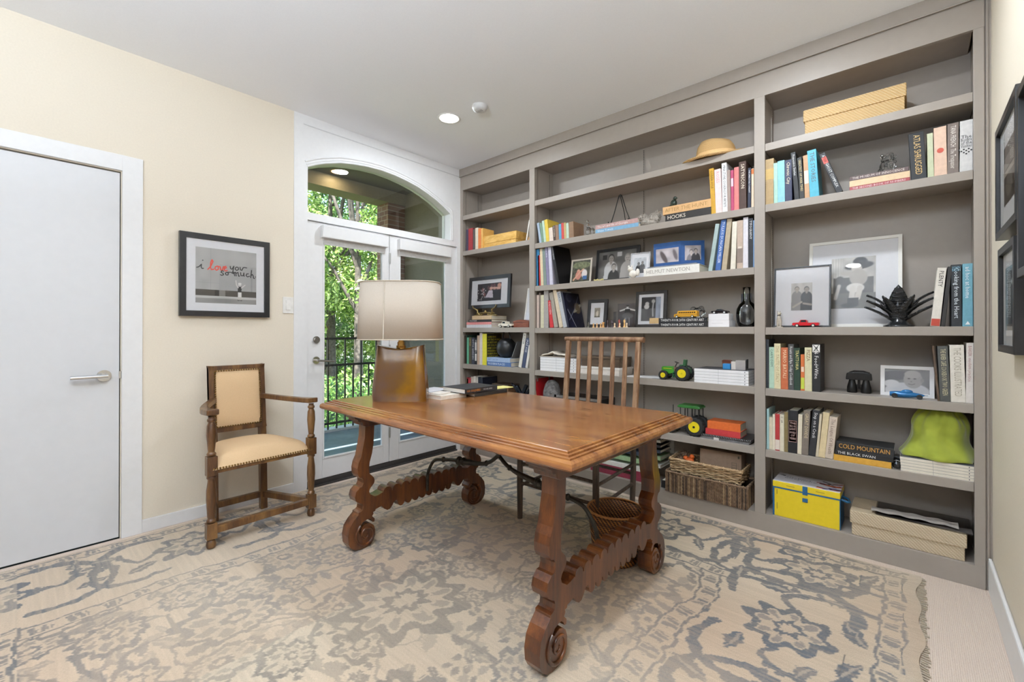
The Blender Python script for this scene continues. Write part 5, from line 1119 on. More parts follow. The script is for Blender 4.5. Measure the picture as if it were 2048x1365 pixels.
for s in (-1, 1): g.tube([(s*.085, 0, .001), (s*.05, .0, .09), (s*.018, .0, .19), (s*.006, .0, .212)], .0035, 6); g.tube([(s*.085, 0, .001), (s*.082, -.03, .004), (s*.082, -.034, .024)], .0032, 6)
g.tube([(-.018, 0, .19), (-.012, 0, .212), (0, 0, .219), (.012, 0, .212), (.018, 0, .19)], .0035, 6); g.tube([(0, 0, .212), (0, .06, .1), (0, .09, .001)], .003, 6); g.build('wire_frame', WIRE, o)
# plush cat: shaggy grey fur
def furry(name, P, mat, parent, n, L, seed=1):
    g = MB(); lump(g, P); rr = random.Random(seed)
    for k in range(n):
        c, a_, b_, d_ = rr.choice(P); th, ph = rr.uniform(0, 2*PI), rr.uniform(-1, 1); s = math.sqrt(1-ph*ph); d = Vector((s*math.cos(th), s*math.sin(th), ph)); p = Vector((c[0]+a_*d.x, c[1]+b_*d.y, c[2]+d_*d.z))
        t = d.orthogonal().normalized()*L*.12; q = d+Vector((rr.uniform(-.5, .5), rr.uniform(-.5, .5), rr.uniform(-.6, .3))); g.add([tuple(p-t), tuple(p+t), tuple(p+q.normalized()*L)], [(0, 1, 2)])
    return g.build(name, mat, parent)
o = thing('plush_cat', 'shaggy grey plush cat lying beside the sky blue book', 'plush toy', (-1.372, 2.975, 1.897)); FUR = plain('bdb4a9', .95, var=.2, scale=90)
furry('body', [((-.03, 0, .035), .045, .035, .034), ((-.045, -.01, .06), .026, .024, .026), ((.035, .0, .05), .034, .026, .034), ((.055, .005, .075), .016, .015, .022), ((0, 0, .025), .06, .036, .025)], FUR, o, 900, .018)
g = MB(); g.prism([(-.066, .078), (-.056, .083), (-.058, .097)], -.016, -.008, 'y'); g.prism([(-.04, .082), (-.028, .078), (-.032, .097)], -.016, -.008, 'y'); g.build('ears', FUR, o); g = MB(); g.ball((-.053, -.033, .064), .003, seg=8, rings=5); g.ball((-.036, -.033, .064), .003, seg=8, rings=5); g.build('eyes', RUB, o)
z = TOPB('tan book lying under the dark bird')
o = thing('bird_figurine', 'dark green bird figurine perched on the lying tan book', 'figurine', (-1.205, 2.985, z)); BG = plain('2e3a30', .2, .4, var=.2)
MB().ball((0, 0, .034), .022, .018, .026, 12, 8).ball((.008, 0, .066), .013, .012, .013, 10, 7).tube([(.018, 0, .066), (.03, 0, .063)], [.004, .0005], 6).tube([(-.012, 0, .022), (-.04, 0, .008), (-.055, 0, .004)], [.01, .007, .003], 6).build('body', BG, o); MB().tube([(-.004, 0, 0), (-.002, 0, .014)], .003, 6).tube([(.006, 0, 0), (.004, 0, .014)], .003, 6).box(-.012, -.009, 0, .016, .009, .003).build('feet', BG, o)
# third shelf photographs
def ph_snap(w, h):
    c = Canvas(44, 52, w, h, '4a4a3c').grain(14, .6, 4); c.ell(.5*w, .78*h, .5*w, .16*h, '8a9068', a=.6).grain(18, .4, 5)
    for x, y, k in ((.36, .5, 'd9a48a'), (.62, .52, 'd8ac96'), (.45, .3, 'e6c0aa')): c.ell(x*w, y*h, .09*w, .09*h, k)
    c.ell(.36*w, .3*h, .16*w, .2*h, 'cf8a7a'); c.ell(.7*w, .36*h, .15*w, .2*h, 'f0e8e4'); c.rect(.62*w, .08*h, .86*w, .26*h, '4a78b0'); c.line([(.1*w, .1*h), (.5*w, .5*h)], .08*w, 'd9a48a'); return c
framed('picture_frame', 'silver framed colour snapshot beside the large leaning black book', -1.962, 1.5415, 2.985, .195, .2, .014, (0, 0, 0), plain('c9bfb2', .3, .6, var=.03), ph_snap, .15, .012)
def ph_family(w, h):
    c = Canvas(66, 52, w, h, '6c6a68').grain(8, .35, 7); c.rect(.1*w, .72*h, .22*w, .9*h, '2a2828'); c.rect(.5*w, .8*h, .62*w, .95*h, 'd0d0d0'); return people(c, [(.34, .74, .085, 'dcdcdc', 'a8a29c', '1e1c1c'), (.78, .7, .085, 'c4c0bc', 'cac4be', 'aaa49c'), (.42, .42, .07, '3c3c3c', 'c2bcb6', '4a4846')])
framed('picture_frame', 'large black framed family photo on the third shelf of the middle bay', -1.685, 1.5415, 3.055, .365, .265, .024, (0, 0, 0), FR_BLACK, ph_family, .12, .018)
def ph_sm(w, h):
    c = Canvas(30, 34, w, h, 'cfd2d6'); return people(c, [(.4, .6, .11, '3a3a3c', '8a8684', '2a2a2a'), (.7, .66, .1, '5a5a5c', '9a9692', '3a3838')]).grain(8, .2, 4)
framed('picture_frame', 'small silver frame overlapping the large family photo', -1.46, 1.5415, 2.985, .145, .195, .009, (.018, .03, .03), plain('d6d8dc', .2, .7, var=.02), ph_sm, .2, .01, rz=.12)
z = TOPB('thick white book lying flat')
o = thing('grey_booklet', 'slim grey booklet lying on the thick white book under the blue folder', 'booklet', (-1.2, 2.93, z)); MB().box(-.17, 0, 0, .165, .17, .01).build('cover', plain('7d8087', .5), o, bevel=.001)
o = thing('photo_folder', 'royal blue card folder open with two photos on the thick white book', 'photo folder', (-1.2, 3.0, z+.0102)); BLU = plain('24528f', .6, var=.05)
for s, nm in ((-1, 'a'), (1, 'b')):
    g = MB(); g.at((.035, 0, 0), PI if s < 0 else .62); g.box(0, -.0015, 0, .19 if s < 0 else .155, .0015, .168); lf = g.build('folder_leaf', BLU, o)
    def ph_c(w, h, s=s):
        c = Canvas(34, 26, w, h, 'b8b0b4').grain(6, .3, 9+s)
        return people(c, [(.4, .55, .13, '8a8488', 'd8ccc8', '5a5456'), (.68, .62, .13, '3c3a3e', 'c8bcb8', '2e2c2e')]) if s > 0 else c.ell(.35*w, .4*h, .1*w, .5*h, '5a5052', .5).ell(.85*w, .5*h, .08*w, .4*h, '6a6266', .3) and c
    if s < 0: ph_c(.16, .098).sheet('photo', lf, (-.137, -.003, .03), (1, 0, 0), (0, 0, 1))
    else: ph_c(.105, .1).sheet('photo', lf, (.035+.027*math.cos(.62)+.003*math.sin(.62), .027*math.sin(.62)-.003*math.cos(.62), .035), (math.cos(.62), math.sin(.62), 0), (0, 0, 1))
o = thing('figurine', 'small white ceramic figurine before the small silver frame', 'figurine', (-1.478, 2.93, 1.54)); MB().ball((0, 0, .028), .03, .02, .028).ball((-.018, -.002, .062), .02, .017, .018).ball((.036, 0, .038), .014, .012, .026).ball((-.03, -.004, .082), .007, .006, .01).ball((-.006, -.004, .082), .007, .006, .01).build('body', plain('f2ece2', .3), o)
o = thing('bead_string', 'pale yellow string of beads lying before the family photo', 'bracelet', (-1.76, 2.935, 1.54)); g = MB()
for k in range(16): g.ball((.036*math.cos(k*PI/8), .018*math.sin(k*PI/8), .0055+.004*(k % 3 == 0)), .0058, seg=8, rings=5)
g.build('beads', plain('e6d68e', .35), o)
# fourth shelf
def ph_tiny(w, h):
    c = Canvas(20, 26, w, h, '9a9284').grain(5, .3, 2); c.rect(0, 0, w, .12*h, '6a6458'); c.ell(.5*w, .4*h, .22*w, .3*h, 'ded4c4'); return c.ell(.55*w, .62*h, .16*w, .12*h, 'd6ccba').line([(.1*w, .6*h), (.95*w, .75*h)], .04*w, '6a6256')
framed('picture_frame', 'small black frame with tiny print behind the chess pieces', -1.83, 1.189, 3.01, .172, .222, .026, (.035, .04, .055), FR_BLACK, ph_tiny, .12, .022)
o = thing('acrylic_frame', 'clear acrylic block frame holding a grey dancer photo', 'picture frame', (-1.575, 2.98, 1.188)); MB().box(-.085, 0, 0, .085, .05, .118).build('acrylic_block', glassy('acrylic', (.9, .9, .92, 1), 1.6), o)
c = Canvas(56, 60, .16, .176, '57504f').grain(10, .2, 3); c.ell(.08, .152, .009, .011, 'd8d4d2'); c.ell(.08, .158, .012, .007, '242022'); c.line([(.02, .122), (.055, .132), (.08, .14), (.105, .132), (.145, .122)], .01, 'dcd8d6'); c.poly([(.06, .135), (.1, .135), (.108, .095), (.052, .095)], '232022'); c.ell(.08, .085, .045, .022, '7d7a78'); c.rect(.058, .01, .068, .07, 'c8c4c2'); c.rect(.088, .01, .098, .07, 'b8b4b2')
c.sheet('photo', o, (-.078, .052, .003), (1, 0, 0), (0, 0, 1))
def ph_cpl(w, h):
    c = Canvas(36, 44, w, h, '5c5c5e'); c.rect(0, .52*h, .72*w, h, '16161a'); c.rect(.76*w, 0, w, h, '9aa2b2').grain(7, .25, 6); c.ell(.3*w, .72*h, .1*w, .08*h, 'c8c4c2'); c.ell(.28*w, .6*h, .13*w, .1*h, 'd4d2d0'); c.ell(.62*w, .82*h, .09*w, .08*h, 'b0acaa'); return c.line([(.62*w, .74*h), (.6*w, .5*h), (.62*w, .2*h)], .06*w, 'b8b6b6')
framed('picture_frame', 'black framed couple portrait with gold plaque beside the black art books', -1.388, 1.189, 3.005, .232, .262, .022, (.022, .022, .024), plain('2a2624', .3, var=.1), ph_cpl, .1, .022)
pf = [o for o in bpy.data.objects if o.get('label', '').startswith('black framed couple portrait')][0]; MB().box(-.005, .004, .026, .071, .007, .066).build('gold_plaque', plain('cfae7c', .4, .4), pf)
CHESS = {'pawn': [(.0095, 0), (.0095, .003), (.006, .006), (.004, .018), (.006, .02), (.004, .021), (.0065, .027), (.004, .032), (0, .0335)], 'rook': [(.011, 0), (.011, .004), (.008, .008), (.007, .028), (.01, .031), (.01, .04), (0, .04)], 'queen': [(.011, 0), (.011, .004), (.007, .009), (.005, .034), (.008, .037), (.0055, .039), (.009, .05), (.006, .052), (.003, .056), (0, .058)], 'knight': [(.011, 0), (.011, .004), (.008, .008), (.007, .013), (0, .014)]}
def chess(kind, x, y, col, label):
    o = thing('chess_'+kind, label, 'chess piece', (x, y, 1.188), 0, 'chess pieces on the fourth shelf'); g = MB(); g.lathe(CHESS[kind], 14)
    if kind == 'knight': g.prism([(-.007, .012), (.007, .012), (.006, .03), (.002, .042), (-.006, .038), (-.012, .03), (-.009, .026), (-.003, .03), (-.006, .02)], -.004, .004, 'y')
    if kind == 'queen': g.ball((0, 0, .06), .003, seg=8, rings=5)
    g.build('body', wood('chess_'+col, mixh(col, '000000', .25), col, mixh(col, 'ffffff', .2), .3, 30, 2, 3), o)
for kd, x, y, col, lb in (('knight', -1.854, 2.94, '4a4438', 'dark mottled chess knight by the navy planet book'), ('pawn', -1.806, 2.935, 'dcab6e', 'honey chess pawn nearest the dark knight'), ('pawn', -1.777, 2.937, 'e0b078', 'honey chess pawn second from the dark knight'), ('pawn', -1.749, 2.945, 'd9a768', 'honey chess pawn beside the honey rook'), ('rook', -1.724, 2.94, 'd69c56', 'honey coloured chess rook'), ('queen', -1.69, 2.945, '3b2a2c', 'dark brown chess queen beside the honey rook'), ('queen', -1.667, 2.962, '35262a', 'dark chess queen set back behind its neighbours'), ('rook', -1.645, 2.948, '3a2c32', 'dark chess rook before the acrylic frame'), ('pawn', -1.626, 2.935, 'e4c49c', 'pale chess pawn before the acrylic frame'), ('queen', -1.598, 2.952, '9a3526', 'reddish chess queen before the acrylic frame'), ('pawn', -1.583, 2.932, 'e6bf90', 'pale chess pawn beside the reddish queen'), ('queen', -1.552, 2.945, 'dfb06a', 'honey chess queen beside the pale pawn'), ('pawn', -1.529, 2.935, 'e8cdaa', 'pale chess pawn farthest from the planet book')): chess(kd, x, y, col, lb)
z = TOPB('upper of the two black art books')
o = thing('toy_bus', 'yellow toy school bus on the two black art books', 'toy bus', (-1.112, 2.965, z), -.06); YEL = plain('e0a326', .35, var=.04)
MB().prism([(-.08, .008), (-.08, .022), (-.075, .027), (-.056, .029), (-.054, .043), (-.05, .047), (.072, .047), (.076, .043), (.077, .008)], -.017, .017, 'y').build('body', YEL, o, bevel=.0012)
g = MB()
for k in range(9): g.box(-.046+k*.0128, -.0176, .031, -.037+k*.0128, .0176, .0395)
g.build('windows', plain('2e2a24', .2), o); g = MB(); g.box(-.078, -.0177, .018, .076, .0177, .0195); g.box(-.078, -.0177, .0245, .076, .0177, .0255); g.build('stripes', plain('3a2e1c', .5), o)
for x in (-.06, .045):
    for y in (-.018, .01): g = MB(); wheel(g, x, y, .009, .009, .008); wl = g.build('wheel', RUB, o); MB().disc((x, y-.0003 if y < 0 else y+.0083, .009), .006, 'y', 12, .0006).build('hubcap', plain('e6ddc8'), wl)
o = thing('glass_bear', 'clear glass bear figurine behind the toy school bus', 'figurine', (-1.062, 3.035, z)); g = MB(); lump(g, [((0, 0, .035), .04, .028, .035), ((.03, 0, .03), .022, .024, .03), ((-.03, 0, .055), .022, .02, .022), ((-.044, 0, .05), .01, .01, .01), ((.02, 0, .062), .02, .018, .018)]); g.build('body', CR, o)
WB_ = plain('efeef1', .45, var=.02)
o = thing('white_box', 'white card box lying beneath a smaller white box', 'box', (-.9, 2.93, 1.188)); MB().box(-.062, 0, 0, .062, .13, .041).build('body', WB_, o, bevel=.001); MB().box(-.04, -.0006, .0225, .025, .001, .0235).build('seam', plain('9a9aa0'), o); MB().box(-.071, .002, .002, -.066, .1, .038).build('dark_card', plain('3a3a3c'), o)
o = thing('white_box', 'smaller white card box lying on another white box under the black toy car', 'box', (-.9, 2.93, 1.2293)); MB().box(-.061, 0, 0, .061, .085, .041).build('body', WB_, o, bevel=.001)
def toy_car(label, loc, L, col, rz=0, cat='toy car', hub='d8d8d6'):
    o = thing('toy_car', label, cat, loc, rz); m = plain(col, .18, var=.04); w = L*.42
    MB().prism([(x*L, z_*L) for x, z_ in ((-.5, .09), (-.5, .16), (-.44, .19), (-.24, .2), (-.13, .3), (.1, .3), (.24, .2), (.46, .19), (.5, .15), (.5, .08), (.3, .06), (-.3, .06))], -w/2, w/2, 'y').build('body', m, o, bevel=L*.02)
    MB().prism([(x*L, z_*L) for x, z_ in ((-.21, .205), (-.115, .285), (.085, .285), (.2, .205))], -w/2-.0005, w/2+.0005, 'y').build('window_glass', plain('3a3f44', .1), o)
    for x in (-.3, .3):
        for y in (-w/2-.003, w/2-.006): g = MB(); wheel(g, x*L, y, .085*L, .085*L, .009); wl = g.build('wheel', RUB, o); MB().disc((x*L, y-.0004 if y < 0 else y+.0094, .085*L), .055*L, 'y', 12, .0008).build('hubcap', plain(hub, .3), wl)
    g = MB(); g.box(-.52*L, -w*.45, .09*L, -.495*L, w*.45, .13*L); g.box(.495*L, -w*.45, .09*L, .52*L, w*.45, .13*L); g.build('bumper', CHROME, o); return o
toy_car('black toy car on the smaller white box', (-.902, 2.97, 1.2703), .1, '1d1718')
o = thing('glass_carafe', 'round clear glass carafe with tall neck at the end stile of the middle bay', 'carafe', (-.757, 3.0, 1.188))
MB().lathe([(.035, 0), (.046, .003), (.056, .03), (.06, .075), (.056, .11), (.042, .14), (.024, .155), (.018, .17), (.019, .22), (.022, .243), (.0205, .243), (.0175, .22), (.0165, .17), (.0225, .153), (.04, .138), (.054, .109), (.058, .075), (.054, .031), (.044, .006), (0, .005)], 28).build('body', glassy('carafe_glass', (.97, .98, .98, 1), 1.0), o)
o = thing('dark_card', 'dark card propped behind the glass carafe', 'card', (-.79, 3.1, 1.188), rx=-.1); MB().box(-.03, 0, 0, .03, .003, .215).build('card', plain('26262a', .5), o)
# fifth shelf
z = TOPB('topmost white magazine in the stack beside the chair')
o = thing('open_book', 'cream open paperback lying face down on the magazines behind the chair', 'book', (-2.2, 2.95, z)); 
g = MB(); vs = []
n = 16
for j in (0, 1):
    for i in range(n+1): t = i/n; x = -.14+.28*t; vs.append((x, .02+.15*j, .012+.016*abs(math.sin(PI*t*2))**.7+.03*max(0, 1-abs(t-.45)*5)))
g.add(vs, [(i, i+1, n+2+i, n+1+i) for i in range(n)], True); pg = g.build('open_pages', plain('e9dfcf', .9), o); q = pg.modifiers.new('thick', 'SOLIDIFY'); q.thickness = .011; q.offset = -1
MB().box(-.15, .005, 0, .145, .18, .0035).build('cover', plain('d9cdbb', .7), o)
o = thing('paper_box', 'white box of papers under the dark wooden box behind the chair', 'box', (-1.775, 2.935, .833)); MB().box(-.185, 0, 0, .185, .21, .05).build('body', plain('ece4dc', .7), o, bevel=.001); MB().box(-.19, -.003, .042, .19, .214, .056).build('lid', plain('f3eeea', .6), o, bevel=.001)
o = thing('wooden_chest', 'dark brown wooden box on the white paper box behind the chair slats', 'box', (-1.765, 2.96, .889)); DW2 = wood('dark_chest', '2a2018', '564638', '6e5c4a', .4, 7, 0, 7); MB().box(-.165, 0, 0, .165, .18, .06).build('body', DW2, o, bevel=.002); MB().box(-.169, -.004, .06, .169, .184, .078).build('lid', DW2, o, bevel=.003); MB().ball((-.01, -.004, .03), .005).build('keyhole', BLACKM, o)
o = thing('loose_papers', 'loose white papers lying flat between the chair and the toy tractor', 'papers', (-1.395, 2.94, .833))
for k, (x, y, a_) in enumerate(((-.05, .0, .05), (.02, .012, -.08), (.06, .03, .12))): MB().at((x, y, .0005+.0016*k), a_).box(-.1, 0, 0, .1, .16, .0012).build('sheet', plain(['e9e6e4', 'f1f0ef', 'dcdad8'][k], .7, var=.12, scale=14), o)
GRN = plain('3f8a2a', .3, var=.04); DGR = plain('2c5a36', .35); YW = plain('e8d21c', .35)
def tractor(label, loc, s, canopy):
    o = thing('toy_tractor', label, 'toy tractor', loc); w = .03*s
    MB().prism([(x*s, z_*s) for x, z_ in ((-.105, .052), (-.105, .086), (-.098, .093), (-.03, .096), (-.018, .088), (-.015, .052), (-.06, .04))], -w*.75, w*.75, 'y').build('hood', GRN, o, bevel=.003*s)
    MB().box(-.1065*s, -.018*s, .054*s, -.1035*s, .018*s, .084*s).build('grille', RUB, o); MB().box(-.09*s, -.0235*s, .079*s, -.03*s, .0235*s, .082*s).build('stripe', YW, o)
    MB().box(-.10*s, -.012*s, .028*s, .07*s, .012*s, .055*s).build('chassis', RUB, o, bevel=.002)
    if not canopy:
        MB().prism([(x*s, z_*s) for x, z_ in ((.0, .05), (.012, .085), (.055, .1), (.09, .085), (.095, .05))], -.034*s, .034*s, 'y').build('fender', DGR, o, bevel=.004*s)
        MB().tube([(-.02*s, 0, .08*s), (-.002*s, 0, .118*s)], .0035*s, 8).tube([(.008*s+.0, -.011*s, .12*s), (-.012*s, -.011*s, .128*s), (-.012*s, .011*s, .128*s), (.008*s, .011*s, .12*s), (.008*s, -.011*s, .12*s)], .002*s, 6).build('steering_wheel', RUB, o)
        MB().at((.05*s, 0, .1*s), 0, 0, .12).box(-.006*s, -.018*s, 0, .014*s, .018*s, .048*s).at((.05*s, 0, .1*s)).box(-.03*s, -.018*s, -.004*s, .006*s, .018*s, .01*s).build('seat', DGR, o, bevel=.004*s); MB().box(-.024*s, -.014*s, .055*s, -.008*s, .014*s, .09*s).build('console', plain('8a6a50'), o)
        g = MB(); g.box(-.012*s, -.05*s, .022*s, -.009*s, -.03*s, .062*s); g.box(.006*s, -.05*s, .022*s, .009*s, -.03*s, .062*s)
        for k in range(3): g.box(-.012*s, -.05*s, (.024+.016*k)*s, .009*s, -.03*s, (.027+.016*k)*s)
        g.build('step_ladder', plain('2f7a4a'), o)
    else:
        for x in (-.03, .01, .05, .07):
            for y in (-.034, .034): MB().tube([(x*s, y*s, .06*s), (x*s, y*s, .152*s)], .0028*s, 6).build('canopy_post', RUB, o)
        MB().prism([(x*s, z_*s) for x, z_ in ((-.042, .15), (-.046, .157), (-.036, .166), (.07, .166), (.082, .157), (.078, .15))], -.044*s, .044*s, 'y').build('canopy', plain('2f6a2c', .35), o, bevel=.003*s)
        MB().tube([(-.085*s, 0, .09*s), (-.085*s, 0, .155*s)], .0022*s, 6).build('exhaust', RUB, o); MB().box(.02*s, -.03*s, .055*s, .07*s, .03*s, .085*s).build('seat_deck', RUB, o)
    for nm, x, r_, t, hb_ in (('front_wheel', -.085, .033, .02, .018), ('rear_wheel', .05, .052, .028, .03)):
        for sd in (-1, 1):
            y = sd*(.036*s); g = MB(); R = r_*s; T = t*s; g.tube([(x*s, y-T/2, R), (x*s, y-T*.4, R), (x*s, y+T*.4, R), (x*s, y+T/2, R)], [R*.88, R, R, R*.88], 24)
            for k in range(18): a_ = k*PI/9; g.at((x*s, y, R), 0, 0, a_).box(-R*.05, -T*.5, R*.97, R*.05, T*.5, R*1.04)
            wl = g.build(nm, RUB, o); H_ = hb_*s
            MB().tube([(x*s, y-T*.56, R), (x*s, y+T*.56, R)], [H_, H_], 20).build('rim', YW, wl); MB().tube([(x*s, y-T*.64, R), (x*s, y+T*.64, R)], [H_*.22]*2, 10).build('hub', BLACKM if canopy else plain('c8b41a'), wl)
    return o
tractor('green toy tractor with yellow wheels and open seat beside the white magazines', (-1.175, 2.965, .833), .95, False)
tractor('green toy tractor with canopy partly behind the desk corner', (-1.11, 2.985, .479), 1.18, True)
z = TOPB('topmost white magazine in the stack beside the toy tractor')
o = thing('toy_block', 'bright blue block on the magazines beside the toy tractor', 'block', (-.868, 2.975, z)); MB().box(-.022, 0, 0, .022, .035, .035).build('body', plain('2f86c4', .4), o, bevel=.002)
o = thing('toy_block', 'white notched block beside the bright blue block', 'block', (-.83, 2.985, z)); MB().box(-.013, 0, 0, .013, .03, .05).box(.002, -.004, 0, .018, .0, .018).build('body', plain('e6dfd6', .5), o, bevel=.001)
o = thing('toy_block', 'grey card cube on the end of the magazine stack', 'block', (-.785, 2.97, z)); MB().box(-.028, 0, 0, .028, .05, .06).build('body', plain('a9a3a0', .6), o, bevel=.001); MB().box(.0285, .01, .01, .034, .04, .066).build('dark_clip', BLACKM, o)
o = thing('wooden_cradle', 'small dark wooden cradle behind the bright blue block', 'ornament', (-.885, 3.04, z)); MB().prism([(-.025, 0), (.025, 0), (.03, .05), (.02, .056), (-.02, .056), (-.03, .05)], 0, .02, 'y').build('body', RW, o, bevel=.003)
# sixth shelf
o = thing('red_folder', 'tall red folder leaning on cream ones at the narrow bay end', 'folder', (-2.335, 2.93, .479), ry=-.16); MB().box(0, 0, 0, .01, .25, .285).build('cover', plain('b01c22', .4), o, bevel=.001)
o = thing('cream_folder', 'cream folder leaning behind the tall red one', 'folder', (-2.347, 2.93, .479), ry=-.16); MB().box(0, 0, 0, .009, .24, .285).build('cover', plain('e8d6ac', .5), o, bevel=.001)
o = thing('white_folder', 'white folder with dark edge leaning against the narrow bay stile', 'folder', (-2.357, 2.93, .479), ry=-.13); MB().box(0, 0, 0, .005, .24, .282).box(.005, 0, 0, .0075, .24, .28).build('cover', plain('e9e6df', .5), o)
o = thing('stone_head', 'rough grey stone head before the tall red folder', 'sculpture', (-2.235, 2.985, .479)); STN = plain('6a6663', .9, var=.35, scale=45, bmp=.6)
MB().lathe([(.075, 0), (.085, .02), (.082, .1), (.078, .18), (.06, .24), (.035, .27), (0, .278)], 16, sq=(2.4, .75)).ball((0, -.055, .14), .018, .02, .03).ball((-.03, -.05, .175), .013, .01, .009).ball((.03, -.05, .175), .013, .01, .009).ball((0, -.05, .10), .026, .012, .009).build('head', STN, o)
o = thing('equipment_case', 'black equipment case with silver edging behind the chair', 'case', (-1.96, 2.935, .479)); MB().box(-.21, 0, 0, .21, .23, .16).build('body', plain('141416', .35), o, bevel=.004); g = MB(); g.box(-.213, -.003, .145, .213, .001, .165); g.box(-.213, -.003, 0, -.195, .001, .165); g.box(.195, -.003, 0, .213, .001, .165); g.build('silver_edging', plain('b8b8ba', .25, .9), o)
o = thing('spiral_notebook', 'black spiral notebook under the red book', 'notebook', (-.865, 2.93, .494)); MB().box(-.15, .004, 0, .148, .215, .011).build('cover', plain('1b1b1d', .4), o, bevel=.001)
g = MB()
for k in range(30): x = -.145+.29*k/29; g.tube([(x+.003*math.cos(t*.8), .003+.006*math.cos(t*.8), .0055+.007*math.sin(t*.8)) for t in range(9)], .0012, 4, False)
g.build('spiral_binding', plain('d9d9dc', .25, .8), o)
o = thing('binder_stack', 'grey paper sheaf clipped under the black spiral notebook', 'papers', (-.87, 2.932, .479)); MB().box(-.145, 0, 0, .14, .2, .006).box(-.142, .003, .0062, .145, .205, .0115).build('sheets', plain('6f6c6c', .6, var=.3, scale=30), o); MB().box(-.06, -.002, .0, -.03, .02, .0145).build('clip', plain('d8d4d0', .4), o)
# floor shelf: outlet, wicker baskets, carton
o = thing('wall_outlet', 'white electrical outlet on the bookcase back above the wicker baskets', 'outlet', (-1.313, BACK-.006, .332)); MB().box(-.034, -.006, -.056, .034, 0, .056).build('cover_plate', plain('dcdbd8', .4), o, bevel=.002); g = MB(); [g.box(x-.0015, -.0068, z0, x+.0015, -.005, z0+.012) for z0 in (-.034, .02) for x in (-.007, .007)]; g.build('slots', BLACKM, o); MB().box(-.05, -.02, .01, -.034, -.004, .06).build('plug', plain('e4e2de'), o)
def wicker(name, label, loc, w, d, h, col, vertical, flare=1.0):
    o = thing(name, label, 'basket', loc); dk, md, lt = col
    M_ = [plain(c_, .7, var=.25, scale=50) for c_ in col]
    def per(t, k):    # point on the rounded rectangle, t in 0..1
        P = 2*(w+d); s = (t % 1)*P; a_, b_ = w/2*k, d/2*k
        if s < w: return (-a_+s*k, -b_)
        s -= w
        if s < d: return (a_, -b_+s*k)
        s -= d
        if s < w: return (a_-s*k, b_)
        s -= w; return (-a_, b_-s*k)
    g = MB(); g.add([(sx*w/2*.985, sy*d/2*.985, z_) for z_ in (0, h) for sx, sy in ((-1, -1), (1, -1), (1, 1), (-1, 1))], [(0, 1, 5, 4), (1, 2, 6, 5), (2, 3, 7, 6), (3, 0, 4, 7), (3, 2, 1, 0)])
    lin_ = g.build('lining', plain(mixh(dk, '000000', .35), .9), o); sd = lin_.modifiers.new('thick', 'SOLIDIFY'); sd.thickness = .006
    g = MB(); rr = random.Random(5)
    if not vertical:
        rows = 9; n = 72
        for k in range(rows):
            z_ = h*(k+.5)/rows; kk = 1+(flare-1)*(z_/h); g.m = rr.choice((0, 1, 2, 2)); pts = []
            for i in range(n+1):
                x, y = per(i/n, kk); off = .0055*math.sin(i*PI*.5+(k % 2)*PI); pts.append((x*(1+off/(w/2)), y*(1+off/(d/2)), z_+.0025*math.sin(i*.9+k)))
            g.tube(pts, h/rows*.52, 5, False)
    else:
        rows = 12; per_n = int(2*(w+d)/.0095)
        for i in range(per_n):
            g.m = rr.choice((0, 1, 1, 2)); t = i/per_n
            for half in (0,):
                pts = []
                for k in range(rows+1):
                    x, y = per(t+.0012*math.sin(k*PI+i), 1); off = .0035*math.sin(k*PI+(i % 2)*PI); pts.append((x*(1+off/(w/2)), y*(1+off/(d/2)), h*k/rows))
                g.tube(pts, .0046, 5, False)
    g.build('weave', M_, o); g = MB(); g.m = 1; pts = [(*per(i/64, flare), h) for i in range(65)]; g.tube(pts, .008, 6, False)
    for i in range(0, 96): x, y = per(i/96, flare); g.m = i % 3; g.tube([(x*1.02, y*1.03, h-.01), (x*1.01, y*1.02, h+.009), (x*.97, y*.95, h-.004)], .0035, 4, False)
    g.build('rim', M_, o); return o
lb = wicker('wicker_basket', 'dark brown seagrass basket below the lighter wicker basket', (-.977, 3.0, .1), .49, .215, .13, ('4a3626', '846548', 'b4946c'), True)
ub = wicker('wicker_basket', 'light willow basket stacked on the dark seagrass basket', (-.99, 3.02, .228), .425, .175, .082, ('a07c50', 'c8a274', 'dcbc8e'), False, 1.04)
o = thing('carton', 'brown cardboard carton standing in the light willow basket', 'carton', (-.915, 3.005, .245)); MB().box(-.125, 0, 0, .125, .11, .148).build('body', plain('9a806a', .8, var=.06), o, bevel=.001); g = MB(); g.box(.07, -.0008, .012, .097, .001, .015); [g.box(.07, -.0008, .012+.0155*k, .097, .0005, .0135+.0155*k) for k in range(1, 6)]; g.box(.07, -.0008, .012, .0715, .0005, .092); g.box(.0955, -.0008, .012, .097, .0005, .092); g.box(.105, -.0008, .12, .115, .0005, .135); g.build('printed_label', plain('4a4636', .7), o)
o = thing('orange_toy', 'bright orange rounded toy in the light willow basket', 'toy', (-1.10, 2.985, .285)); MB().ball((0, 0, .02), .03, .02, .02).ball((.015, 0, .045), .016, .014, .016).ball((-.025, 0, .03), .016).tube([(-.03, 0, .0), (.05, -.01, .005)], .009, 8).build('body', plain('e2641c', .5), o)
o = thing('pine_cones', 'brown pine cones heaped at the end of the light willow basket', 'pine cones', (-1.15, 3.0, .28)); furry('cones', [((-.01, 0, .02), .03, .03, .022), ((.025, .02, .025), .028, .026, .022), ((0, .03, .045), .026, .022, .02)], plain('6a4a30', .8, var=.3, scale=60), o, 220, .02, 4)
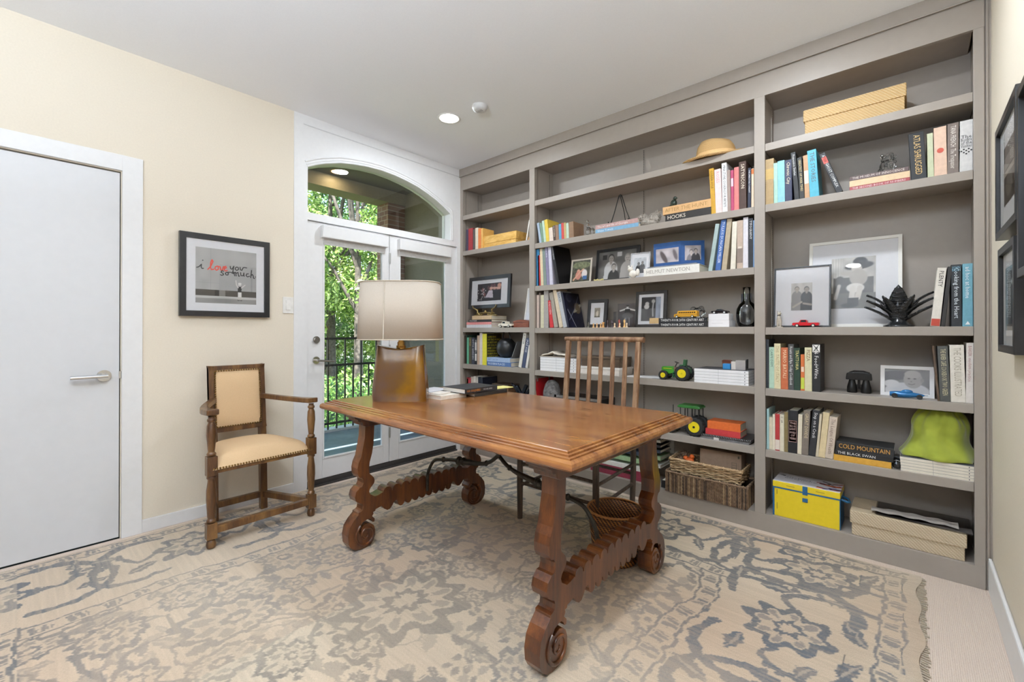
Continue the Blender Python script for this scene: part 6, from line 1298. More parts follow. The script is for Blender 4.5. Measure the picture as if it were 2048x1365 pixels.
# ------------------------------------------------------------------ end bay ornaments
PAN = weave('pandan_weave', 'b8945e', 'dcbd8c', 'ead2a8', 42, 42); PAN2 = weave('pale_pandan_weave', 'bfac8e', 'd6c4a8', 'e2d4bc', 42, 42)
def lidded(label, loc, w, d, h, split, mat):
    o = thing('woven_box', label, 'box', loc); MB().box(-w/2+.007, .006, 0, w/2-.007, d-.006, split+.02).build('body', mat, o, bevel=.003); MB().box(-w/2, 0, split, w/2, d, h).build('lid', mat, o, bevel=.004); return o
lidded('long woven pandan box with lid alone on the top shelf of the end bay', (-.235, 2.93, 2.253), .432, .24, .14, .075, PAN)
lb_ = lidded('pale woven pandan box with lid on the floor shelf of the end bay', (-.03, 2.915, .1), .43, .255, .127, .062, PAN2)
o = thing('plastic_sleeve', 'clear grey plastic sleeve of dark sheets on the pale woven box', 'sleeve', (.02, 2.93, .2285)); MB().box(-.16, 0, 0, .185, .22, .003).build('dark_sheet', plain('5a5450', .35), o); g = MB(); g.add([(-.165, -.012, .005), (.187, -.018, -.002), (.187, .22, .012), (-.165, .22, .006)], [(0, 1, 2, 3)]); g.build('clear_film', glassy('film', (.92, .92, .92, 1), 1.5), o)
o = thing('paper_strip', 'crumpled grey paper strip lying on the plastic sleeve', 'paper', (.01, 2.93, .2405)); g = MB(); n = 14; vs = []
for j in range(3):
    for i in range(n+1): t = i/n; vs.append((-.17+.32*t, .0+.035*j-.0+.01*math.sin(t*3), .002+.003*math.sin(i*1.7+j)+.004*(j == 2)*t))
g.add(vs, [(j*(n+1)+i, j*(n+1)+i+1, (j+1)*(n+1)+i+1, (j+1)*(n+1)+i) for j in range(2) for i in range(n)], True); g.build('paper', plain('b3aba3', .9), o)
z = TOPB('mauve brown book on top')
o = thing('glass_ornament', 'clear cut glass owl shaped ornament on the mauve brown book', 'ornament', (-.095, 3.0, z)); g = MB(); lump(g, [((0, 0, .04), .033, .026, .038), ((0, 0, .078), .026, .022, .022), ((-.018, 0, .098), .01, .008, .012), ((.016, 0, .098), .01, .008, .012), ((.004, 0, .1), .008, .008, .01)])
rr = random.Random(2)
for k in range(26): a_, q_ = rr.uniform(PI, 2*PI), rr.uniform(.02, .09); g.ball((.03*math.cos(a_), .024*math.sin(a_), q_), .008, .007, .008, 6, 4)
g.build('body', CR, o)
def ph_cow(w, h):
    c = Canvas(56, 76, w, h, 'b8b4ae'); c.rect(0, 0, w, .3*h, '6e6a64'); c.rect(.05*w, .3*h, .95*w, .6*h, '5a5652'); c.rect(.02*w, .62*h, .25*w, h, 'cac6c0'); c.grain(10, .3, 8)
    for k in range(4): c.line([((.04+.06*k)*w, .6*h), ((.04+.06*k)*w, h)], .012*w, '9a968e')
    c.ell(.63*w, .83*h, .33*w, .075*h, '2c2a2a', .12); c.ell(.66*w, .9*h, .17*w, .1*h, '33302f'); c.ell(.58*w, .77*h, .12*w, .08*h, 'c0bab2'); c.ell(.62*w, .6*h, .2*w, .16*h, 'b0aaa2'); c.line([(.5*w, .66*h), (.24*w, .7*h)], .1*w, 'b4aea6')
    c.ell(.55*w, .4*h, .2*w, .09*h, 'e0dcd6'); c.line([(.5*w, .4*h), (.47*w, .2*h)], .13*w, 'd8d2ca'); c.line([(.66*w, .4*h), (.6*w, .2*h)], .13*w, 'd0cac2'); c.rect(.38*w, .06*h, .62*w, .2*h, '3a3634'); c.ell(.42*w, .06*h, .2*w, .045*h, '302c2a'); c.ell(.2*w, .5*h, .13*w, .14*h, '55504c'); c.line([(.1*w, .2*h), (.18*w, .45*h)], .08*w, 'cfcac4'); return c
framed('picture_frame', 'large white framed photo of a child in a cowboy hat', -.246, 1.1855, 3.085, .415, .5, .017, (.092, .088, .088), FR_WHITE, ph_cow, .13, .02)
def ph_two(w, h):
    c = Canvas(44, 60, w, h, 'c6c2bd').grain(7, .15, 12); return people(c, [(.28, .78, .12, '8e8a86', 'b8aea4', '5a5450'), (.74, .76, .13, '3e3c3c', 'a89e94', '2a2726')]).line([(.1*w, .12*h), (.5*w, .3*h)], .1*w, 'b4aaa0').line([(.6*w, .25*h), (.95*w, .2*h)], .1*w, 'a89e94')
framed('picture_frame', 'black framed portrait of a smiling couple beside the white cowboy photo', -.472, 1.1855, 2.985, .277, .35, .0085, (.079, .087, .088), FR_BLACK, ph_two, .09, .016)
o = thing('dog_figurine', 'tiny standing dog figurine at the middle stile before the couple portrait', 'figurine', (-.575, 2.955, 1.184)); g = MB(); CRM = plain('c9bfae', .6, var=.2, scale=80)
g.lathe([(.02, 0), (.02, .004), (.004, .005)], 12).tube([(-.006, 0, .004), (-.005, 0, .034), (-.002, 0, .056)], [.0055, .009, .008], 8).tube([(.006, 0, .004), (.005, 0, .034), (.002, 0, .056)], [.0055, .009, .008], 8).ball((0, 0, .05), .0105, .01, .02).ball((.001, -.002, .078), .0095).tube([(.004, -.004, .077), (.013, -.009, .082)], [.006, .003], 8).prism([(-.008, .084), (-.003, .086), (-.009, .097)], -.002, .002, 'y').prism([(.002, .086), (.007, .084), (.008, .096)], -.002, .002, 'y').build('body', CRM, o); MB().tube([(.009*math.cos(k*PI/6), .009*math.sin(k*PI/6), .069) for k in range(13)], .0016, 5, False).build('collar', BLACKM, o)
# black agave ornament: pointed ribbed leaves round a bud
o = thing('agave_ornament', 'glossy black ceramic agave ornament beside the white cowboy photo', 'ornament', (-.052, 3.0, 1.184)); AGV = plain('1b1c1e', .22, var=.1)
MB().lathe([(.06, 0), (.062, .006), (.045, .012), (.03, .03), (.022, .06), (0, .065)], 20).build('base', AGV, o)
def agave_leaf(a_, tilt, L, w, z0, curl):
    g = MB(); n = 9; g.at((0, 0, z0), a_); vs = []
    for i in range(n+1):
        t = i/n; ang = tilt+curl*t; rad = .014+L*(math.cos(tilt)*t+.5*t*t*(math.cos(tilt+curl)-math.cos(tilt))); zz = L*(math.sin(tilt)*t+.5*t*t*(math.sin(tilt+curl)-math.sin(tilt))); ww = w*(math.sin(PI*(.16+.84*t))**.8)*(1 if t < .98 else .15)+.0006
        for s, up_ in ((-1, .006), (-.55, .001), (0, -.003), (.55, .001), (1, .006)): vs.append((rad-up_*math.sin(ang)*.8, s*ww, zz+up_*math.cos(ang)+.0006*math.sin(i*9)))
    g.add(vs, [(i*5+k, i*5+k+1, (i+1)*5+k+1, (i+1)*5+k) for i in range(n) for k in range(4)], True)
    for i in range(1, n): 
        p, q = Vector(vs[i*5]), Vector(vs[i*5+2]); r2 = Vector(vs[i*5+4]); g.tube([p+Vector((0, 0, .001)), q+Vector((0, 0, .0016)), r2+Vector((0, 0, .001))], .0011, 4, False)
    lf = g.build('leaf', AGV, o); sd = lf.modifiers.new('thick', 'SOLIDIFY'); sd.thickness = .004
for a_, tl, L, w, z0, cu in ((-PI/2, 1.35, .185, .04, .03, .12), (-PI/2-.05, 1.1, .115, .036, .02, .55), (.12, 1.2, .19, .024, .04, -.75), (PI-.12, 1.2, .185, .024, .04, -.75), (-.3, .95, .165, .023, .035, -.5), (PI+.3, .95, .16, .023, .035, -.5), (-.15, .72, .155, .021, .02, -.25), (PI+.15, .72, .15, .021, .02, -.25), (-.85, 1.15, .15, .028, .03, -.3), (PI+.85, 1.15, .15, .028, .03, -.3), (PI/2, 1.2, .17, .03, .03, -.3), (.9, .9, .16, .024, .03, -.3), (PI-.9, .9, .16, .024, .03, -.3)): agave_leaf(a_, tl, L, w, z0, cu)
# binoculars, baby photo, blue car
o = thing('binoculars', 'black binoculars standing on the cookbook shelf before the dark back', 'binoculars', (-.214, 3.03, .83)); BK = plain('191817', .35, .3, var=.1)
for s in (-1, 1): MB().lathe([(.021, 0), (.023, .004), (.022, .03), (.016, .055), (.014, .066), (.013, .085), (.016, .09), (.016, .106), (.009, .108)], 18, (s*.03, 0, 0)).build('barrel', BK, o)
MB().prism([(-.056, .07), (.056, .07), (.052, .105), (.03, .112), (-.03, .112), (-.052, .105)], -.02, .02, 'y').build('prism_housing', BK, o, bevel=.004); MB().tube([(0, 0, .02), (0, 0, .1)], .006, 10).box(-.03, -.004, .03, .03, .004, .045).build('bridge', BK, o); MB().tube([(-.04, .0, .108), (-.02, -.005, .117), (.02, -.005, .117), (.045, 0, .108)], .004, 6).build('strap', plain('241f1c', .7), o)
def ph_baby(w, h):
    c = Canvas(64, 46, w, h, '9a9a9d').grain(8, .15, 3); c.ell(.2*w, .72*h, .5*w, .2*h, '84848a', .1); c.ell(.5*w, .1*h, .5*w, .35*h, 'e4e4e8'); c.ell(.16*w, .38*h, .18*w, .16*h, 'e8e8ec'); c.ell(.64*w, .58*h, .21*w, .36*h, 'bdbbbb'); c.ell(.63*w, .8*h, .18*w, .16*h, 'c6c4c4'); c.ell(.84*w, .56*h, .04*w, .09*h, 'b0aeae')
    for x in (.55, .68): c.ell(x*w, .62*h, .028*w, .02*h, '4c4a4c')
    c.ell(.6*w, .5*h, .02*w, .025*h, '9a9698'); return c.line([(.54*w, .4*h), (.61*w, .37*h), (.68*w, .41*h)], .014*w, '6e6668')
framed('picture_frame', 'white framed baby photo behind the blue toy car', -.022, .8305, 3.005, .205, .155, .0175, (0, 0, 0), plain('ecebec', .4, var=.02), ph_baby, .1, .018)
o = thing('toy_racer', 'blue teardrop toy racing car before the baby photo', 'toy car', (-.015, 2.945, .83), .03); BLC = plain('2a6ea6', .15, .2, var=.04)
g = MB(); n = 14; seg = 14; vs = []
for i in range(n+1):
    t = i/n; x = -.071+.142*t; hh = .017*(math.sin(PI*min(1, .12+.95*t))**.55)*(1-.35*t)+.001; ww = .019*(math.sin(PI*min(1, .1+.93*t))**.5)+.0006
    for k in range(seg): a_ = 2*PI*k/seg; vs.append((x, ww*math.cos(a_), .018+hh*math.sin(a_)))
g.add(vs, [(i*seg+k, i*seg+(k+1) % seg, (i+1)*seg+(k+1) % seg, (i+1)*seg+k) for i in range(n) for k in range(seg)], True); g.ball((-.005, 0, .033), .022, .011, .01); g.build('body', BLC, o)
for x in (-.052, .04):
    for y in (-.024, .013): g = MB(); wheel(g, x, y, .0115, .0115, .011); g.build('wheel', RUB, o)
# lens ball, green drawstring bag
o = thing('metal_ball', 'small dark metal ball beside the golden yellow lying book', 'ball', (-.059, 2.94, .474)); MB().ball((0, 0, .0215), .0215, seg=20, rings=14).build('ball', plain('4a4c4e', .12, .9), o); MB().tube([(.0218*math.cos(k*PI/12), -.003, .0215+.0218*math.sin(k*PI/12)) for k in range(25)], .0016, 5, False).build('silver_ring', CHROME, o)
o = thing('camera_lens', 'small black box behind the metal ball', 'box', (-.06, 2.972, .474)); MB().box(-.02, 0, 0, .02, .06, .055).build('body', BLACKM, o, bevel=.004)
z = TOPB('topmost white magazine under the green')
def bag():
    o = thing('drawstring_bag', 'lime green drawstring bag slumped on the white magazines', 'bag', (.09, 3.03, z)); m, nt, b = node_mat('lime_velvet'); n = noise(nt, coords(nt), 14, 2); nt.links.new(ramp(nt, n, [(.3, '8c9626'), (.7, 'a5af38')]), b.inputs['Base Color']); b.inputs['Roughness'].default_value = .8; b.inputs['Sheen Weight'].default_value = .5
    g = MB(); seg = 72; vs = []; prof = [(1.18, 0), (1.22, .012), (1.1, .03), (.98, .055), (.88, .085), (.86, .12), (.9, .15), (.86, .18), (.74, .205), (.62, .222), (.56, .232), (.5, .238)]
    rr = np.random.default_rng(3); A = rr.random((24, 24))
    for i, (k_, zz) in enumerate(prof):
        for j in range(seg):
            a_ = 2*PI*j/seg; f_ = 1+.05*math.sin(a_*7+i*.35)+.045*math.sin(a_*13-i*.5)*(zz > .12)+.05*math.sin(a_*4+i*.8)
            if zz > .16: f_ += .07*math.sin(a_*17)*(zz-.16)/.08
            vs.append((.118*k_*f_*math.cos(a_)+.01*(zz/.2), .098*k_*f_*math.sin(a_)*(1 if i else 1), max(.001, zz+.006*math.sin(a_*5+i))))
    g.add(vs, [(i*seg+k, i*seg+(k+1) % seg, (i+1)*seg+(k+1) % seg, (i+1)*seg+k) for i in range(len(prof)-1) for k in range(seg)], True)
    top = vs[-seg:]; g.add(top+[(.012, 0, .206)], [(k, (k+1) % seg, seg) for k in range(seg)], True)
    g.build('bag_body', m, o, sub=1)
    MB().tube([(.0-.05, -.02, .226), (-.02, -.06, .232), (.03, -.066, .23), (.07, -.02, .228)], .003, 6).build('drawstring', plain('7a8420', .8), o)
bag()
# yellow folding storage box with printed lid
o = thing('storage_box', 'bright yellow folding storage box with blue trim on the floor shelf', 'box', (-.445, 2.93, .1)); YP = plain('ecd02a', .3, var=.03); BP = plain('25628f', .4)
MB().box(-.155, 0, 0, .155, .18, .163).build('body', YP, o, bevel=.002)
g = MB(); g.box(-.158, -.0015, .158, .158, .182, .166); g.box(-.158, -.0012, 0, -.149, .182, .16); g.box(.150, .002, 0, .1585, .182, .16); g.build('blue_trim', BP, o, bevel=.001)
ld = MB().box(-.158, -.002, .166, .158, .184, .199).build('lid', YP, o, bevel=.002)
MB().box(-.157, -.0005, .199, .157, .183, .2005).build('printed_top', plain('e4e1e4', .35), ld)
text_mesh('lid_lettering', 'GARDENING', .022, plain('2a2a30'), ld, (-.115, .115, .2007), E_TOP, fit=.13); text_mesh('lid_lettering', 'TOOLS AND ACTIVITY SET', .018, plain('2a2a30'), ld, (-.115, .092, .2007), E_TOP, fit=.16)
MB().prism([(-.145, .135), (-.118, .146), (-.118, .124)], .2005, .2011, 'z').build('leaf_emblem', plain('3a3a46'), ld)
g = MB(); rr = random.Random(4)
for k in range(20): g.m = k % 4; x, y = rr.uniform(.06, .145), rr.uniform(.01, .165); g.at((x, y, .2006+.00005*k), rr.uniform(-.6, .6)); g.prism([(-.026, -.005), (.012, -.006), (.028, 0), (.012, .006), (-.026, .005)], 0, .0006, 'z')
g.build('printed_crayons', [plain('8a2f28'), plain('c9622c'), plain('3a4a7a'), plain('2a2428')], ld)
g = MB(); g.box(-.012, -.005, .15, .012, 0, .198); g.box(-.013, -.004, .11, .013, .001, .132); g.build('closure_tab', BP, o, bevel=.002)
g = MB(); [g.box(x-.02, -.0028, .18, x+.02, -.001, .184) for x in (-.07, .07)]; g.box(-.138, -.002, .04, -.134, .001, .075); g.box(-.138, -.002, .125, -.134, .001, .15); g.build('print_marks', plain('b09a2a'), o)
g = MB(); g.tube([(.158, .04, .155), (.185, .03, .15), (.195, .05, .145), (.185, .09, .15), (.158, .1, .155)], .006, 6); g.build('side_handle', BP, o)
# ------------------------------------------------------------------ picture on the door wall
def ph_wall(w, h):
    c = Canvas(300, 232, w, h, 'b4b3b2'); c.grain(10, .08, 5); c.rect(.37*w, .12*h, w, .72*h, 'a3a2a2', .45); c.rect(.9*w, .12*h, .93*w, .7*h, '8f8e8e', .5); c.line([(.235*w, .1*h), (.235*w, h)], .004*w, '9a9998'); c.line([(0, .37*h), (.37*w, .37*h)], .004*w, '98979a')
    c.rect(0, .13*h, w, .245*h, '57524c'); c.rect(.37*w, .13*h, .47*w, .245*h, '8a8680'); c.rect(.3*w, .13*h, .37*w, .245*h, '3c3834'); c.rect(0, 0, w, .125*h, '9c9a98'); c.rect(0, .09*h, w, .13*h, 'c9c8c6'); c.ell(.45*w, .05*h, .2*w, .05*h, '7c7a78', a=.6, e=.02)
    K, Rd = '2a2829', 'e0503f'
    def st(P, col=K, wd=.017): c.line([(x*w, y*h) for x, y in P], wd*w, col)
    st([(.02, .63), (.05, .64), (.09, .69), (.085, .64), (.10, .615), (.12, .62)]); c.ell(.11*w, .765*h, .01*w, .01*h, K)
    st([(.19, .61), (.23, .66), (.27, .76), (.255, .79), (.235, .74), (.23, .65), (.245, .61), (.28, .62)], Rd, .02); st([(.34, .68), (.31, .67), (.30, .63), (.325, .605), (.355, .625), (.355, .665), (.335, .685), (.385, .675)], Rd, .02); st([(.385, .675), (.395, .62), (.42, .61), (.435, .68), (.45, .685)], Rd, .02); st([(.45, .645), (.485, .665), (.475, .695), (.455, .68), (.45, .63), (.47, .605), (.50, .62)], Rd, .02)
    st([(.55, .70), (.555, .66), (.58, .65), (.61, .71), (.6, .64), (.585, .575), (.565, .59)]); st([(.66, .70), (.635, .68), (.635, .65), (.66, .635), (.69, .66), (.685, .69), (.66, .70)]); st([(.715, .70), (.72, .655), (.745, .645), (.77, .70), (.79, .705), (.83, .70)])
    st([(.44, .60), (.41, .605), (.40, .575), (.43, .56), (.44, .535), (.41, .52), (.39, .53)]); st([(.49, .585), (.47, .565), (.48, .535), (.51, .535), (.52, .565), (.50, .585), (.55, .59)])
    st([(.60, .57), (.61, .6), (.625, .53)]); st([(.615, .58), (.64, .60), (.65, .53)]); st([(.65, .58), (.68, .60), (.69, .53), (.71, .535)]); st([(.725, .60), (.73, .55), (.75, .54), (.775, .555), (.78, .6), (.785, .535)]); st([(.86, .59), (.83, .585), (.82, .55), (.845, .53), (.88, .545)]); st([(.915, .66), (.90, .52)]); st([(.905, .56), (.93, .585), (.945, .56), (.95, .515), (.97, .51)]); c.ell(.985*w, .54*h, .009*w, .01*h, K)
    # little figure with raised arms
    c.ell(.71*w, .36*h, .026*w, .032*h, 'cfccca'); c.ell(.712*w, .385*h, .03*w, .02*h, 'e4e2e0'); c.poly([(.675*w, .33*h), (.745*w, .33*h), (.74*w, .22*h), (.68*w, .22*h)], '2e2c2c'); st([(.685, .31), (.655, .36), (.645, .44)], 'd6d2ce', .018); st([(.74, .31), (.775, .34), (.80, .365)], 'd6d2ce', .018)
    c.rect(.68*w, .13*h, .742*w, .225*h, 'e4e2e0'); c.rect(.683*w, .075*h, .70*w, .13*h, 'c9c4c0'); c.rect(.722*w, .075*h, .74*w, .13*h, 'c9c4c0'); c.ell(.69*w, .07*h, .02*w, .012*h, '6a6664'); c.ell(.735*w, .07*h, .02*w, .012*h, '6a6664'); return c
o = framed('picture_frame', 'black framed grey wall photo with red and black handwriting on the cream wall', 0, 0, 0, .505, .513, .034, (.048, .05, .05), FR_BLACK, ph_wall, 0, .03, rz=PI/2, easel=False, loc=(XL+.032, .902, 1.253))
# ------------------------------------------------------------------ black frames on the near cream wall
def ph_a(w, h):
    c = Canvas(40, 60, w, h, '4c4844').grain(9, .4, 4); c.rect(0, .48*h, w, .56*h, 'b4aca4'); c.rect(.1*w, .6*h, .9*w, .8*h, '8d8680'); c.ell(.5*w, .3*h, .3*w, .2*h, '7a746e'); return c
def wall_frame(label, y0, y1, z0, z1, canvas, mt, dep=.038, bw=.024):
    return framed('wall_frame', label, 0, 0, 0, y1-y0, z1-z0, bw, mt, FR_BLACK, canvas, 0, dep, 'black frames on the near cream wall', rz=-PI/2, easel=False, loc=(XR-dep-.002, (y0+y1)/2, z0), cat='picture frame')
def ph_b(w, h):
    c = Canvas(50, 70, w, h, '8fa6b4').grain(7, .3, 5); c.rect(.3*w, .1*h, .95*w, .92*h, '3c3836', .85); c.ell(.75*w, .75*h, .12*w, .05*h, 'c8d2d8'); c.rect(.2*w, 0, w, .1*h, '8a8580')
    for k in range(2): c.line([(.45*w+.1*w*k+.05*w*math.sin(i*2.2), (.75-.045*i)*h) for i in range(9+k*2)], .018*w, 'd8d8d8')
    return c
def ph_d(w, h): return Canvas(30, 50, w, h, 'cdb9a8').grain(6, .2, 6)
wall_frame('black framed photo higher on the near cream wall beside the bookcase', 1.95, 2.382, 1.49, 1.885, ph_a, (.085, .075, .075))
wall_frame('black framed blue grey photo lowest on the near cream wall', 1.99, 2.322, 1.091, 1.448, ph_b, (.05, .05, .05))
wall_frame('black framed photo nearest the viewer on the near cream wall', 1.38, 1.865, 1.31, 1.83, ph_d, (.09, .09, .09), .046)
# ------------------------------------------------------------------ books and papers on the desk
def desk_slab(name, label, cat, loc, rz, w, d, h, col, parts=True, title=None, tcol='e08a30'):
    o = thing(name, label, cat, loc, rz, 'books and papers on the desk')
    if parts:
        c = .003; g = MB(); g.box(0, 0, 0, w, c, h); g.box(0, c, 0, w, d, c); g.box(0, c, h-c, w, d, h); g.build('cover', plain(col, .5, var=.1), o, bevel=.0015); MB().box(.004, c, c, w-.003, d-.004, h-c).build('page_block', PAGEW, o)
    else: MB().box(0, 0, 0, w, d, h).build('sheets', plain(col, .7, var=.05), o)
    if title: text_mesh('spine_title', title, h*.62, plain(tcol, .4), o, (w*.05, -.0006, h/2), E_FLAT, fit=w*.4); text_mesh('spine_author', 'MICHAEL JAMES', h*.4, plain('c8c8c8', .4), o, (w*.55, -.0006, h/2), E_FLAT, fit=w*.28)
    return o
Q = PI/2
desk_slab('book', 'white paperback lying nearest the lamp on the desk', 'book', (-1.95, 1.577, TZ), Q, .19, .14, .024, 'ece4d8')
desk_slab('notepad', 'small white notepad on the white paperback beside the lamp', 'notepad', (-1.985, 1.6, TZ+.0242), Q+.25, .1, .075, .007, 'e6dfd6', False)
desk_slab('papers', 'bluish white folded papers lying behind the white paperback', 'papers', (-2.105, 1.615, TZ), Q+.12, .19, .15, .028, 'dcdde6', False)
desk_slab('magazine_tray', 'open dark magazine with white edge under the thick black book', 'magazine', (-1.903, 1.79, TZ), Q, .28, .22, .0215, '2a2826')
desk_slab('card', 'yellow paper card sticking out from under the black book', 'paper', (-1.935, 1.96, TZ+.0218), Q-.08, .19, .1, .003, 'e6dc8a', False)
desk_slab('card', 'pale blue paper beside the yellow card behind the black book', 'paper', (-2.06, 2.074, TZ), Q, .05, .09, .02, 'c8d4e2', False)
desk_slab('book', 'thick black book with orange and white spine lettering on the desk', 'book', (-1.9, 1.712, TZ+.0252), Q, .265, .205, .028, '26262a', True, 'GO SOLDIERS')
# ------------------------------------------------------------------ ceiling lights and smoke detector
def can_light(x, y, z, label, warm=False, power=None):
    o = thing('ceiling_light', label, 'ceiling light', (x, y, z), 0, 'recessed ceiling lights')
    MB().lathe([(.068, .003), (.07, -.002), (.084, -.004), (.086, .0)], 32, closed=False).build('trim_ring', WHITE if not warm else plain('8a6a40', .4), o)
    MB().disc((0, 0, -.001), .069, 'z', 32, .002).build('lens', glow('can_glow_%s' % warm, 'ffd49a' if warm else 'fff6e8', 6.0 if warm else 14.0), o)
    l = bpy.data.lights.new('can_lamp', 'AREA'); l.shape = 'DISK'; l.size = .13; l.energy = power or CAN_POWER; l.color = (.92, 1, 1.08) if not warm else (1, .75, .45)
    q = bpy.data.objects.new('can_lamp', l); COL.objects.link(q); q.parent = o; q.location = (0, 0, -.006); return o
can_light(-2.555, 2.14, H, 'glowing recessed ceiling light beside the smoke detector', power=CAN_POWER*.85)
for x, y in ((-.5, .08), (-1.35, .08), (-.5, 2.14)): can_light(x, y, H, 'unseen recessed ceiling light outside the picture', power=CAN_POWER*(1.15 if y > 1 else 1.2 if x > -1 else .25))  # the weak middle one is added to light the narrow bay
o = thing('smoke_detector', 'white round smoke detector on the ceiling beside the recessed light', 'smoke detector', (-2.254, 2.165, H)); MB().lathe([(.052, 0), (.054, -.012), (.046, -.03), (.03, -.036), (0, -.036)], 28).build('body', plain('dcdcdc', .5), o); g = MB(); [g.box(-.03+.012*k, -.012, -.0372, -.025+.012*k, .012, -.035) for k in range(5)]; g.build('vents', plain('a8a8a8', .6), o)

# added fill light, unseen behind the viewer, bounced off the ceiling; lamp-shaped
o = thing('added_uplight', 'added unseen fill light shaped as a floor lamp behind the viewer', 'lamp', (-.5, -1.1, 0))
MB().lathe([(.14, 0), (.14, .015), (.02, .03), (.012, .05), (.012, 1.72), (.02, 1.74), (.02, 1.75)], 20).build('stand', BLACKM, o)
MB().lathe([(.03, 1.75), (.12, 1.79), (.17, 1.85), (.166, 1.85), (.115, 1.797), (.02, 1.765)], 28, closed=False).build('bowl', plain('d8d6d0', .4), o)
l = bpy.data.lights.new('fill_uplight', 'AREA'); l.shape = 'DISK'; l.size = .22; l.energy = UP_POWER; l.color = (.86, 1, 1.16)
q = bpy.data.objects.new('fill_uplight', l); COL.objects.link(q); q.parent = o; q.location = (0, 0, 1.853); q.rotation_euler = (PI, 0, 0)
# ------------------------------------------------------------------ balcony outside the french doors
def slate():
    m, nt, b = node_mat('slate_paving'); v = coords(nt); n = noise(nt, v, 3, 5); nt.links.new(ramp(nt, n, [(.3, '4d5a63'), (.7, '71818c')]), b.inputs['Base Color']); b.inputs['Roughness'].default_value = .45; bump(nt, b, noise(nt, v, 30, 3), .2, .004); return m
SLT = slate(); BX = -5.1
b = MB(); b.box(BX-.12, -1.6, -.2, XL-.12, 3.5, -.028); struct(b.build('terrace', SLT))
b = MB(); b.box(BX-.13, -1.6, -.028, BX+.02, 3.5, .0); struct(b.build('terrace_kerb', plain('b9bcb8', .7, var=.1)))  # pale colour stands in for sunlight on the terrace's outer edge
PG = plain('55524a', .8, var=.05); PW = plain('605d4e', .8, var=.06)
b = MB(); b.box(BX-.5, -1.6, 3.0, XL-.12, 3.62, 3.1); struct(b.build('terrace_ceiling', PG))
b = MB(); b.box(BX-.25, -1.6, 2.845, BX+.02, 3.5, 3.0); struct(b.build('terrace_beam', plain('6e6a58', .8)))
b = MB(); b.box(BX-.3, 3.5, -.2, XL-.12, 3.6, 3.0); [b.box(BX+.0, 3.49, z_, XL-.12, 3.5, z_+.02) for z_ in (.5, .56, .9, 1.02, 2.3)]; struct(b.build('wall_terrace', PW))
def brick():
    m, nt, b = node_mat('old_brick'); t = N(nt, 'ShaderNodeTexBrick'); tc = N(nt, 'ShaderNodeTexCoord'); mp = N(nt, 'ShaderNodeMapping'); mp.inputs['Rotation'].default_value = (PI/2, 0, 0); nt.links.new(tc.outputs['Object'], mp.inputs[0]); nt.links.new(mp.outputs[0], t.inputs[0])
    t.inputs['Scale'].default_value = 4; t.inputs['Color1'].default_value = lin('55392e'); t.inputs['Color2'].default_value = lin('705444'); t.inputs['Mortar'].default_value = lin('7c7568'); nt.links.new(t.outputs[0], b.inputs['Base Color']); b.inputs['Roughness'].default_value = .9; return m
b = MB(); b.box(BX-.26, 3.24, -.1, BX+.0, 3.5, 2.845); struct(b.build('brick_column', brick()))
can_light(-4.93, 2.47, 3.0, 'warm recessed light in the terrace ceiling seen through the arched window', True, 3)
rl = thing('railing', 'black iron balcony railing outside the french doors', 'railing', (BX, 1.5, -.028)); RB = plain('20231f', .5, .3)
g = MB(); y0, y1 = -2.9, 1.7
for z_ in (.10, .785, 1.10): g.box(-.012, y0, z_-.014, .012, y1, z_+.012)
g.build('rails', RB, rl)
nb = 0
for k in range(43):
    y = y0+.06+k*.105
    if y > y1: break
    top = 1.10 if k % 2 == 0 else .785
    MB().box(-.008, y-.008, .03 if k % 2 else 0, .008, y+.008, top).build('baluster', RB, rl)
# ------------------------------------------------------------------ garden trees beyond the terrace
def leaf_mat(name, a, b_, c_):
    m, nt, b = node_mat(name); oi = N(nt, 'ShaderNodeVertexColor', layer_name='ink'); nt.links.new(ramp(nt, oi.outputs[0], [(.0, a), (.5, b_), (1, c_)]), b.inputs['Base Color']); b.inputs['Roughness'].default_value = .5
    t = N(nt, 'ShaderNodeBsdfTranslucent'); nt.links.new(ramp(nt, oi.outputs[0], [(0, a), (.5, b_), (1, c_)]), t.inputs[0]); mx = N(nt, 'ShaderNodeMixShader'); mx.inputs[0].default_value = .4
    nt.links.new(b.outputs[0], mx.inputs[1]); nt.links.new(t.outputs[0], mx.inputs[2]); nt.links.new(mx.outputs[0], nt.nodes['Material Output'].inputs[0]); return m
LM = leaf_mat('garden_leaf', '3a5c24', '7a9c48', 'c2d68a'); LM2 = leaf_mat('garden_leaf_light', '4a6a2a', '90b04e', 'd0e094'); LM3 = leaf_mat('garden_leaf_dark', '284a22', '56803e', '94b46c')
BARK = plain('433c34', .9, var=.3, scale=20)
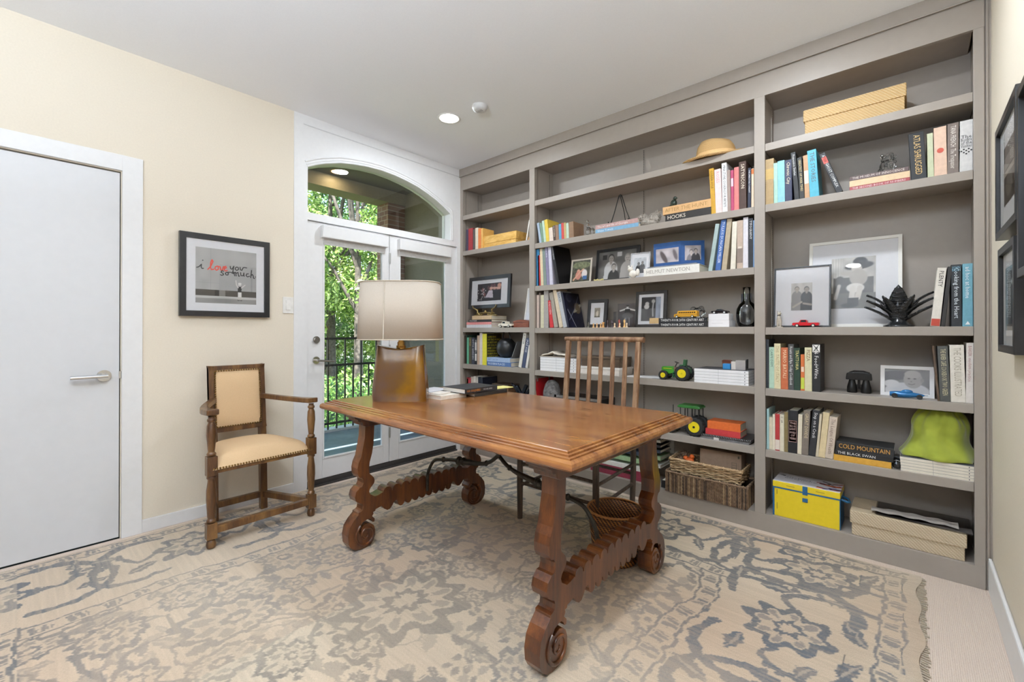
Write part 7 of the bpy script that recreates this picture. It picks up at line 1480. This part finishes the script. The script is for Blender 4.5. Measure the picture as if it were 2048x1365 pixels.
def foliage(name, C, R, n, size, mat, parent, seed, shell=.55):
    g = np.random.default_rng(seed); m = len(C); C = np.array(C); R = np.array(R)
    w = R.prod(1)**.6; idx = g.choice(m, n, p=w/w.sum()); d = g.normal(size=(n, 3)); d /= np.linalg.norm(d, axis=1)[:, None]; rad = shell+(1-shell)*g.random(n)**.5
    P = C[idx]+d*R[idx]*rad[:, None]; nrm = d*.6+g.normal(size=(n, 3))*.7+np.array([0, 0, .5]); nrm /= np.linalg.norm(nrm, axis=1)[:, None]
    t = np.cross(nrm, g.normal(size=(n, 3))); t /= np.linalg.norm(t, axis=1)[:, None]; q = np.cross(nrm, t); s = size*(.6+.8*g.random(n))[:, None]
    V = np.stack([P-t*s, P+q*s*.42+nrm*s*.12, P+t*s, P-q*s*.42+nrm*s*.12], 1).reshape(-1, 3)
    me = bpy.data.meshes.new(name); me.vertices.add(n*4); me.vertices.foreach_set('co', V.astype(np.float32).ravel()); me.loops.add(n*4); me.loops.foreach_set('vertex_index', np.arange(n*4, dtype=np.int32)); me.polygons.add(n); me.polygons.foreach_set('loop_start', np.arange(0, n*4, 4, dtype=np.int32)); me.update(calc_edges=True)
    v = np.repeat(g.random(n), 4); at = me.color_attributes.new('ink', 'FLOAT_COLOR', 'POINT'); at.data.foreach_set('color', np.stack([v, v, v, np.ones_like(v)], 1).astype(np.float32).ravel()); me.materials.append(mat)
    o = bpy.data.objects.new(name, me); COL.objects.link(o); o.parent = parent; return o
def tree(label, x, y, h, crown_r, n, mat, seed, size=.07, trunk_r=.14, z0=-3.0, low=.25):
    o = thing('tree', label, 'tree', (x, y, z0), 0, 'trees beyond the balcony railing'); rr = random.Random(seed); C, R = [], []
    for k in range(26): a_ = rr.uniform(0, 2*PI); q = rr.random()**.5*crown_r; zz = h*(low+(1-low)*rr.random()); f_ = 1-.45*abs(zz/h-.55); C.append((q*math.cos(a_)*f_, q*math.sin(a_)*f_, zz)); s = rr.uniform(.35, .62)*crown_r*.75; R.append((s, s, s*.72))
    foliage('crown', C, R, n, size, mat, o, seed)
    g = MB(); P = [(0, 0, 0), (.05, .03, h*.25), (-.03, .06, h*.5), (.04, 0, h*.8)]; g.tube(P, [trunk_r, trunk_r*.85, trunk_r*.6, trunk_r*.25], 10)
    for k in range(0, 26, 3): c = C[k]; g.tube([(0, .03, min(c[2]*.75, h*.6)), (c[0]*.5, c[1]*.5, c[2]*.9), c], [trunk_r*.35, trunk_r*.22, .012], 6)
    g.build('trunk', BARK, o); return o
TR = [('tall leafy tree with sunlit crown straight beyond the doors', -10.4, 5.0, 9.5, 2.3, 30000, LM, 1, .055, .16, -3, .22), ('broad green tree standing toward the brick column side', -10.2, 8.4, 9.5, 2.6, 30000, LM2, 2, .058, .17, -3, .25), ('leafy tree filling the gap at the cream wall side of the doors', -12.0, 2.6, 10, 2.8, 28000, LM2, 3, .065, .2, -3, .2), ('dark green tree set back behind the sunlit crown', -14.5, 6.6, 11, 3.3, 26000, LM3, 4, .08, .22, -3, .15), ('tall dark tree farthest back behind the brick column', -15.5, 11.5, 12, 3.8, 24000, LM3, 5, .085, .25, -3, .15), ('pale green tree at the far cream wall side', -16.5, 1.0, 12, 3.8, 24000, LM, 6, .085, .25, -3, .12), ('slender tree with bare lower trunk close to the railing', -8.3, 4.55, 9.0, 1.5, 12000, LM, 7, .05, .13, -3, .52)]
for q in TR: tree(*q)
def shrub(label, x, y, r_, h, n, mat, seed, z0=-2.6):
    o = thing('shrub', label, 'shrub', (x, y, z0), 0, 'shrubs below the balcony'); rr = random.Random(seed); C, R = [], []
    for k in range(9): C.append((rr.uniform(-r_, r_)*.7, rr.uniform(-r_, r_)*.7, h*rr.uniform(.3, .85))); s = r_*rr.uniform(.4, .6); R.append((s, s, s*.9))
    foliage('leaves', C, R, n, .045, mat, o, seed); g = MB(); [g.tube([(0, 0, 0), (c[0]*.4, c[1]*.4, c[2]*.5), c], [.03, .02, .006], 5) for c in C]; g.build('stems', BARK, o)
for k, (lb, x, y, mt) in enumerate((('dark clipped shrub just outside the railing nearest the cream wall', -7.4, 2.9, LM3), ('green shrub outside the railing behind the lamp', -7.6, 4.4, LM), ('bushy shrub outside the railing toward the brick column', -7.4, 6.0, LM3), ('bright green shrub farther down the slope', -9.3, 3.6, LM2), ('bright green shrub down the slope behind the column', -9.0, 7.2, LM2))): shrub(lb, x, y, 1.25, 2.9, 9000, mt, 30+k)
def ground():
    m, nt, b = node_mat('garden_ground'); n = noise(nt, coords(nt), 1.5, 5); nt.links.new(ramp(nt, n, [(.3, '3c4426'), (.7, '7a7a4c')]), b.inputs['Base Color']); b.inputs['Roughness'].default_value = 1; return m
b = MB(); b.box(-40, -25, -3.2, -5.3, 30, -3.0); struct(b.build('garden_ground', ground()))
